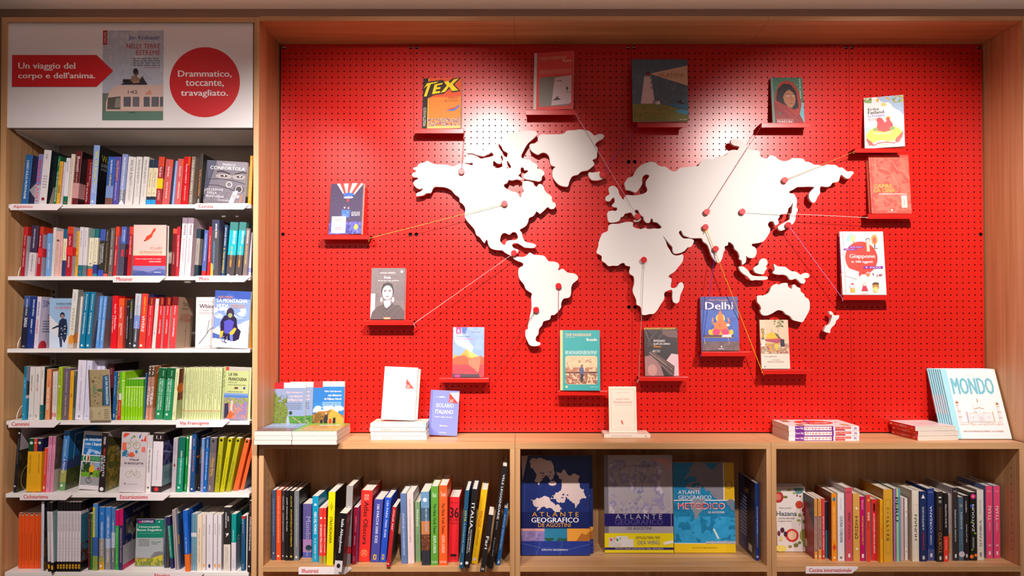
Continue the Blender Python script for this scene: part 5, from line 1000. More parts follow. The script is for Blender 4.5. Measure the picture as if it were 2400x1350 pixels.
row("""
1909 1916.5 1169 0 d89448|tan|tan spined cookbook with blue title strip|Y 1308,cv 8c1c20|r .25 .13 .75 .71 2c3c8c;D .15 .69 .38 .62 e8e8f4 CUCINA MAROCCHINA SOLE E INGREDIENTI;d .75 .95 .35 .65 8c5820 Nonna;c .5 .05 .25 f4e0c8||r .3 .12 .55 .24 c8b8a8;p 24141c 0 .9 .5 .85 1 .5 1 1 0 1
1918 1926 1169 0 d89448|tan|tan spined cookbook with blue title strip|Y 1308|r .25 .17 .75 .71 2c3c8c;D .2 .69 .38 .62 e8e8f4 CUCINA INDIANA CON SOLE INGREDIENTI;d .75 .95 .35 .65 8c5820 Nonna;c .5 .05 .25 f4e0c8
1927 1934 1169 0 d43c40|crimson|slim crimson cookbook|Y 1308|D .15 .7 .3 .7 f4d8d8 RICETTE DEL MONDO;c .5 .05 .25 f4e0c8
1935 1940 1177 0 2c7c98|sea blue|thin sea blue cookbook|Y 1305,cv 14283c,dp .24,b .5 1 1c3448|
1946.5 1962 1156 0 ec8c1c|orange|orange cookbook with blue diamond|Y 1312,h,cv 7c3c14|p 1c7ca8 .5 .87 .8 .91 .5 .95 .2 .91;D .3 .8 .35 .65 f8e0b0 LIMA CUCINA DAL PERÙ;p d83c28 .5 .15 .85 .2 .5 .25 .15 .2;c .5 .05 .18 f8e8d0
1963.5 1979.5 1156 0 e4dce0|white|white cookbook with dark condensed title|Y 1312,h|D .27 .66 .35 .75 44546c CUCINA COREANA;d .75 .93 .4 .6 999 Jordan;c .5 .05 .15 555
1982 1998.5 1143 0 cc4c5c|rose|tall rose cookbook with dark capitals|Y 1312,h,dp .2,cv d8c8c8|U .3 .5 .4 .7 8c2c3c CUCINA;U .52 .66 .4 .7 5c1828 CINESE;t .2 .92 .8 .95 8c2c3c phaidon;r .35 .05 .65 .1 e8d8d8
2000 2016 1157 0 d8a04c|ochre|ochre cookbook with stacked capitals|Y 1312,h|T .3 .63 .7 .67 4c3818 W;T .3 .58 .7 .62 4c3818 A;T .3 .53 .7 .57 4c3818 S;T .3 .48 .7 .52 4c3818 H;T .3 .43 .7 .47 4c3818 O;T .3 .38 .7 .42 4c3818 K;T .3 .33 .7 .37 4c3818 U;c .5 .78 .18 f0e0c0;c .5 .18 .18 f0e0c0
2016.8 2028 1164 0 c01060|magenta|magenta cookbook with yellow title|Y 1312,r .3|U .25 .7 .35 .65 f0c028 LA VERA CUCINA MESSICANA;d .8 .95 .3 .7 f0b0c0 tacos;r .3 .05 .7 .11 f4d8e0
2032 2041 1160 0 e83c2c|vermilion|vermilion sushi cookbook with white cover|Y 1314,h,cv d8ccd0|c .5 .92 .3 f0b018;D .62 .74 .25 .75 f8ecec SUSHI;D .48 .6 .3 .65 7c1810 facile
2043.5 2055.5 1170 0 dc2830|red|red cookbook with long white capitals|Y 1311,h,cv e0d4d4|r .3 .8 .7 .93 4c1418;D .12 .76 .35 .65 f8e4e4 LA CUCINA POPOLARE E I MERCATI DEL GIAPPONE
2056.5 2070.5 1171 0 f0a818|amber|amber cookbook with red ramen word|Y 1316,r .35|D .38 .58 .3 .75 e03c20 ramen;d .6 .74 .4 .6 8c5c10 il libro del;d .8 .93 .4 .6 a87818 amore
2071.5 2093 1147 0 dca430|gold|thick gold cookbook with stacked capitals|Y 1315,h,dp .21,cv b87818|T .35 .72 .6 .755 6c4810 G;T .45 .66 .5 .695 6c4810 I;T .35 .6 .6 .635 6c4810 A;T .35 .54 .6 .575 6c4810 P;T .35 .48 .6 .515 6c4810 P;T .35 .42 .6 .455 6c4810 O;T .35 .36 .6 .395 6c4810 N;T .35 .3 .6 .335 6c4810 E;l b8862c .02 .25 .12 .25 .86 .75 .86 .75 .12 .25 .12
2095 2111 1145.5 0 6cb4b0|striped|striped cookbook with large black PERU|Y 1313,h,b 0 1 5ca8b8 n|r 0 0 .22 1 d8689c;r .22 0 .3 1 3c4c98;r .5 0 .68 1 e0d060;r .8 0 1 1 58a0c8;D .55 .88 .25 .7 1c181c PERU
2112 2118.5 1166 0 e8d4d4|candy striped|thin candy striped cookbook|Y 1310|r .25 0 .45 1 d86070;r .7 0 .85 1 d89898
2121 2128 1168 0 e4dcd8|white|thin white cookbook with small red dots|Y 1310|D .2 .7 .35 .6 8c7c7c RACCOLTO NELL'ORTO;c .5 .78 .2 e05040;c .5 .14 .2 e08040
2138.5 2154.5 1150 0 e8dccc|cream|cream cookbook with grey grid and serif title|Y 1313,h,cv dccab8|U .3 .66 .35 .7 3c3430 HUNAN;l b0a898 .02 .2 .04 .2 .95;l b0a898 .02 .8 .04 .8 .95;l b0a898 .02 .1 .8 .9 .8;l b0a898 .02 .1 .2 .9 .2;l b0a898 .02 .1 .5 .9 .5
2156.5 2173 1152 0 1c2c60|navy|navy cookbook with red script and white triangle|Y 1313,h|p f0ecec .25 .9 .75 .9 .5 .96;U .16 .42 .35 .65 d82838 Copenhagen;U .45 .78 .35 .6 e8ecf4 LE RICETTE DI CULTO;r .35 .03 .65 .08 ccc
2174.5 2191 1145.5 0 24387c|ink blue|ink blue cookbook with white capitals|Y 1311,h,b 0 .16 4c548c n|U .38 .76 .35 .65 e8ecf8 COREANA;U .22 .36 .35 .6 e8ecf8 CUCINA;t .2 .93 .8 .97 8c98c8 phaidon;r .35 .05 .65 .1 ddd
2194.5 2211.5 1153 0 2c2422|espresso|espresso brown cookbook with bronze title|Y 1314,h|U .12 .42 .25 .75 b8783c TOKYO;U .45 .78 .35 .65 8c6038 LE RICETTE DI CULTO;t .3 .84 .7 .88 ddd MON;r .35 .03 .65 .08 ccc;e .5 .92 .25 .012 ddd
2212.6 2223 1155.5 0 1a1618|black|black cookbook with vermilion foot|Y 1314,b 0 .37 e83c2c|U .5 .84 .35 .65 f0ecec SUSHI MASTER;U .17 .33 .35 .6 f8c0b0 NICK;r .3 .04 .7 .09 f4d8d4
2224 2231.5 1159 0 a89890|dove grey|thin dove grey cookbook|Y 1310|r 0 .1 .5 .4 c87830;U .2 .75 .4 .6 6c5c5c ricette e segreti
2232.5 2246.5 1143 0 342c2c|charcoal|charcoal cookbook with white capitals|Y 1311,h,dp .2,cv a89ca0|U .26 .7 .35 .6 e0d8d8 CUCINA GIAPPONESE;t .2 .93 .8 .96 ccc nancy;r .35 .04 .65 .09 ddd
2247.5 2259 1165 0 4c6478|moonlit blue|moonlit blue cookbook with outlined title|Y 1311,r .3|c .6 .1 .6 c8c4d4;U .5 .76 .4 .7 c8d4dc RAMEN;U .25 .46 .4 .6 a0b0bc sorprendente;t .2 .84 .8 .88 ccc TIM
2260 2272 1162 0 221c1e|onyx|onyx black cookbook with lower case title|Y 1311|U .74 .92 .35 .6 e8e0e0 wagamama;U .28 .56 .35 .65 e8e0e0 cibo per l'anima;r .35 .05 .65 .1 ccc
2274.5 2289.5 1154 0 1c1a18|floral black|black cookbook with painted flowers|Y 1311,r .35|U .42 .82 .3 .65 f0ecec ZAITOUN;U .18 .34 .35 .6 c8c4c4 YASMIN KHAN;c .5 .94 .4 e02c8c;c .5 .94 .14 f0c040;e .2 .8 .2 .02 2c58c0;e .25 .56 .2 .015 68a838;e .75 .4 .2 .015 68a838;c .2 .06 .3 e8782c;c .85 .08 .25 e8782c;e .3 .16 .2 .012 68a838
2291 2306.5 1148 0 e4dcd4|ivory|ivory cookbook with spaced serif title|Y 1310,h,cv 8c7c70|U .2 .58 .35 .65 4c4c54 ISTANBUL;U .65 .86 .4 .55 a09c9c SPECIALE CUCINA;r .35 .05 .65 .11 888
2312 2327.5 1139 0 e84c78|pink|bright pink cookbook in plastic wrap|Y 1306,h,dp .2,cv 7c90c8,r .25|U .52 .72 .3 .75 f0dcc8 THAI;U .38 .5 .4 .6 f4d0d8 CUCINA;t .25 .91 .75 .94 f4c0cc phaidon;r .35 .05 .65 .1 f4d0d8;r .3 .17 .7 .19 f0b8c8
2330 2345 1139 0 e84c78|pink|second bright pink cookbook in plastic wrap|Y 1306,h,dp .2,cv 7c90c8,r .25|U .52 .72 .3 .75 f0dcc8 THAI;U .38 .5 .4 .6 f4d0d8 CUCINA;t .25 .91 .75 .94 f4c0cc phaidon;r .35 .05 .65 .1 f4d0d8;r .3 .17 .7 .19 f0b8c8
""", ZS_T, .11, 'cookery shelf', dep=.17, contact=False)
row("""
1771 1780 1133 0 1c3c90|blue|=narrow blue atlas seen edge on at the far oak side|Y 1311,h,dp .26,r .3,cv 1c3c90|U .34 .7 .35 .65 f0f0f8 GEOGRAFICO;U .17 .33 .35 .65 e8b030 ATLANTE;c .5 .05 .3 c8d0e0||r 0 0 1 1 2048a0;p 14142c .45 0 1 0 1 1 .35 1 .5 .4;m .12 .2 .5 .75 c8d0e8 12;t .3 .8 .6 .86 e0a030 GEO;r .6 .06 .8 .15 c8c4c4
""", ZS_T, .09, 'atlas shelf', dep=.26, contact=False)

# ================================================================ books facing out
def face(name_label, a, b, top, z, y, th, col, front, lean_back=8, yaw=0, roll=0, hard=False, cover=None, spine='', rough=.42, group=None, corner=None, h=None, bands=(), cat='book', dz=0, xs=1.0):
    """cover toward the room; a, b = pixel edges of its foot, top = pixel of its head, y = depth of its foot"""
    bot = 755 + (CAM_Z - z) * F_PX / (3 + y)
    yw, tb, rl = math.radians(yaw), math.radians(lean_back), math.radians(roll)
    X0, X1 = PX(a, y, bot), PX(b, y, bot)
    Wc = (X1 - X0) / math.cos(yw)
    H = h or (PZ(top, y + math.tan(tb) * .15) - z) / math.cos(tb)
    r = book(th, Wc, H, col, spine, front, '', hard=hard, cover=cover, rough=rough, bands=bands, xs=xs)
    # book space: spine -Y, cover +X  ->  cover -Y, spine -X
    M = Matrix.Rotation(-PI / 2, 4, 'Z')
    M = Matrix.Translation((0, th, 0)) @ M          # cover plane at y = 0, foot edge at origin
    M = Matrix.Rotation(-tb, 4, 'X') @ M
    M = Matrix.Rotation(rl, 4, 'Y') @ M
    M = Matrix.Rotation(yw, 4, 'Z') @ M
    lift = th * math.sin(tb) + (Wc * math.sin(rl) if rl > 0 else 0) + .0005
    dyw = 0
    r.matrix_world = Matrix.Translation((X0, y, z + lift + dz)) @ M
    tag(r, name_label, cat, group)
    return r
GW = 'books on the red metal ledges'
LZ = lambda k: LEDGE[k][3]
YF = LY + .010
face('thick comic book on orange ground with yellow and black lettering', 988.5, 1080, 184, LZ('tex'), YF + .012, .020, 'e87830',
     "r 0 0 1 1 e88434;r 0 0 .135 1 2c2428;u .06 .42 .03 .1 e8e0d8 MOLETTA FUSCO;r .0 .0 .0 .0 e88434;r .135 .62 1 1 e4582c;r .135 0 .155 1 f0c018;n .15 .03 1 .2 60 .035 c82830 3c5c9c e8c070 c82830;r .155 0 1 .05 e8c070;p 3c2824 .0 .6 .12 .86 .02 .78 -.02 .82 .1 .93 .5 .96 .62 .9 .76 .98 1 1 .82 .86 .98 .72 .76 .7 .7 .78 .55 .68 .3 .66 .14 .6;p f4d81c .03 .64 .1 .64 .2 .88 .34 .9 .4 .93 .1 .9 .02 .8 .12 .86;p f4d81c .24 .68 .44 .7 .45 .74 .33 .73 .34 .77 .45 .78 .46 .82 .36 .81 .37 .85 .5 .87 .51 .9 .3 .87;p f4d81c .46 .7 .58 .72 .68 .82 .76 .73 .92 .74 .77 .86 .93 .98 .8 .96 .7 .88 .66 .93 .54 .92 .62 .84;t .62 .58 .92 .62 a83c1c I RIBELLI;t .56 .52 .92 .56 a83c1c DEL CANADA;p 5878b8 .6 .34 .8 .38 .94 .46 .96 .42 .84 .34;p c83c48 .62 .37 .8 .4 .95 .44 .8 .37",
     lean_back=7, yaw=-6, cover='2c2428', group=GW)
p_ = 'THE PASSENGER'
face('coral paperback with grey photograph of a white wall', 1250, 1342, 124, LZ('roma'), YF + .012, .012, 'd8ccc4',
     f"r 0 0 1 1 e84c48;r 0 0 .07 1 d8d0c8;t .13 .87 .82 .92 e8b898 {p_};t .73 .81 .95 .86 f4d8c8 Roma;m .14 .62 .95 .7 f0a898 4;m .14 .845 .36 .86 e8b898 1;r .14 .06 .95 .57 8c8880;p d8c4c8 .45 .07 .53 .55 .95 .58 .95 .09;p 4c4448 .48 .16 .58 .16 .7 .17 .62 .2 .6 .24 .57 .2;p 4c4448 .82 .38 .86 .38 .87 .34 .85 .32 .82 .34;l 5c5054 .01 .84 .33 .85 .28 .95 .285;n .55 .48 .72 .5 8 .02 5c5054;p e84c48 .14 .53 .14 .57 .2 .57;p e84c48 .95 .05 .95 .12 .9 .07",
     lean_back=6, yaw=-11, cover='e84c48', rough=.5, group=GW)
face('square picture book of a white lighthouse and yellow beam', 1483, 1614, 138, LZ('islanda') - .0005, LY - .014, .012, '4c5c6c',
     "r 0 0 1 1 566878;n 0 .3 1 1 60 .07 5c6e80 506070 647688;p e0b498 .32 .765 1 .9 1 .57;p dcc0c0 .15 .28 .22 .73 .34 .73 .4 .28;r .23 .71 .33 .73 b8a8a8;r .25 .74 .33 .77 a82828;p 3c2028 .24 .77 .29 .8 .34 .77;r .32 .68 .335 .71 4c3c44;r .33 .6 .345 .64 4c3c44;r .335 .52 .35 .56 4c3c44;t .48 .72 .94 .775 a85c28 ISLANDA;m .6 .695 .92 .71 8c6c5c 1;p 7c7c34 0 0 0 .27 .35 .28 .6 .26 .8 .2 1 .08 1 0;n 0 .02 .7 .24 40 .06 8c8c3c 6c6c30 94843c 745c34;r .36 .28 .46 .33 9c8490;p e0d0d0 .4 .27 .5 .27 .48 .33 .43 .3;p 3c7898 .65 .25 .75 .28 .9 .26 1 .28 1 .2 .8 .22;p 4c98b8 .75 .16 .85 .19 1 .17 1 .1 .85 .12;p 3c3440 .79 .33 .85 .32 .87 .36 .88 .31 .93 .28 .87 .27;m .84 .012 .98 .04 d8ccc0 1",
     lean_back=5, hard=True, rough=.5, group=GW)
face('book whose cover shows a dark-haired person in a red shawl', 1811, 1886, 182, LZ('phaidon'), YF + .014, .013, '3c7064',
     "r 0 0 1 1 44705c;n 0 .3 1 1 30 .09 4c7c64 3c6450 5c8068;r .85 0 1 .45 6ca8b0;r 0 0 .07 1 6c8c84;p a03028 .1 0 .06 .4 .14 .7 .3 .9 .52 .94 .72 .88 .88 .68 .93 .4 .86 .2 1 0;p 1c1418 .14 .5 .2 .75 .4 .87 .62 .85 .78 .7 .82 .5 .84 .35 .7 .3 .3 .44;p a8694c .36 .58 .44 .68 .56 .74 .7 .66 .76 .55 .72 .42 .62 .34 .52 .36 .4 .46;e .52 .6 .05 .012 d8c8b8;e .7 .6 .04 .012 d8c8b8;c .52 .6 .014 2c3c2c;c .7 .6 .012 2c3c2c;l 3c2418 .012 .45 .635 .57 .64;l 3c2418 .012 .66 .635 .74 .63;e .61 .44 .06 .01 8c4038;l 7c4834 .012 .62 .58 .64 .51 .6 .5;p 8c2428 .1 0 .08 .44 .3 .44 .5 .32 .72 .18 .86 .2 .98 0;l 6c1820 .02 .12 .34 .5 .12;l b04838 .015 .2 .42 .62 .16 .8 .06;p 3c6450 .18 .24 .3 .16 .24 .26;t .15 .015 .6 .07 f0ecec PHAIDON;l f0dcd8 .006 .12 .09 .64 .09 .64 .0;u .55 .96 .88 .93 d8e0d8 ritratti",
     lean_back=7, hard=True, rough=.35, group=GW)
face('white paperback with yellow boat and red figures, turned askew', 2027, 2107, 231, LZ('fatland'), LY + .028, .018, 'f0e8e4',
     "r 0 0 1 1 f0e8e8;p a8c0dc .3 1 .45 .9 .7 .8 1 .6 1 1;p b8d0e4 0 .2 0 .4 .2 .42 .1 .3;e .55 .78 .16 .1 f4ecec;e .8 .62 .14 .1 f0e8ec;p e8a82c .3 .94 .4 .98 .36 .88;p e8a82c .55 .98 .62 .98 .66 .9;e .5 .84 .07 .035 f0cc70;n 0 .88 .2 .99 14 .05 6c8c50 8cac60;n .72 .86 1 .99 18 .05 6c8c50 a8b868 e8b848;T .1 .74 .38 .79 4c3838 Erika;T .1 .67 .5 .73 4c3838 Fatland;t .1 .61 .52 .66 8070c0 La frontiera;m .1 .54 .4 .59 b8a8a8 2;e .5 .24 .45 .19 f4d048;p f0e8e8 .05 .06 .9 .06 .95 .14 .6 .11 .4 .15 .2 .1 .05 .14;p e04040 .3 .34 .34 .5 .44 .58 .52 .48 .62 .56 .72 .44 .7 .33 .5 .3;e .38 .54 .07 .05 e04040;c .6 .56 .06 f0a828;c .6 .55 .04 d83c3c;p e84838 .04 .2 .18 .12 .24 .05 .1 .06;p e84838 .76 .08 .78 .16 .98 .3 .94 .18 .85 .08;l e84838 .03 .22 .05 .35 .09 .55 .1 .75 .07;e .28 .36 .06 .03 88a868;e .7 .36 .07 .03 88a868;p f8e4b0 .2 .3 .5 .28 .76 .32 .6 .26 .3 .26",
     lean_back=8, yaw=-19, group=GW, dz=.001)
face('coral red hardback with gold title and embossed dragons', 2043, 2137, 364, LZ('cina'), YF + .004, .030, 'd8302c',
     "r 0 0 1 1 e85c50;n 0 .05 1 .95 44 .09 ec7060 f07c68 e86858;l f09480 .015 .15 .85 .2 .7 .35 .62 .55 .66 .66 .55 .7 .4 .55 .3;l f09480 .015 .6 .9 .7 .75 .9 .72 .98 .6;l f09480 .012 .1 .2 .3 .25 .5 .16 .6 .2 .9 .1;l f4a48c .01 .3 .78 .5 .72 .62 .6;r .04 0 .055 1 d04c48;t .1 .435 .54 .5 e8c848 CAPIRE;t .1 .36 .62 .425 e8c848 LA CINA;T .2 .32 .9 .35 f8ece8 ADRIANO MÀDARO;r .76 .1 .9 .305 f8ecd8;n .81 .13 .85 .28 8 .02 b88870;c .51 .06 .025 f8e8e4;t .4 .025 .62 .04 f8e8e4 edizioni",
     lean_back=6, hard=True, cover='e85c50', spine='r .25 .02 .75 .92 f0d8a8', rough=.35, group=GW)
face('white book with red speech bubble titled in rounded letters', 1975, 2078, 543, LZ('giappone'), YF + .004, .016, 'f0e4e4',
     "r 0 0 1 1 f4e8e8;l e05048 .006 .075 0 .075 1;l e05048 .006 0 .92 .075 .92;l e05048 .006 0 .63 .075 .63;l e05048 .006 0 .35 .075 .35;l e05048 .006 0 .06 .075 .06;e .47 .58 .37 .26 ec4438;p ec4438 .38 .4 .4 .28 .5 .36;p a8dcdc .15 .84 .18 .93 .26 .97 .36 .94 .3 .84;p f0e4a8 .22 .84 .26 .95 .38 .93 .33 .84;c .31 .83 .02 c88c40;r .19 .735 .53 .765 8c28a0;r .08 .7 .38 .73 8c28a0;T .22 .742 .5 .758 f4e8f4 Aurélie Roperch;T .12 .707 .33 .723 f4e8f4 Julien Giry;T .2 .56 .78 .64 f8f0f0 Giappone;T .24 .49 .72 .54 f8f0f0 in 100 oggetti;r .5 .41 .95 .45 8c28a0;t .56 .42 .9 .44 f4e8f4 100;r .6 .68 .67 .82 f0d0b0;c .635 .86 .05 4c3834;c .635 .855 .04 f0d8c8;e .79 .87 .07 .08 e0a850;e .79 .86 .04 .05 e06058;r .78 .74 .8 .79 4c3c38;r .72 .725 .86 .735 8c6848;c .6 .33 .05 f0a0a0;p e88040 .55 .33 .65 .33 .62 .29 .58 .29;n .7 .28 .92 .34 10 .02 a83850;p f8f0ec .06 .3 .15 .42 .4 .36 .34 .24;l d8a8a8 .004 .06 .3 .15 .42 .4 .36 .34 .24;r .18 .04 .28 .12 e8b850;e .23 .14 .08 .04 f0d8e4;e .23 .17 .03 .015 d84050;c .5 .17 .045 f0d8cc;p d83858 .43 .06 .47 .14 .54 .14 .58 .06;e .76 .13 .07 .07 c88c48;e .75 .08 .06 .045 f0dc90;p 5c4838 .68 .16 .84 .16 .82 .19 .7 .19;t .42 .01 .58 .025 886 mizumo",
     lean_back=6, spine='r 0 .34 1 .92 8c28a0;D .4 .88 .3 .75 f4e8f4 Giappone;r .3 .1 .8 .3 e05048', group=GW)
face('dark paperback with striped hot-air balloon over blue grass', 770, 848.5, 432, LZ('usa'), YF + .006, .020, '3c3860',
     "r 0 0 1 1 544868;r 0 0 1 .22 4c4c98;n 0 0 1 .24 60 .05 7878d0 5858b8 9090d8;p e85048 .18 1 .4 .8 .72 .77 1 1;p f0ecf0 .18 1 .38 .8 .42 .8 .28 1;p f0ecf0 .4 1 .48 .8 .52 .8 .54 1;p f0ecf0 .66 1 .58 .8 .63 .79 .82 1;p f0ecf0 .94 1 .7 .78 .74 .77 1 .98;p 4870c0 .4 .8 .42 .74 .56 .71 .7 .74 .75 .79 .56 .82;e .56 .72 .15 .02 f4e8e8;e .55 .66 .035 .03 e84838;p 4c78c8 .37 .48 .64 .47 .62 .32 .37 .34;c .46 .52 .03 d8b0b8;c .58 .51 .03 d8a8a0;n .4 .34 .61 .46 20 .012 b8d0f0;r .08 .02 .52 .35 f0e4ec;m .18 .26 .42 .31 887 2;m .2 .08 .42 .14 c87080 2;m .68 .35 .94 .44 f0e8f0 4;p e8dc50 .84 .2 .92 .14 .84 .07 .76 .13;n .05 .55 .98 .8 12 .008 d8d0e8",
     lean_back=7, yaw=-9, cover='544868', group=GW)
face('grey paperback with sepia portrait of a seated woman', 867.5, 947.5, 630, LZ('frida'), YF + .006, .024, '8c7c7c',
     "r 0 0 1 1 7c6c6c;r 0 .0 .13 .5 e0ccd0;r .13 .3 1 .85 74646a;n .15 .3 1 1 26 .12 786868 806e70 705f62;t .25 .89 .72 .92 f0e4e8 HAYDEN HERRERA;T .38 .79 .58 .84 f0e4e8 Frida;m .2 .74 .82 .765 f0e4e8 1;c .9 .93 .04 f0e0dc;p 5c4a4c 0 0 .05 .14 .2 .25 .4 .3 .6 .28 .85 .28 1 .16 1 0;l 4a3a3c .015 .2 .22 .45 .06;l 4a3a3c .015 .3 .25 .55 .08;l 4a3a3c .015 .8 .26 .5 .1;l 4a3a3c .015 .9 .2 .7 .04;p e0c8c8 .38 .36 .42 .24 .5 .2 .58 .26 .6 .38;e .49 .55 .19 .15 2c2224;e .49 .52 .155 .14 e4cccc;p 2c2224 .32 .62 .49 .67 .66 .62 .62 .69 .5 .72 .36 .69;l 3c2c2c .014 .38 .565 .47 .565;l 3c2c2c .014 .51 .565 .6 .57;e .42 .545 .035 .01 4c3a3a;e .56 .548 .035 .01 4c3a3a;l a88c8c .012 .5 .54 .51 .49 .47 .485;e .49 .445 .055 .01 8c5c5c;e .32 .38 .04 .05 c8b0b0;e .66 .38 .04 .05 e0c8c8;l 4c4044 .03 .35 .27 .48 .2 .66 .3;r .4 .0 .6 .04 f08850;m .42 .01 .58 .03 f8e8e0 1",
     lean_back=7, yaw=-2, rough=.35, group=GW)
face('light blue paperback with orange peak and red forest', 1060, 1134, 768, LZ('patagonia'), YF + .006, .012, 'd8d4e0',
     "r 0 0 1 1 8ca8e0;n .3 .55 1 1 20 .12 94b0e4 9cb4e8;p b8ccf4 .02 1 .05 .72 .15 .64 .45 .56 .62 .48 .66 .6 .5 .74 .3 .84 .26 1;p e0e8f8 .05 .72 .15 .64 .45 .56 .55 .6 .4 .7 .2 .76;p 4c68b8 .28 1 .3 .88 .4 .86 .46 1;r .1 .87 .26 1 e02c80;T .14 .89 .22 .96 f8e8f0 &;T .1 .8 .54 .825 3c3858 LUIS SEPÚLVEDA;t .1 .75 .66 .775 e85890 PATAGONIA EXPRESS;m .6 .89 .88 .91 5c6090 1;p f0a038 0 .38 .06 .46 .2 .41 .44 .56 .6 .47 .72 .46 .84 .41 .84 .3 0 .3;p f8d468 .44 .56 .5 .48 .56 .4 .84 .41 .72 .46 .6 .5;p f0582c 0 .37 .16 .42 .38 .44 .5 .38 .62 .37 .9 .43 1 .39 1 0 0 0;p d83440 0 .25 1 .25 1 0 0 0;n 0 .06 1 .36 60 .02 c8303c e04848 a82c44;p f07858 .5 .36 .6 .36 .9 .42 .86 .2 .82 .08 .7 .16 .52 .24;p 4c3444 0 0 0 .07 .8 .06 .82 .1 .86 .05 .86 0;r .08 0 .24 .05 e02c80",
     lean_back=8, yaw=-1, group=GW)
face('turquoise paperback with square photo of a person on scorched ground', 1313, 1406.5, 775, LZ('brasile'), LY - .006, .013, 'e8c890',
     f"r 0 0 1 1 38a4a4;r 0 0 .065 1 f0cc8c;T .13 .9 .79 .945 f0bc94 {p_};m .13 .875 .38 .89 f0bc94 1;T .67 .82 .93 .865 f4ecd8 Brasile;m .13 .595 .93 .66 e0ece4 4;r .13 .1 .93 .575 f0c49c;n .13 .3 .93 .56 24 .1 f4ccac ecb890 f0c8a4;r .13 .28 .93 .31 4c3434;n .13 .105 .93 .29 90 .035 8c5850 c88468 5c3c40 e0a078;n .45 .46 .8 .52 12 .03 a88870;l 8c5c48 .012 .17 .46 .26 .3;n .13 .3 .93 .38 30 .05 c88868 a86c54;p 5c6088 .5 .26 .48 .34 .52 .4 .58 .38 .6 .3 .57 .26;p 3c3840 .51 .27 .52 .14 .56 .14 .59 .27;c .55 .41 .025 7c4c40;p 38a4a4 .13 .1 .17 .1 .13 .13;p 38a4a4 .13 .575 .17 .575 .13 .55;p 38a4a4 .93 .575 .89 .575 .93 .55;p 38a4a4 .93 .1 .89 .1 .93 .13;c .16 .06 .03 e8d8a0;m .75 .05 .93 .065 c8e4e0 1",
     lean_back=6, yaw=-2, cover='38a4a4', group=GW)
face('brown and black photographic paperback under a striped yellow head edge', 1512, 1591, 769, LZ('ebano'), YF + .006, .012, '5c4848',
     "r 0 0 1 1 2c1c1e;" + ";".join(f"p f0a428 {x/20:.3f} .96 {x/20+.03:.3f} .96 {x/20+.05:.3f} 1 {x/20+.02:.3f} 1" for x in range(0, 19)) + ";p 6c4c4c .5 1 .6 .95 1 .94 1 .78 .7 .8 .55 .86;n 0 .6 .55 .94 20 .08 3c2a2c 4c3634 2c1c20;l 7c6458 .02 .05 .92 .15 .72;l 6c5850 .015 .15 .74 .4 .93;p 9c6c6c 0 .0 0 .4 .2 .42 .45 .24 .56 0;e .22 .12 .14 .12 c08880;p d8b4b8 .6 .28 .8 .46 1 .44 1 0 .85 0;p 4c3434 .1 .48 .22 .53 .88 .2 .86 .02 .72 .0 .3 .34;l b08c80 .02 .15 .48 .8 .14;l 8c6860 .015 .2 .5 .86 .17;l a07c74 .015 .12 .44 .6 .16 .82 .02;l 7c5c58 .015 .3 .46 .84 .1;T .28 .7 .62 .745 e8dcdc RYSZARD;T .28 .64 .76 .69 e8dcdc KAPUŚCIŃSKI;T .28 .585 .5 .63 f09028 Ebano;p e8dcdc .24 .51 .28 .485 .28 .535;m .29 .48 .46 .54 c8b8b8 3",
     lean_back=8, group=GW)
face('blue paperback with orange many-armed deity above a bed', 1644.5, 1732, 697, LZ('delhi'), YF + .008, .022, 'c89890',
     "r 0 0 1 1 3c58b0;r 0 .75 1 1 38348c;n .1 .25 1 .75 30 .09 4468c0 3c60b8;t .23 .915 .76 .955 e8a868 Rana Dasgupta;T .13 .76 .86 .9 f4e8f0 Delhi;r 0 0 1 .17 6c5054;n 0 0 1 .17 24 .1 7c6060 645054;p e8b82c .2 .3 .3 .4 .7 .4 .84 .32 .78 .28 .26 .28;c .52 .6 .12 f0dc60;e .52 .6 .085 .09 e88034;p e88034 .46 .66 .52 .76 .58 .66;p e07838 .32 .34 .36 .5 .46 .56 .6 .56 .7 .5 .72 .34;l e88c48 .04 .4 .46 .3 .52 .32 .6;l e88c48 .04 .64 .46 .76 .52 .72 .6;l e07030 .04 .52 .6 .5 .46 .54 .38;e .4 .34 .1 .06 e0306c;e .64 .34 .1 .06 e0306c;e .24 .34 .05 .05 f0c030;e .8 .34 .05 .05 f0c030;e .72 .47 .05 .02 e8e4e0;r .08 .235 .86 .25 a88050;r .06 .25 .56 .29 5c3c44;p d8d4e0 .54 .25 .8 .25 .8 .3 .56 .29;c .83 .27 .03 2c2024;l c8b8a8 .012 .06 .25 .1 .12;l c8b8a8 .012 .7 .25 .74 .11;p f0e4e8 .5 .07 .54 .05 .54 .1;r .44 .03 .6 .04 e8dce0",
     lean_back=7, yaw=-3, cover='3c58b0', group=GW)
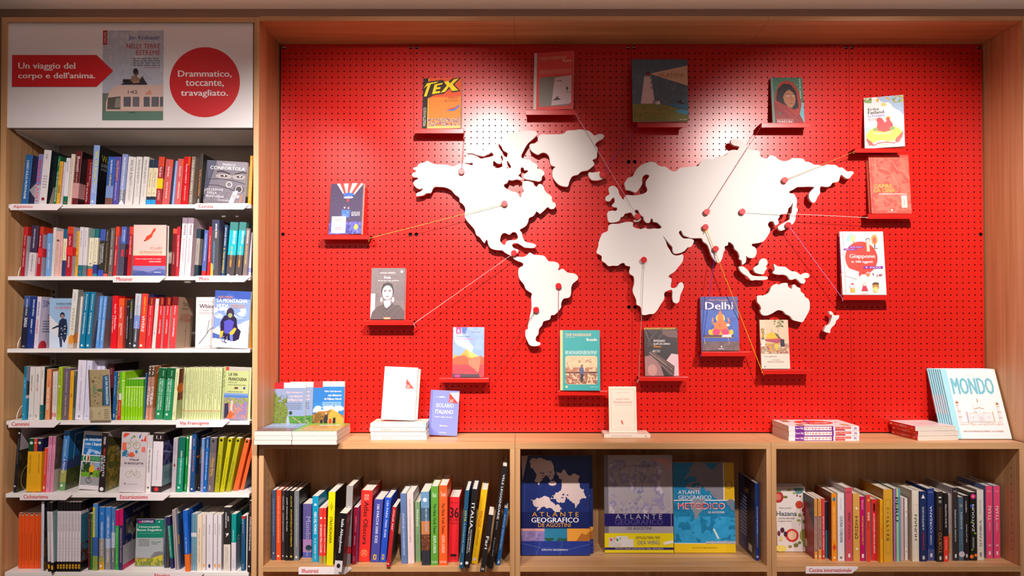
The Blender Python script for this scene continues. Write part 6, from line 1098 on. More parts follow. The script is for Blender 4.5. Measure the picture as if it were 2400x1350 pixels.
face('cream paperback with painted mosque dome and palm', 1785, 1852, 751, LZ('moschea'), YF + .008, .017, 'c89088',
     "r 0 0 1 1 ecd8c8;r 0 .3 1 1 e4c4a4;r 0 .3 .2 1 e8ccb0;p f0b828 .18 .6 .24 .7 .4 .75 .56 .72 .68 .62;p 5c5438 .5 .74 .62 .7 .72 .62 .66 .6 .58 .66;l 8c6c3c .012 .42 .74 .41 .8;n .5 .85 .85 .99 16 .06 5c6c40 8c8c4c;l b89868 .014 .64 .9 .64 .65;p c04858 .15 .6 .75 .62 .8 .55 .6 .52 .2 .56;l 6c4c84 .015 .2 .59 .5 .55 .78 .56;r .12 .35 .62 .52 e0a030;n .0 .31 1 .52 70 .05 e0a840 c83c34 5c4870 f0d8b0 2c2c40 e8b030;r .7 .45 .84 .6 2c2438;r .5 .4 .6 .5 f0c840;r .02 .45 .16 .56 e8d8c8;r .06 .62 .14 .82 c8a030;n .04 .6 .16 .84 12 .03 4c4840 8c7848;t .1 .24 .56 .262 8c7c74 Kader ABDOLAH;t .38 .17 .66 .19 846c6c LA CASA;t .22 .13 .8 .152 846c6c DELLA MOSCHEA;r .1 .035 .14 .05 555",
     lean_back=7, cover='ecd8c8', group=GW)

# ---------------------------------------------------------------- among the rows
row1, row3, row4, row5, row6 = SHZ[0], SHZ[2], SHZ[3], SHZ[4], SHZ[5]
face('grey paperback with monochrome eyes and climbing gear facing out', 476, 571, 381, row1, .022, .012, 'e8dcd8',
     "r 0 0 1 1 78707c;p 3c4458 0 0 .0 1 .24 1;p 54566c 0 1 .22 1 .08 .5;p 8c8490 .24 1 1 1 1 .8 .3 .8;e .45 .64 .2 .06 a89c9c;e .82 .64 .16 .06 a89c9c;e .45 .645 .09 .025 342c30;e .84 .645 .08 .025 342c30;c .46 .65 .02 e8e4e4;c .85 .65 .02 e8e4e4;l 2c2428 .03 .28 .74 .4 .76 .6 .7;l 2c2428 .03 .72 .7 .9 .76 1 .74;l 342c30 .014 .05 .55 .4 .58 .75 .54 1 .48;l 342c30 .014 .05 .42 .3 .42 .6 .36 .8 .28;e .85 .35 .13 .09 3c343c;o .85 .35 .1 .03 a8a0a4;p b8bccc .62 0 .72 .3 .84 .32 .74 0;o .6 .45 .08 .025 c8c4c4;r .7 .14 .88 .22 b0a8ac;n 0 .02 .6 .34 24 .05 8c8490 6c6470 a098a0;T .4 .89 .72 .94 f0ecf0 MARCO;T .1 .79 .96 .87 f0ecf0 CONFORTOLA;t .08 .29 .46 .34 e4e0e8 LE LEZIONI;t .08 .21 .32 .26 e4e0e8 DELLA;t .06 .13 .5 .18 e4e0e8 MONTAGNA;r .35 .07 .66 .08 e4e0e8;p c87848 .88 0 .93 .25 .95 .24 .92 0",
     lean_back=4, roll=3.5, rough=.4)
face('peach book with a red wingsuit figure and scarlet paper band', 311, 386, 527.5, SHZ[1], .016, .026, 'c42430',
     "r 0 0 1 1 f0cbb8;r 0 .5 1 1 e0c4bc;p d84828 .34 .7 .4 .78 .52 .82 .6 .92 .68 .94 .66 .88 .6 .84 .56 .76 .44 .7 .36 .68;c .34 .69 .022 5c4438;t .6 .605 .88 .62 c89080 Marco Milanese;t .5 .52 .88 .57 c85030 VOLARE;t .2 .44 .88 .49 c85030 LE MONTAGNE;m .26 .405 .88 .42 d89c88 1;r 0 .2 1 .4 e02430;T .08 .32 .86 .345 f8ecec Marco realizza quello che sogna;T .5 .27 .86 .295 f8ecec MAURO CORONA;r 0 0 1 .2 8c88c0;p 6068a8 0 0 0 .12 .3 .1 .5 .08 .8 .15 1 .12 1 0;p 4c5898 0 0 0 .06 .3 .1 .5 .05 .8 .09 1 .04 1 0;r .65 .07 .86 .08 e8e4f0",
     lean_back=2, yaw=3, rough=.35, hard=True)
face('light blue book with a suited climber on a snow slope', 115.5, 157, 699.5, row3, .075, .02, 'a0bcd8',
     "r 0 0 1 1 94b4d4;p d4d0d4 0 .0 0 .65 .3 .5 1 .06 1 0;p c0d0e0 0 0 0 .36 .4 .2 .9 0;T .26 .87 .9 .91 24304c DANIELE NARDI;m .3 .84 .8 .855 6c7c98 1;T .22 .79 .96 .83 d02c48 LA VIA PERFETTA;l d05060 .006 .28 .77 .9 .77;p 1c2844 .34 .22 .36 .42 .32 .46 .1 .4 .12 .38 .32 .42 .4 .56 .5 .6 .66 .58 .7 .4 .66 .2 .58 .1 .5 .2;e .5 .66 .09 .06 182038;e .5 .64 .06 .04 a87c78;n .34 .2 .64 .5 14 .04 c8ccd8 44506c;p 2c3c64 .38 .22 .42 .02 .5 .02 .5 .2",
     lean_back=0, rough=.35, xs=1.46)
face('white book with bare twig drawing facing out', 457.5, 512, 697, row3, .055, .02, 'a89ca0',
     "r 0 0 1 1 e0d4d4;m .12 .9 .9 .92 a09898 1;T .15 .78 1 .86 4c2c3c White M;t .15 .725 1 .755 705c64 Coraggio audacia;m .15 .66 .9 .71 b0a4a4 2;l 3c3430 .025 .15 .08 .4 .22 .6 .36 .9 .44;l 3c3430 .018 .5 .3 .55 .45 .58 .55;t .38 .02 .85 .05 887c7c HOEPLI",
     lean_back=2, rough=.4)
face('blue and white book showing a kneeling masked climber', 497, 581, 684, row3, .002, .012, '4c5ca8',
     "r 0 0 1 1 8098d8;r 0 .86 1 1 3c58a8;n 0 .84 1 .95 16 .1 4864b4 4058a8;n 0 .5 1 .7 16 .14 b8c4e8 98ace0 c8d0f0;p e8e4f0 0 0 0 .17 .3 .14 .6 .12 1 .1 1 0;p e0dcec .5 .2 .8 .45 1 .5 1 .1 .6 .12;n .6 .12 1 .42 30 .04 f0ecf8 a0a8d0;p e8e4f0 0 .3 .15 .38 .24 .3 .2 .2 0 .18;p 4c64b0 0 .16 0 .26 .2 .22 .3 .17;T .1 .87 .5 .905 e09060 ALEX TXIKON;T .08 .79 .92 .86 f4f0f4 LA MONTAGNA;T .08 .695 .4 .765 f4f0f4 NUDA;m .46 .7 .84 .77 e8a070 3;p 2c2444 .22 .2 .2 .45 .3 .56 .5 .6 .64 .52 .68 .36 .78 .3 .74 .16 .62 .12 .4 .14;e .46 .6 .11 .1 3c3048;e .46 .57 .06 .04 98a06c;p 5450b4 .32 .26 .3 .46 .44 .5 .58 .46 .54 .3 .44 .24;p e0b040 .2 .28 .3 .3 .28 .2 .2 .16;p e0b040 .46 .26 .6 .36 .66 .34 .6 .26 .52 .2;p 6c7cc8 .5 .12 .48 .22 .56 .24 .58 .12;n .26 .08 .44 .2 16 .025 383450 a8a8c8;t .1 .045 .26 .055 889 corbaccio",
     lean_back=2, roll=2.2, rough=.25)
face('worn beige photo booklet leaning out over the shelf edge', 211, 259, 867, row4, -.004, .006, 'b8a080',
     "r 0 0 1 1 a08c68;r 0 .28 .08 1 685448;n .1 .3 .65 .96 30 .1 8c7850 b09c74 5c4c38;p 6c8460 .2 .45 .35 .62 .3 .72 .2 .7;p 38444c .62 .3 .7 .88 1 .9 1 .3;r .72 .3 1 .88 2c5c84;D .32 .86 .82 .94 dce4ec LA VIA FRANCIGENA;e .56 .6 .14 .03 4c6440;r .06 .02 1 .27 b8a884;n .4 .08 .6 .2 8 .04 8c7c58;d .04 .24 .08 .14 6c5c44 CAMMINI;m .72 .04 .94 .24 7c6c50 5",
     lean_back=-3, roll=-1, rough=.5)
face('pale green guide with townscape photo facing out', 517.5, 578.5, 862, row4, .02, .016, 'b8c088',
     "r 0 0 1 1 b4bc80;r 0 .93 1 1 b0a8a0;r .02 .93 .22 1 c03c34;r 0 .0 .1 1 a4ac70;D .6 .9 .02 .08 5c6440 LA VIA;T .22 .83 .56 .89 1c1c18 LA VIA;T .22 .74 .92 .8 1c1c18 FRANCIGENA;t .22 .69 .55 .72 3c3c30 1.000 km a piedi;t .22 .65 .9 .675 3c3c30 dal Gran San Bernardo a Roma;r .46 .585 .6 .62 5c3438;r .8 .585 .88 .625 3c3c8c;p c88c28 .44 .59 .47 .59 .47 .63;m .2 .52 .8 .545 6c6c50 1;r .08 0 1 .5 8c80a0;r .08 .42 1 .5 5078b8;r .08 .47 1 .49 8098c8;n .12 .3 1 .42 34 .05 5c7438 8c9c4c c88c68;n .1 .02 1 .3 50 .06 e0683c c8a090 6c5c78 f08850 a88ca0;p 383048 .12 .02 .12 .3 .26 .32 .3 .05;p e8b8a0 .34 .12 .36 .36 .44 .36 .42 .1;p e86030 .2 .02 .35 .18 .5 .1 .4 .02;p 8c78a8 .8 .1 .84 .36 .96 .34 .96 .08",
     lean_back=2, roll=2, rough=.4)
face('white bordered blue guide with a cyclist in a yellow shirt', 184, 228.5, 1014, row5, .062, .018, 'e8dce0',
     "r 0 0 1 1 d8d0d4;r .06 .6 1 .94 1c70b8;n .2 .6 1 .7 14 .1 88b0dc b0c8e4;T .1 .84 .86 .9 e8ecf0 In bicicletta;T .1 .76 .98 .82 e8ecf0 con i bambini;r .08 .725 .4 .73 c8dcec;r 0 .49 1 .58 107038;m .42 .5 .95 .57 88c098 3;c .22 .535 .16 d8d0d0;c .22 .535 .12 1c7c3c;r .2 .49 .25 .58 e8e4e4;p c82c30 .26 .49 .3 .49 .33 .535 .3 .58 .26 .58;r .04 .08 1 .47 98989c;r .04 .22 1 .34 6ca028;n .04 .3 .5 .47 20 .1 284c28 1c3c24;r .6 .34 1 .47 88a8cc;p 28502c .88 .34 .92 .47 1 .47 1 .34;p e8a820 .36 .34 .42 .42 .56 .42 .6 .34 .5 .28 .42 .3;c .44 .44 .05 c8ccd8;c .44 .42 .035 b88068;p 20242c .42 .3 .54 .3 .56 .26 .46 .25;o .4 .16 .12 .02 24242c;l 34343c .02 .42 .28 .4 .16;l 34343c .015 .52 .27 .56 .16;l e0b8a0 .03 .52 .26 .54 .16;o .76 .26 .07 .015 34343c;p c02c30 .7 .36 .74 .4 .8 .38 .78 .32",
     lean_back=3, roll=3.5, rough=.3, xs=1.25)
face('pale cycling book patterned with coloured icons and two bicycles', 279, 339.5, 1015, row5, .018, .016, 'c8bcc4',
     "r 0 0 1 1 c8bcc0;r 0 0 .0 1 fff;p d84838 .08 .9 .28 .96 .3 .98 .12 .99 .06 .95;p 2c7ca0 .36 .88 .42 .9 .4 .94;e .48 .93 .05 .02 6c8c30;p 2c4c90 .66 .92 .76 .99 .72 .9;p d84030 .84 .86 .94 .97 .96 .85;o .26 .78 .12 .015 8c9438;o .6 .78 .14 .015 8c9438;l 8c9438 .014 .26 .78 .36 .86 .5 .8 .6 .78 .56 .88;l 8c9438 .014 .36 .86 .34 .89;e .8 .87 .04 .02 c84038;p 2c6c90 .05 .66 .2 .72 .26 .68 .16 .6 .06 .6;n .04 .58 .3 .74 12 .04 2c6ca0 4088b0;e .42 .63 .1 .04 d85838;r .3 .6 .54 .63 d85838;r .04 .7 .2 .83 e06850;r .8 .68 .94 .76 e07060;e .6 .68 .05 .025 2c7ca0;T .36 .53 .72 .56 3c3038 ITALIA;T .16 .47 .9 .5 3c3038 IN BICICLETTA;r 0 0 1 .42 d4c8cc;o .35 .3 .12 .012 8c9050;o .68 .3 .12 .012 8c9050;l 8c9050 .012 .35 .3 .46 .37 .56 .29 .68 .3 .62 .39;l 8c9050 .012 .56 .29 .44 .38;o .22 .14 .04 .015 445;m .32 .13 .7 .145 8c8088 1",
     lean_back=2, roll=1.5, rough=.4)
face('teal topped hiking map with valley photograph', 316.5, 381, 1216.5, row6, .07, .008, 'b8b0b4',
     "r 0 0 1 1 a8acb0;r .03 .6 1 .98 108068;r 0 .9 .68 .99 382c60;c .13 .935 .045 d03040;T .2 .915 .62 .965 e0dce4 KOMPASS;p e8f0ec .78 .93 .82 .935 .86 .96 .85 .92;T .1 .8 .86 .85 e0ece8 Unterengadin;T .04 .73 .94 .79 e0ece8 Bassa Engadina;m .08 .69 .88 .705 88c0b0 1;m .1 .42 .5 .58 788080 5;t .58 .5 .92 .53 507870 Karten;t .58 .46 .8 .49 507870 1:40 000;p 7c7880 .55 .2 .7 .3 .9 .32 1 .3 1 .2;r 0 .02 1 .14 6c7c34;p c8b830 0 .12 .3 .17 .6 .18 1 .25 1 .12 .6 .1;n 0 .02 1 .18 50 .06 8c9438 5c7430 c8b840 7c7c48;n .1 .16 .6 .19 8 .03 c87860",
     lean_back=3, rough=.4)

# ---------------------------------------------------------------- atlas compartment
_w = "p d8bcb8 .02 .75 .1 1 0 1;q d8c0bc .12 .94 .2 .98 .34 .97 .48 .86 .5 .82 .42 .76 .36 .8 .3 .74 .26 .7 .2 .74 .2 .84 .14 .88;q d8c0bc .52 .84 .62 .86 .66 .84 .74 .8 .86 .8 .84 .74 .92 .66 .96 .58 .86 .55 .82 .5 .79 .47 .74 .54 .66 .58 .6 .52 .52 .54 .42 .56 .46 .6 .56 .64 .6 .7 .6 .76 .54 .8;q d8c0bc .14 .56 .3 .575 .46 .53 .56 .5 .6 .46 .56 .42 .48 .44 .2 .44 .26 .48 .18 .5;e .46 .72 .06 .025 d8c0bc;n .28 .72 .5 .84 16 .016 1c2c6c;n .44 .54 .7 .62 10 .02 1c2c6c"
at_ = f"r 0 0 1 1 1c2c6c;r 0 0 .06 1 24367c;{_w};r 0 .26 1 .43 14205c;t .16 .385 .84 .43 e0a030 A T L A N T E;T .15 .325 .84 .375 f0ecf0 GEOGRAFICO;t .25 .28 .72 .32 e0a030 DE AGOSTINI;r 0 .14 .34 .265 8878b0;n 0 .145 .34 .23 24 .04 6c60a0 a890c0;r 0 .24 .34 .265 d89c98;r .34 .14 .67 .265 2c7ca0;n .34 .14 .67 .17 16 .04 2c5444;r .67 .14 1 .265 e89c3c;p b06c28 .8 .14 .88 .22 .94 .2 1 .24 1 .14;r 0 0 1 .14 24388c;l 6c7cb0 .004 0 .12 .3 .07 .7 .06 1 .11;l 6c7cb0 .004 .22 0 .28 .14;l 6c7cb0 .004 .56 0 .6 .14;T .3 .045 .68 .06 e8e4ec ISTITUTO GEOGRAFICO"
y1 = ydep(1300, ZS_T)
face('blue atlas with pale continents standing nearest the illustrated books', 1221.5, 1383, 1073, ZS_T, y1, .022, '1c2c6c', at_, lean_back=7, hard=True, rough=.3, group='atlases')
face('second blue atlas mostly hidden behind the front one', 1232, 1391, 1071, ZS_T, y1 + .030, .022, '1c2c6c', at_, lean_back=7, hard=True, rough=.3, group='atlases')
y2 = ydep(1294, ZS_T)
face('silver shrink-wrapped atlas with navy stripe and yellow band', 1417.5, 1579, 1070, ZS_T, y2, .026, '8c8488',
     "r 0 0 1 1 aca2aa;n .08 .4 .95 .95 60 .16 7c7ca4 b8acb0 8c84ac d0c4cc;p c89898 .65 .97 .9 .9 .97 .8 .97 .96;r 0 0 .06 1 787078;t .28 .88 .72 .9 54505c DE LUXE EDITION;r 0 .27 1 .4 241c64;t .16 .345 .84 .395 b8b0b8 A T L A N T E;T .15 .285 .85 .34 544c8c GEOGRAFICO;t .33 .235 .68 .265 443c5c DE AGOSTINI;r 0 .0 1 .2 ecd81c;r 0 .03 1 .055 2c2468;t .15 .035 .85 .05 d8d0e0 TUTTI I DATI STATISTICI DEL MONDO;r .06 .06 .24 .155 d8d0d0;r .16 .1 .34 .17 e0dcdc;r .24 .06 .42 .14 e4e0e0;n .08 .12 .16 .15 8 .015 d84040;n .17 .12 .24 .15 8 .015 4c8c4c;T .48 .085 .8 .125 8c8898 DEA WING;m .45 .14 .82 .17 8c7c40 2;p f0ece4 .86 .08 1 .1 .99 .13 .85 .11;l c8c0c4 .006 .97 .2 .97 .98",
     lean_back=4, hard=True, rough=.12, group='atlases')
face('blue and yellow atlas with red title on ocean map', 1580.5, 1724.5, 1087, ZS_T, y2 + .002, .02, 'd8c41c',
     "r 0 0 1 1 1c7cac;n 0 .3 1 .7 40 .1 1c74a0 2488b8 1870a0;n 0 .108 1 .4 30 .08 38a4dc 2c98cc;r 0 0 1 .1 f0c81c;r 0 .1 1 .108 e8e4e4;q 807c88 .2 .98 .28 .86 .4 .84 .3 .78 .2 .72 .26 .7 .4 .68 .48 .72 .6 .68 .7 .6 .84 .58 .84 1 .4 1;q 708494 .18 .82 .3 .84 .26 .9;n .3 .72 .5 .78 10 .03 1c6c94;r .83 .58 1 1 d8a81c;r .82 .58 .835 1 e8e4e4;r 0 .575 1 .585 e8e4e4;q 8c8c98 .28 .57 .52 .57 .46 .46 .38 .37 .34 .38 .3 .48;q 8c8c98 .5 .42 .54 .5 .52 .5;q 707c8c .84 .57 1 .57 1 .46 .9 .52;o .91 .75 .06 .008 7c6420;l d8e4ec .03 .65 .26 .72 .16;n .5 .1 1 .13 16 .05 b0b8c8;T .08 .65 .44 .69 d8d8e0 ATLANTE;T .08 .59 .62 .635 d8d8e0 GEOGRAFICO;t .07 .48 .84 .555 f0e4e4 METODICO;t .08 .487 .83 .548 d8242c METODICO;T .56 .435 .82 .46 dcdce4 DE AGOSTINI;t .3 .05 .7 .062 5c5010 ISTITUTO GEOGRAFICO",
     lean_back=4, hard=True, rough=.3, cover='1c7cac', bands=[(0, .1, 'f0c81c')], group='atlases')
y3 = ydep(1291, ZS_T)
face('cream cookbook strewn with pomegranates facing out beside the tan spines', 1822.6, 1892.5, 1143, ZS_T, y3, .018, 'c8b8b0',
     "r 0 0 1 1 d8ccc8;e .08 .84 .18 .09 a82c28;e .08 .84 .1 .05 c86c5c;c .78 .72 .13 b83c28;e .92 .64 .06 .035 a82c34;e .94 .57 .05 .03 a82c34;p 5c8480 .6 .98 .95 .98 .9 .9 .7 .88;p 5c7c7c .94 .74 1 .76 1 .9;e .45 .95 .08 .02 9ca050;e .62 .9 .05 .015 8c9444;e .32 .84 .08 .02 6c7034;e .1 .93 .08 .015 7c8c34;c .72 .86 .03 7c2430;c .82 .85 .03 7c2430;l 6c6434 .01 .8 .7 .84 .5 .74 .4;e .78 .56 .05 .03 7c8038;e .92 .46 .05 .03 6c7434;e .74 .48 .06 .02 8c9048;t .1 .66 .5 .68 786c6c PAOLA GAVIN;T .0 .55 .68 .62 44545c Hazana;t .05 .5 .6 .53 706468 cucina ebraica;t .05 .455 .5 .48 706468 vegetariana;e .5 .25 .22 .1 c83028;e .5 .25 .15 .07 e0b498;e .18 .33 .07 .04 4c2030;e .28 .27 .06 .04 4c2030;e .06 .28 .05 .04 6c2438;e .9 .25 .14 .1 8c8844;r .86 .08 .92 .16 7c8440;e .12 .2 .06 .04 d8c078;e .1 .05 .2 .05 e0c860;e .62 .1 .08 .03 6c7038;e .42 .08 .06 .02 8c8040;e .74 .14 .06 .02 6c7840;n .4 .2 .6 .3 16 .014 f0dcc8",
     lean_back=5, hard=True, rough=.4, group='books on the cookery shelf')
face('copy of the pomegranate cookbook hidden one step behind', 1815, 1886, 1137, ZS_T, y3 + .028, .018, 'c8b8b0', "r 0 0 1 1 d8ccc8", lean_back=5, hard=True, group='books on the cookery shelf')

# ---------------------------------------------------------------- on the counter top
def flat(label, x0, yf, z, L, Dp, t, col, spine='', front='', yaw=0, cover=None, spine_at='front', hard=False, group=None, lift=0, rough=.42, bands=()):
    """a book lying down; L along X, Dp along Y, spine toward the room or on the -X side"""
    if spine_at == 'front':
        r = book(t, Dp, L, col, spine, front, '', cover=cover, hard=hard, rough=rough, bands=bands)
        M = Matrix.Translation((L, 0, 0)) @ Matrix.Rotation(-PI / 2, 4, 'Y')
    elif spine_at == 'side':
        r = book(t, L, Dp, col, spine, front, '', cover=cover, hard=hard, rough=rough, bands=bands)
        # cover +X -> +Z, spine -Y -> -X, head +Z -> +Y
        M = Matrix(((0, 1, 0, 0), (0, 0, 1, 0), (1, 0, 0, 0), (0, 0, 0, 1)))
    r.matrix_world = Matrix.Translation((x0, yf, z + .0003)) @ Matrix.Rotation(math.radians(yaw), 4, 'Z') @ Matrix.Rotation(lift, 4, 'X') @ M
    tag(r, label, 'book', group); return r
ZC = Z_CNT
willow = "r 0 0 1 1 8090b0;r 0 .9 1 1 d8d0cc;r 0 .88 .32 1 d81c28;t .6 .93 .92 .945 998 Monica Ronchi;T .4 .79 .9 .83 e8b8b0 Gite fuoriporta;T .52 .72 .9 .76 e8b8b0 nei dintorni;T .44 .65 .9 .69 e8b8b0 di Milano Sud;m .42 .48 .9 .62 606c84 4;r 0 0 1 .36 4c8038;n .5 0 1 .34 40 .06 5c9040 44782c 6c9c4c;p 98a4b8 .38 0 .44 .3 .46 .38 .5 .36 .62 0;p 343c24 .34 0 .36 .3 .46 .4 .42 .2 .44 0;p 6c7c3c 0 0 0 .82 .1 .8 .2 .62 .38 .6 .46 .5 .48 .4 .4 .2 .36 0;n 0 .02 .44 .76 90 .045 50642c 78883c 3c4c20 8c9c4c;l a89480 .025 .62 .34 1 .18;e .56 .42 .05 .035 2c4424;n .76 .26 .95 .32 6 .02 28282c"
hills = "r 0 0 1 1 2c78bc;r 0 .6 .5 .88 2c70b8;r 0 .9 1 1 e0d4d4;r 0 .88 .3 1 d8302c;t .6 .93 .9 .945 998 Stefania Bassi;T .36 .79 .9 .83 f4e0dc Gite fuoriporta;T .48 .72 .9 .76 f4e0dc nei dintorni;T .36 .65 .9 .69 f4e0dc di Milano Nord;m .3 .53 .9 .62 b8d0e8 3;n 0 .42 1 .54 16 .12 d8dce8 c8d4e8;p 9c6c34 0 0 0 .38 .2 .44 .42 .44 .62 .48 .8 .42 1 .36 1 0;p d09840 .44 .3 .62 .48 .8 .42 1 .3 1 .1 .6 .1;n 0 .02 .5 .4 50 .06 5c4424 7c5c2c 483818;r 0 0 1 .08 4c5c24;n 0 .02 1 .12 30 .05 3c5020 5c7030;p 2c2c34 .4 .04 .36 .3 .42 .38 .48 .36 .48 .04;p c83428 .52 .2 .54 .3 .6 .3 .62 .2;p a89c88 .54 .04 .54 .2 .62 .2 .62 .04;p 28242c .24 .2 .26 .28 .32 .28 .32 .18;p 3c5ca8 .26 .04 .24 .2 .3 .2 .3 .04;p 28242c .64 .2 .66 .32 .74 .32 .74 .2;p b8b0b8 .68 .04 .66 .2 .74 .2 .76 .04;c .43 .4 .04 c89080"
yb = .196
face('willow canal guide standing behind the magazine stacks, front copy', 636, 713, 898, ZC, yb - .004, .008, 'd8d0cc', willow, lean_back=7, rough=.3, group='walking guides on the counter')
face('willow canal guide copy showing only its outer strip', 650, 730.5, 896, ZC, yb + .008, .008, 'd8d0cc', willow, lean_back=7, rough=.3, group='walking guides on the counter')
face('blue sky guide with four walkers on a golden hill', 731.5, 804.5, 895, ZC, yb + .0, .012, 'd8d0cc', hills, lean_back=6, rough=.3, group='walking guides on the counter')
dusk = "r 0 0 1 1 7c90b8;n 0 .55 1 1 20 .15 8ca4cc 9cb0d4;r 0 0 1 .35 7c6468;n 0 0 1 .35 50 .06 8c6c6c 5c4448 a88880;m .1 .6 .8 .75 b0c0dc 2"
grn = "r 0 0 1 1 6cac3c;r .1 .05 1 .8 b88c34;n .1 .05 1 .5 50 .07 9c7834 c8a048 6c5428;p 5c4c34 .3 .8 .6 .75 .8 .8;r .35 .7 .85 .78 f0e4e0"
hS = .0172
for k in range(3):
    w_ = ('lowest', 'middle', 'topmost')[k]
    flat(f'{w_} magazine in the stack with a dusk photograph beside the oak bookcase', -1.0085 + .002 * (k % 2), -.050 + .002 * k, ZC + k * hS, .1435, .225, hS - .0008, 'e4d8dc',
         front=dusk if k == 2 else '', cover='c8c0c8', spine_at='side', group='stack with dusk photograph', rough=.3)
for k in range(3):
    w_ = ('lowest', 'middle', 'topmost')[k]
    o = flat(f'{w_} magazine in the stack with a green and gold photograph', -.8625 + .0015 * (k % 2), -.050, ZC + k * hS, .1715, .235, hS - .0008, 'e8dce0',
         front=grn if k == 2 else '', cover='dcd0d4', spine_at='side', group='stack with gold photograph', rough=.3)
# cream island books
yi = .062; xi0 = PX(867.5, yi, 1031)
for k in range(4):
    fl = k in (0, 2)
    flat(f'cream paperback, {("lowest", "second", "third", "topmost")[k]} of the four lying under the upright cream book', xi0 + (.003, .001, -.002, .000)[k], yi + (.0, .003, 0, .002)[k], ZC + k * .0168, .222, .148, .0160, 'ece0d4',
         spine='U .62 .8 .28 .75 a09088 ISOLE;U .26 .58 .35 .68 c8b4ac GAVIN FRANCIS;r 0 .07 1 .08 88c0c8;c .5 .11 .12 e0a8a0' if fl else 'r 0 0 1 .06 a8d0d0', cover='e8dcd0', group='stack of cream paperbacks')
cream_f = "r 0 0 1 1 ece2d8;l d8ccc4 .005 .12 .12 .12 .94 .88 .94 .88 .12 .12 .12;m .28 .87 .72 .895 d0c4c0 1;t .33 .5 .7 .545 a89c98 ISOLE;l d0c8c4 .006 .35 .5 .3 .6 .4 .75 .5 .7 .6 .85;l d0c8c4 .006 .3 .4 .36 .42 .4 .3 .55 .25 .66 .3 .7 .42 .62 .5;e .58 .3 .1 .06 d4dcdc;e .78 .19 .05 .04 b8ccd0;r 0 .055 .5 .065 90c4cc;p e03828 .67 .6 .68 .78 .92 .6;p f4ecec .68 .78 .92 .78 .92 .61;T .68 .655 .8 .67 f8e8e0 Novità;T .68 .615 .8 .64 f8e8e0 -8%;m .76 .72 .9 .76 e89088 2"
zs_ = ZC + 4 * .0168
face('upright cream paperback with a red discount corner on the cream stack', 893, 971.5, 864, zs_, .118, .016, 'ece0d4', cream_f, lean_back=10, roll=2.4, rough=.4, group='cream paperbacks standing')
face('cream paperback behind the discounted copy, showing a pale blue edge', 908, 978, 867, zs_, .142, .012, 'a8d0d4', "r 0 0 1 1 ece2d8", lean_back=10, roll=2.4, cover='ece2d8', group='cream paperbacks standing')
face('periwinkle blue book with rounded corners leaning beside the cream stack', 1003.5, 1071, 918.5, ZC, .150, .017, '7c84c8',
     "r 0 0 1 1 8088cc;r 0 0 .08 1 6c74bc;p 7078c4 0 0 0 .22 .4 0;p f0f0f8 .16 .84 .3 .85 .4 .87 .55 .84;t .22 .62 .82 .71 f4f0f8 ISOLARIO;t .2 .48 .82 .57 f4f0f8 ITALIANO;T .2 .39 .8 .42 f0ecf8 Storie, viaggi e fantasie;T .38 .2 .64 .23 f0ecf8 Fabio Fiori;r .38 .06 .62 .07 e8e4f4;p e03828 .64 .74 .66 .95 .98 .72;p f4ecec .66 .95 .99 .96 .98 .74;T .66 .79 .82 .805 f8e8e0 Novità;T .66 .745 .8 .775 f8e8e0 -8%;m .78 .88 .95 .93 e89088 2",
     lean_back=9, roll=2.6, rough=.35)
yq = .118
flat('ivory paperback lying under the upright ivory book', PX(1416, yq, 1026), yq, ZC, .187, .11, .0158, 'ece0d4', spine='D .4 .85 .4 .65 b0a098 QUATTRO PASSEGGIATE;r .35 .08 .6 .11 d05040', cover='e8d8cc', front="r 0 0 1 1 ecdccc;l d0a098 .01 .1 .1 .1 .9 .9 .9 .9 .1 .1 .1")
face('upright ivory paperback with thin red frame and tiny lizard', 1428, 1493, 907, ZC + .0158, .150, .011, 'ecdccc',
     "r 0 0 1 1 f0decc;l d08878 .008 .09 .06 .09 .94 .93 .94 .93 .06 .09 .06;t .3 .855 .74 .885 b8a8a0 Nancy DeRosa;t .26 .7 .74 .74 c0685c QUATTRO;t .17 .635 .84 .675 c0685c PASSEGGIATE;m .2 .59 .84 .605 c0a098 1;p e05030 .42 .24 .46 .28 .5 .22 .52 .16 .47 .19;m .25 .1 .78 .115 c8b0a4 1",
     lean_back=7, rough=.5)
# speech-bubble books lying in a pile
yg = .046; xg = PX(1848.5, yg, 1030)
gsp = "r 0 0 1 1 f0e4e8;r 0 .78 1 .91 7c2c94;D .845 .9 .3 .7 f4e8f4 Roperch;D .79 .835 .2 .8 f4e8f4 Giry;r 0 .38 .1 .78 7c2c94;r .9 .38 1 .78 7c2c94;r 0 .365 1 .39 7c2c94;D .4 .765 .22 .78 d83c30 G i a p p o n e;r .08 .2 .36 .34 c83040;r .45 .115 .88 .34 e04c3c;D .13 .33 .55 .78 f8e4e0 in 100 oggetti;l e09090 .01 0 .09 1 .09;D .04 .07 .3 .75 7c3c9c n"
gcov = "r 0 0 1 1 f4e8e8;e .55 .5 .3 .28 e84438;n .1 .1 .95 .9 10 .04 e0a850 d89080 a86848;T .4 .3 .5 .7 f8f0f0 G;l 8c28a0 .03 .3 .62 .9 .55;r .05 .1 .3 .2 e8a878;r .05 .75 .25 .85 a86c48;r .6 .82 .9 .92 b88454"
for k in range(3):
    flat(f'white and purple spined book, {("lowest", "middle", "topmost")[k]} of the pile of three on the counter', xg + (.0, .0015, 0)[k], yg, ZC + k * .0196, .2785, .198, .0188, 'f0e4e8',
         spine=gsp, front=gcov if k == 2 else '', cover='f0e4e4', group='pile of speech bubble books')
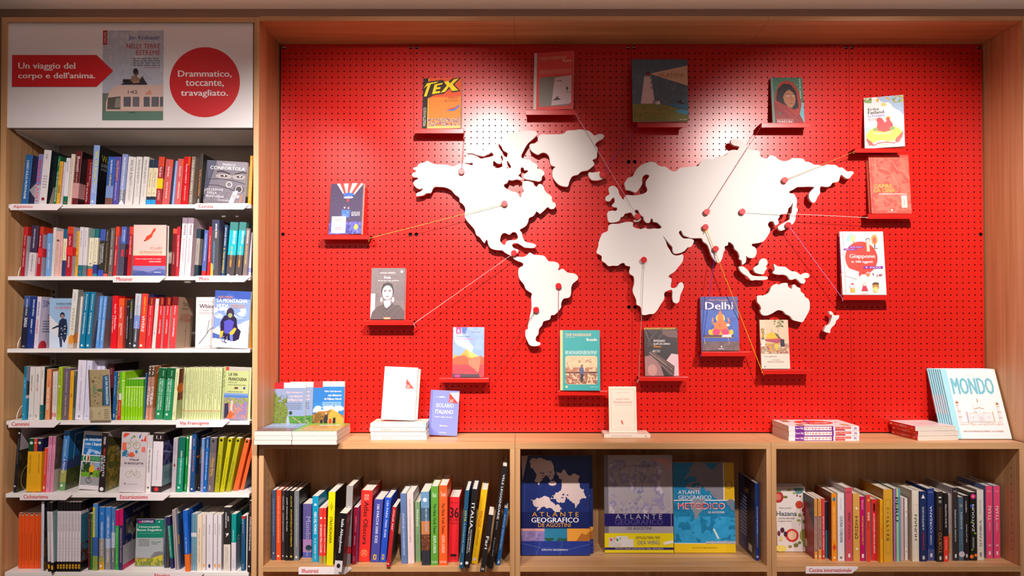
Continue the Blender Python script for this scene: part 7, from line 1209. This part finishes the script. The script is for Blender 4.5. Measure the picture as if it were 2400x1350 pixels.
# red spined paperbacks
yr = .052; xr = PX(2152, yr, 1032)
for k in range(3):
    flat(f'red spined paperback, {("lowest", "middle", "topmost")[k]} of three by the white colouring books', xr + (-.002, 0, -.011)[k], yr, ZC + k * .0190, .168, .19, .0180, 'dc3020',
         spine='D .1 .16 .3 .7 f4d0c8 ed;D .3 .62 .3 .7 f4dcd8 CAMBIARE VITA;d .66 .78 .3 .7 f4d0c8 Viaggi;r .3 .86 .6 .94 f4e0dc', front="r 0 0 1 1 f0dcdc;t .2 .3 .8 .4 d88078 CAMBIARE VITA;l e0a8a0 .01 .1 .5 .5 .55 .9 .5", cover='ecdcdc', spine_at='side', yaw=4, group='red spined paperbacks')
# large white colouring books
mon = "r 0 0 1 1 f4eaec;r 0 0 .11 1 a8dce8;m .42 .905 .58 .915 c0b8b8 1;T .15 .63 .9 .87 74bccc MONDO;n .2 .56 .85 .62 8 .02 ece4e4;l b88c50 .004 .14 .2 .92 .2;l b88c50 .004 .14 .23 .92 .23;n .14 .185 .92 .225 60 .008 b8904c d8c0a0;r .14 .2 .19 .48 e8dcdc;p b07840 .13 .5 .165 .54 .2 .5;r .14 .47 .19 .478 b07840;r .14 .38 .2 .388 b07840;r .14 .3 .2 .308 b07840;r .86 .2 .91 .46 e8dcdc;p b07840 .85 .48 .885 .52 .92 .48;r .86 .45 .91 .458 b07840;r .86 .37 .92 .378 b07840;r .86 .29 .92 .298 b07840;r .34 .24 .74 .36 ece4e4;l d0b488 .006 .34 .36 .5 .37 .74 .36;e .54 .44 .1 .09 f0e8e8;l b08858 .012 .46 .42 .54 .435 .62 .42;l 8c6c50 .006 .54 .52 .54 .57;p b07840 .525 .52 .54 .545 .555 .52;r .48 .25 .6 .35 e4dce0;r .505 .25 .575 .31 d8d0d4;e .4 .3 .02 .02 d8d0d8;e .68 .3 .02 .02 d8d0d8;r .29 .24 .31 .38 c8b0b8;r .76 .24 .78 .38 d8c8b0;T .16 .095 .88 .12 b8a090 I 100 LUOGHI PIÙ BELLI DEL PIANETA... DA COLORARE"
for k in range(7):
    yk = .076 + .0145 * (6 - k) * .62
    face(f'white colouring book with light blue spine edge, {("rearmost", "second from the back", "third from the back", "middle", "third from the front", "second from the front", "front copy titled MONDO")[k]}',
         2240 - 5.4 * (6 - k), 2372 - 4.2 * (6 - k), 866 + (6 - k) * .0, ZC, yk, .0075, '8cc4d8' if k < 6 else '9cd4e4', mon if k == 6 else "r 0 0 1 1 f4eaec;r 0 0 .11 1 a8dce8", lean_back=22, rough=.3, cover='f4eaec',
         spine='r 0 .34 1 .62 d8b8c4' if k < 6 else '', group='white colouring books', h=.293)
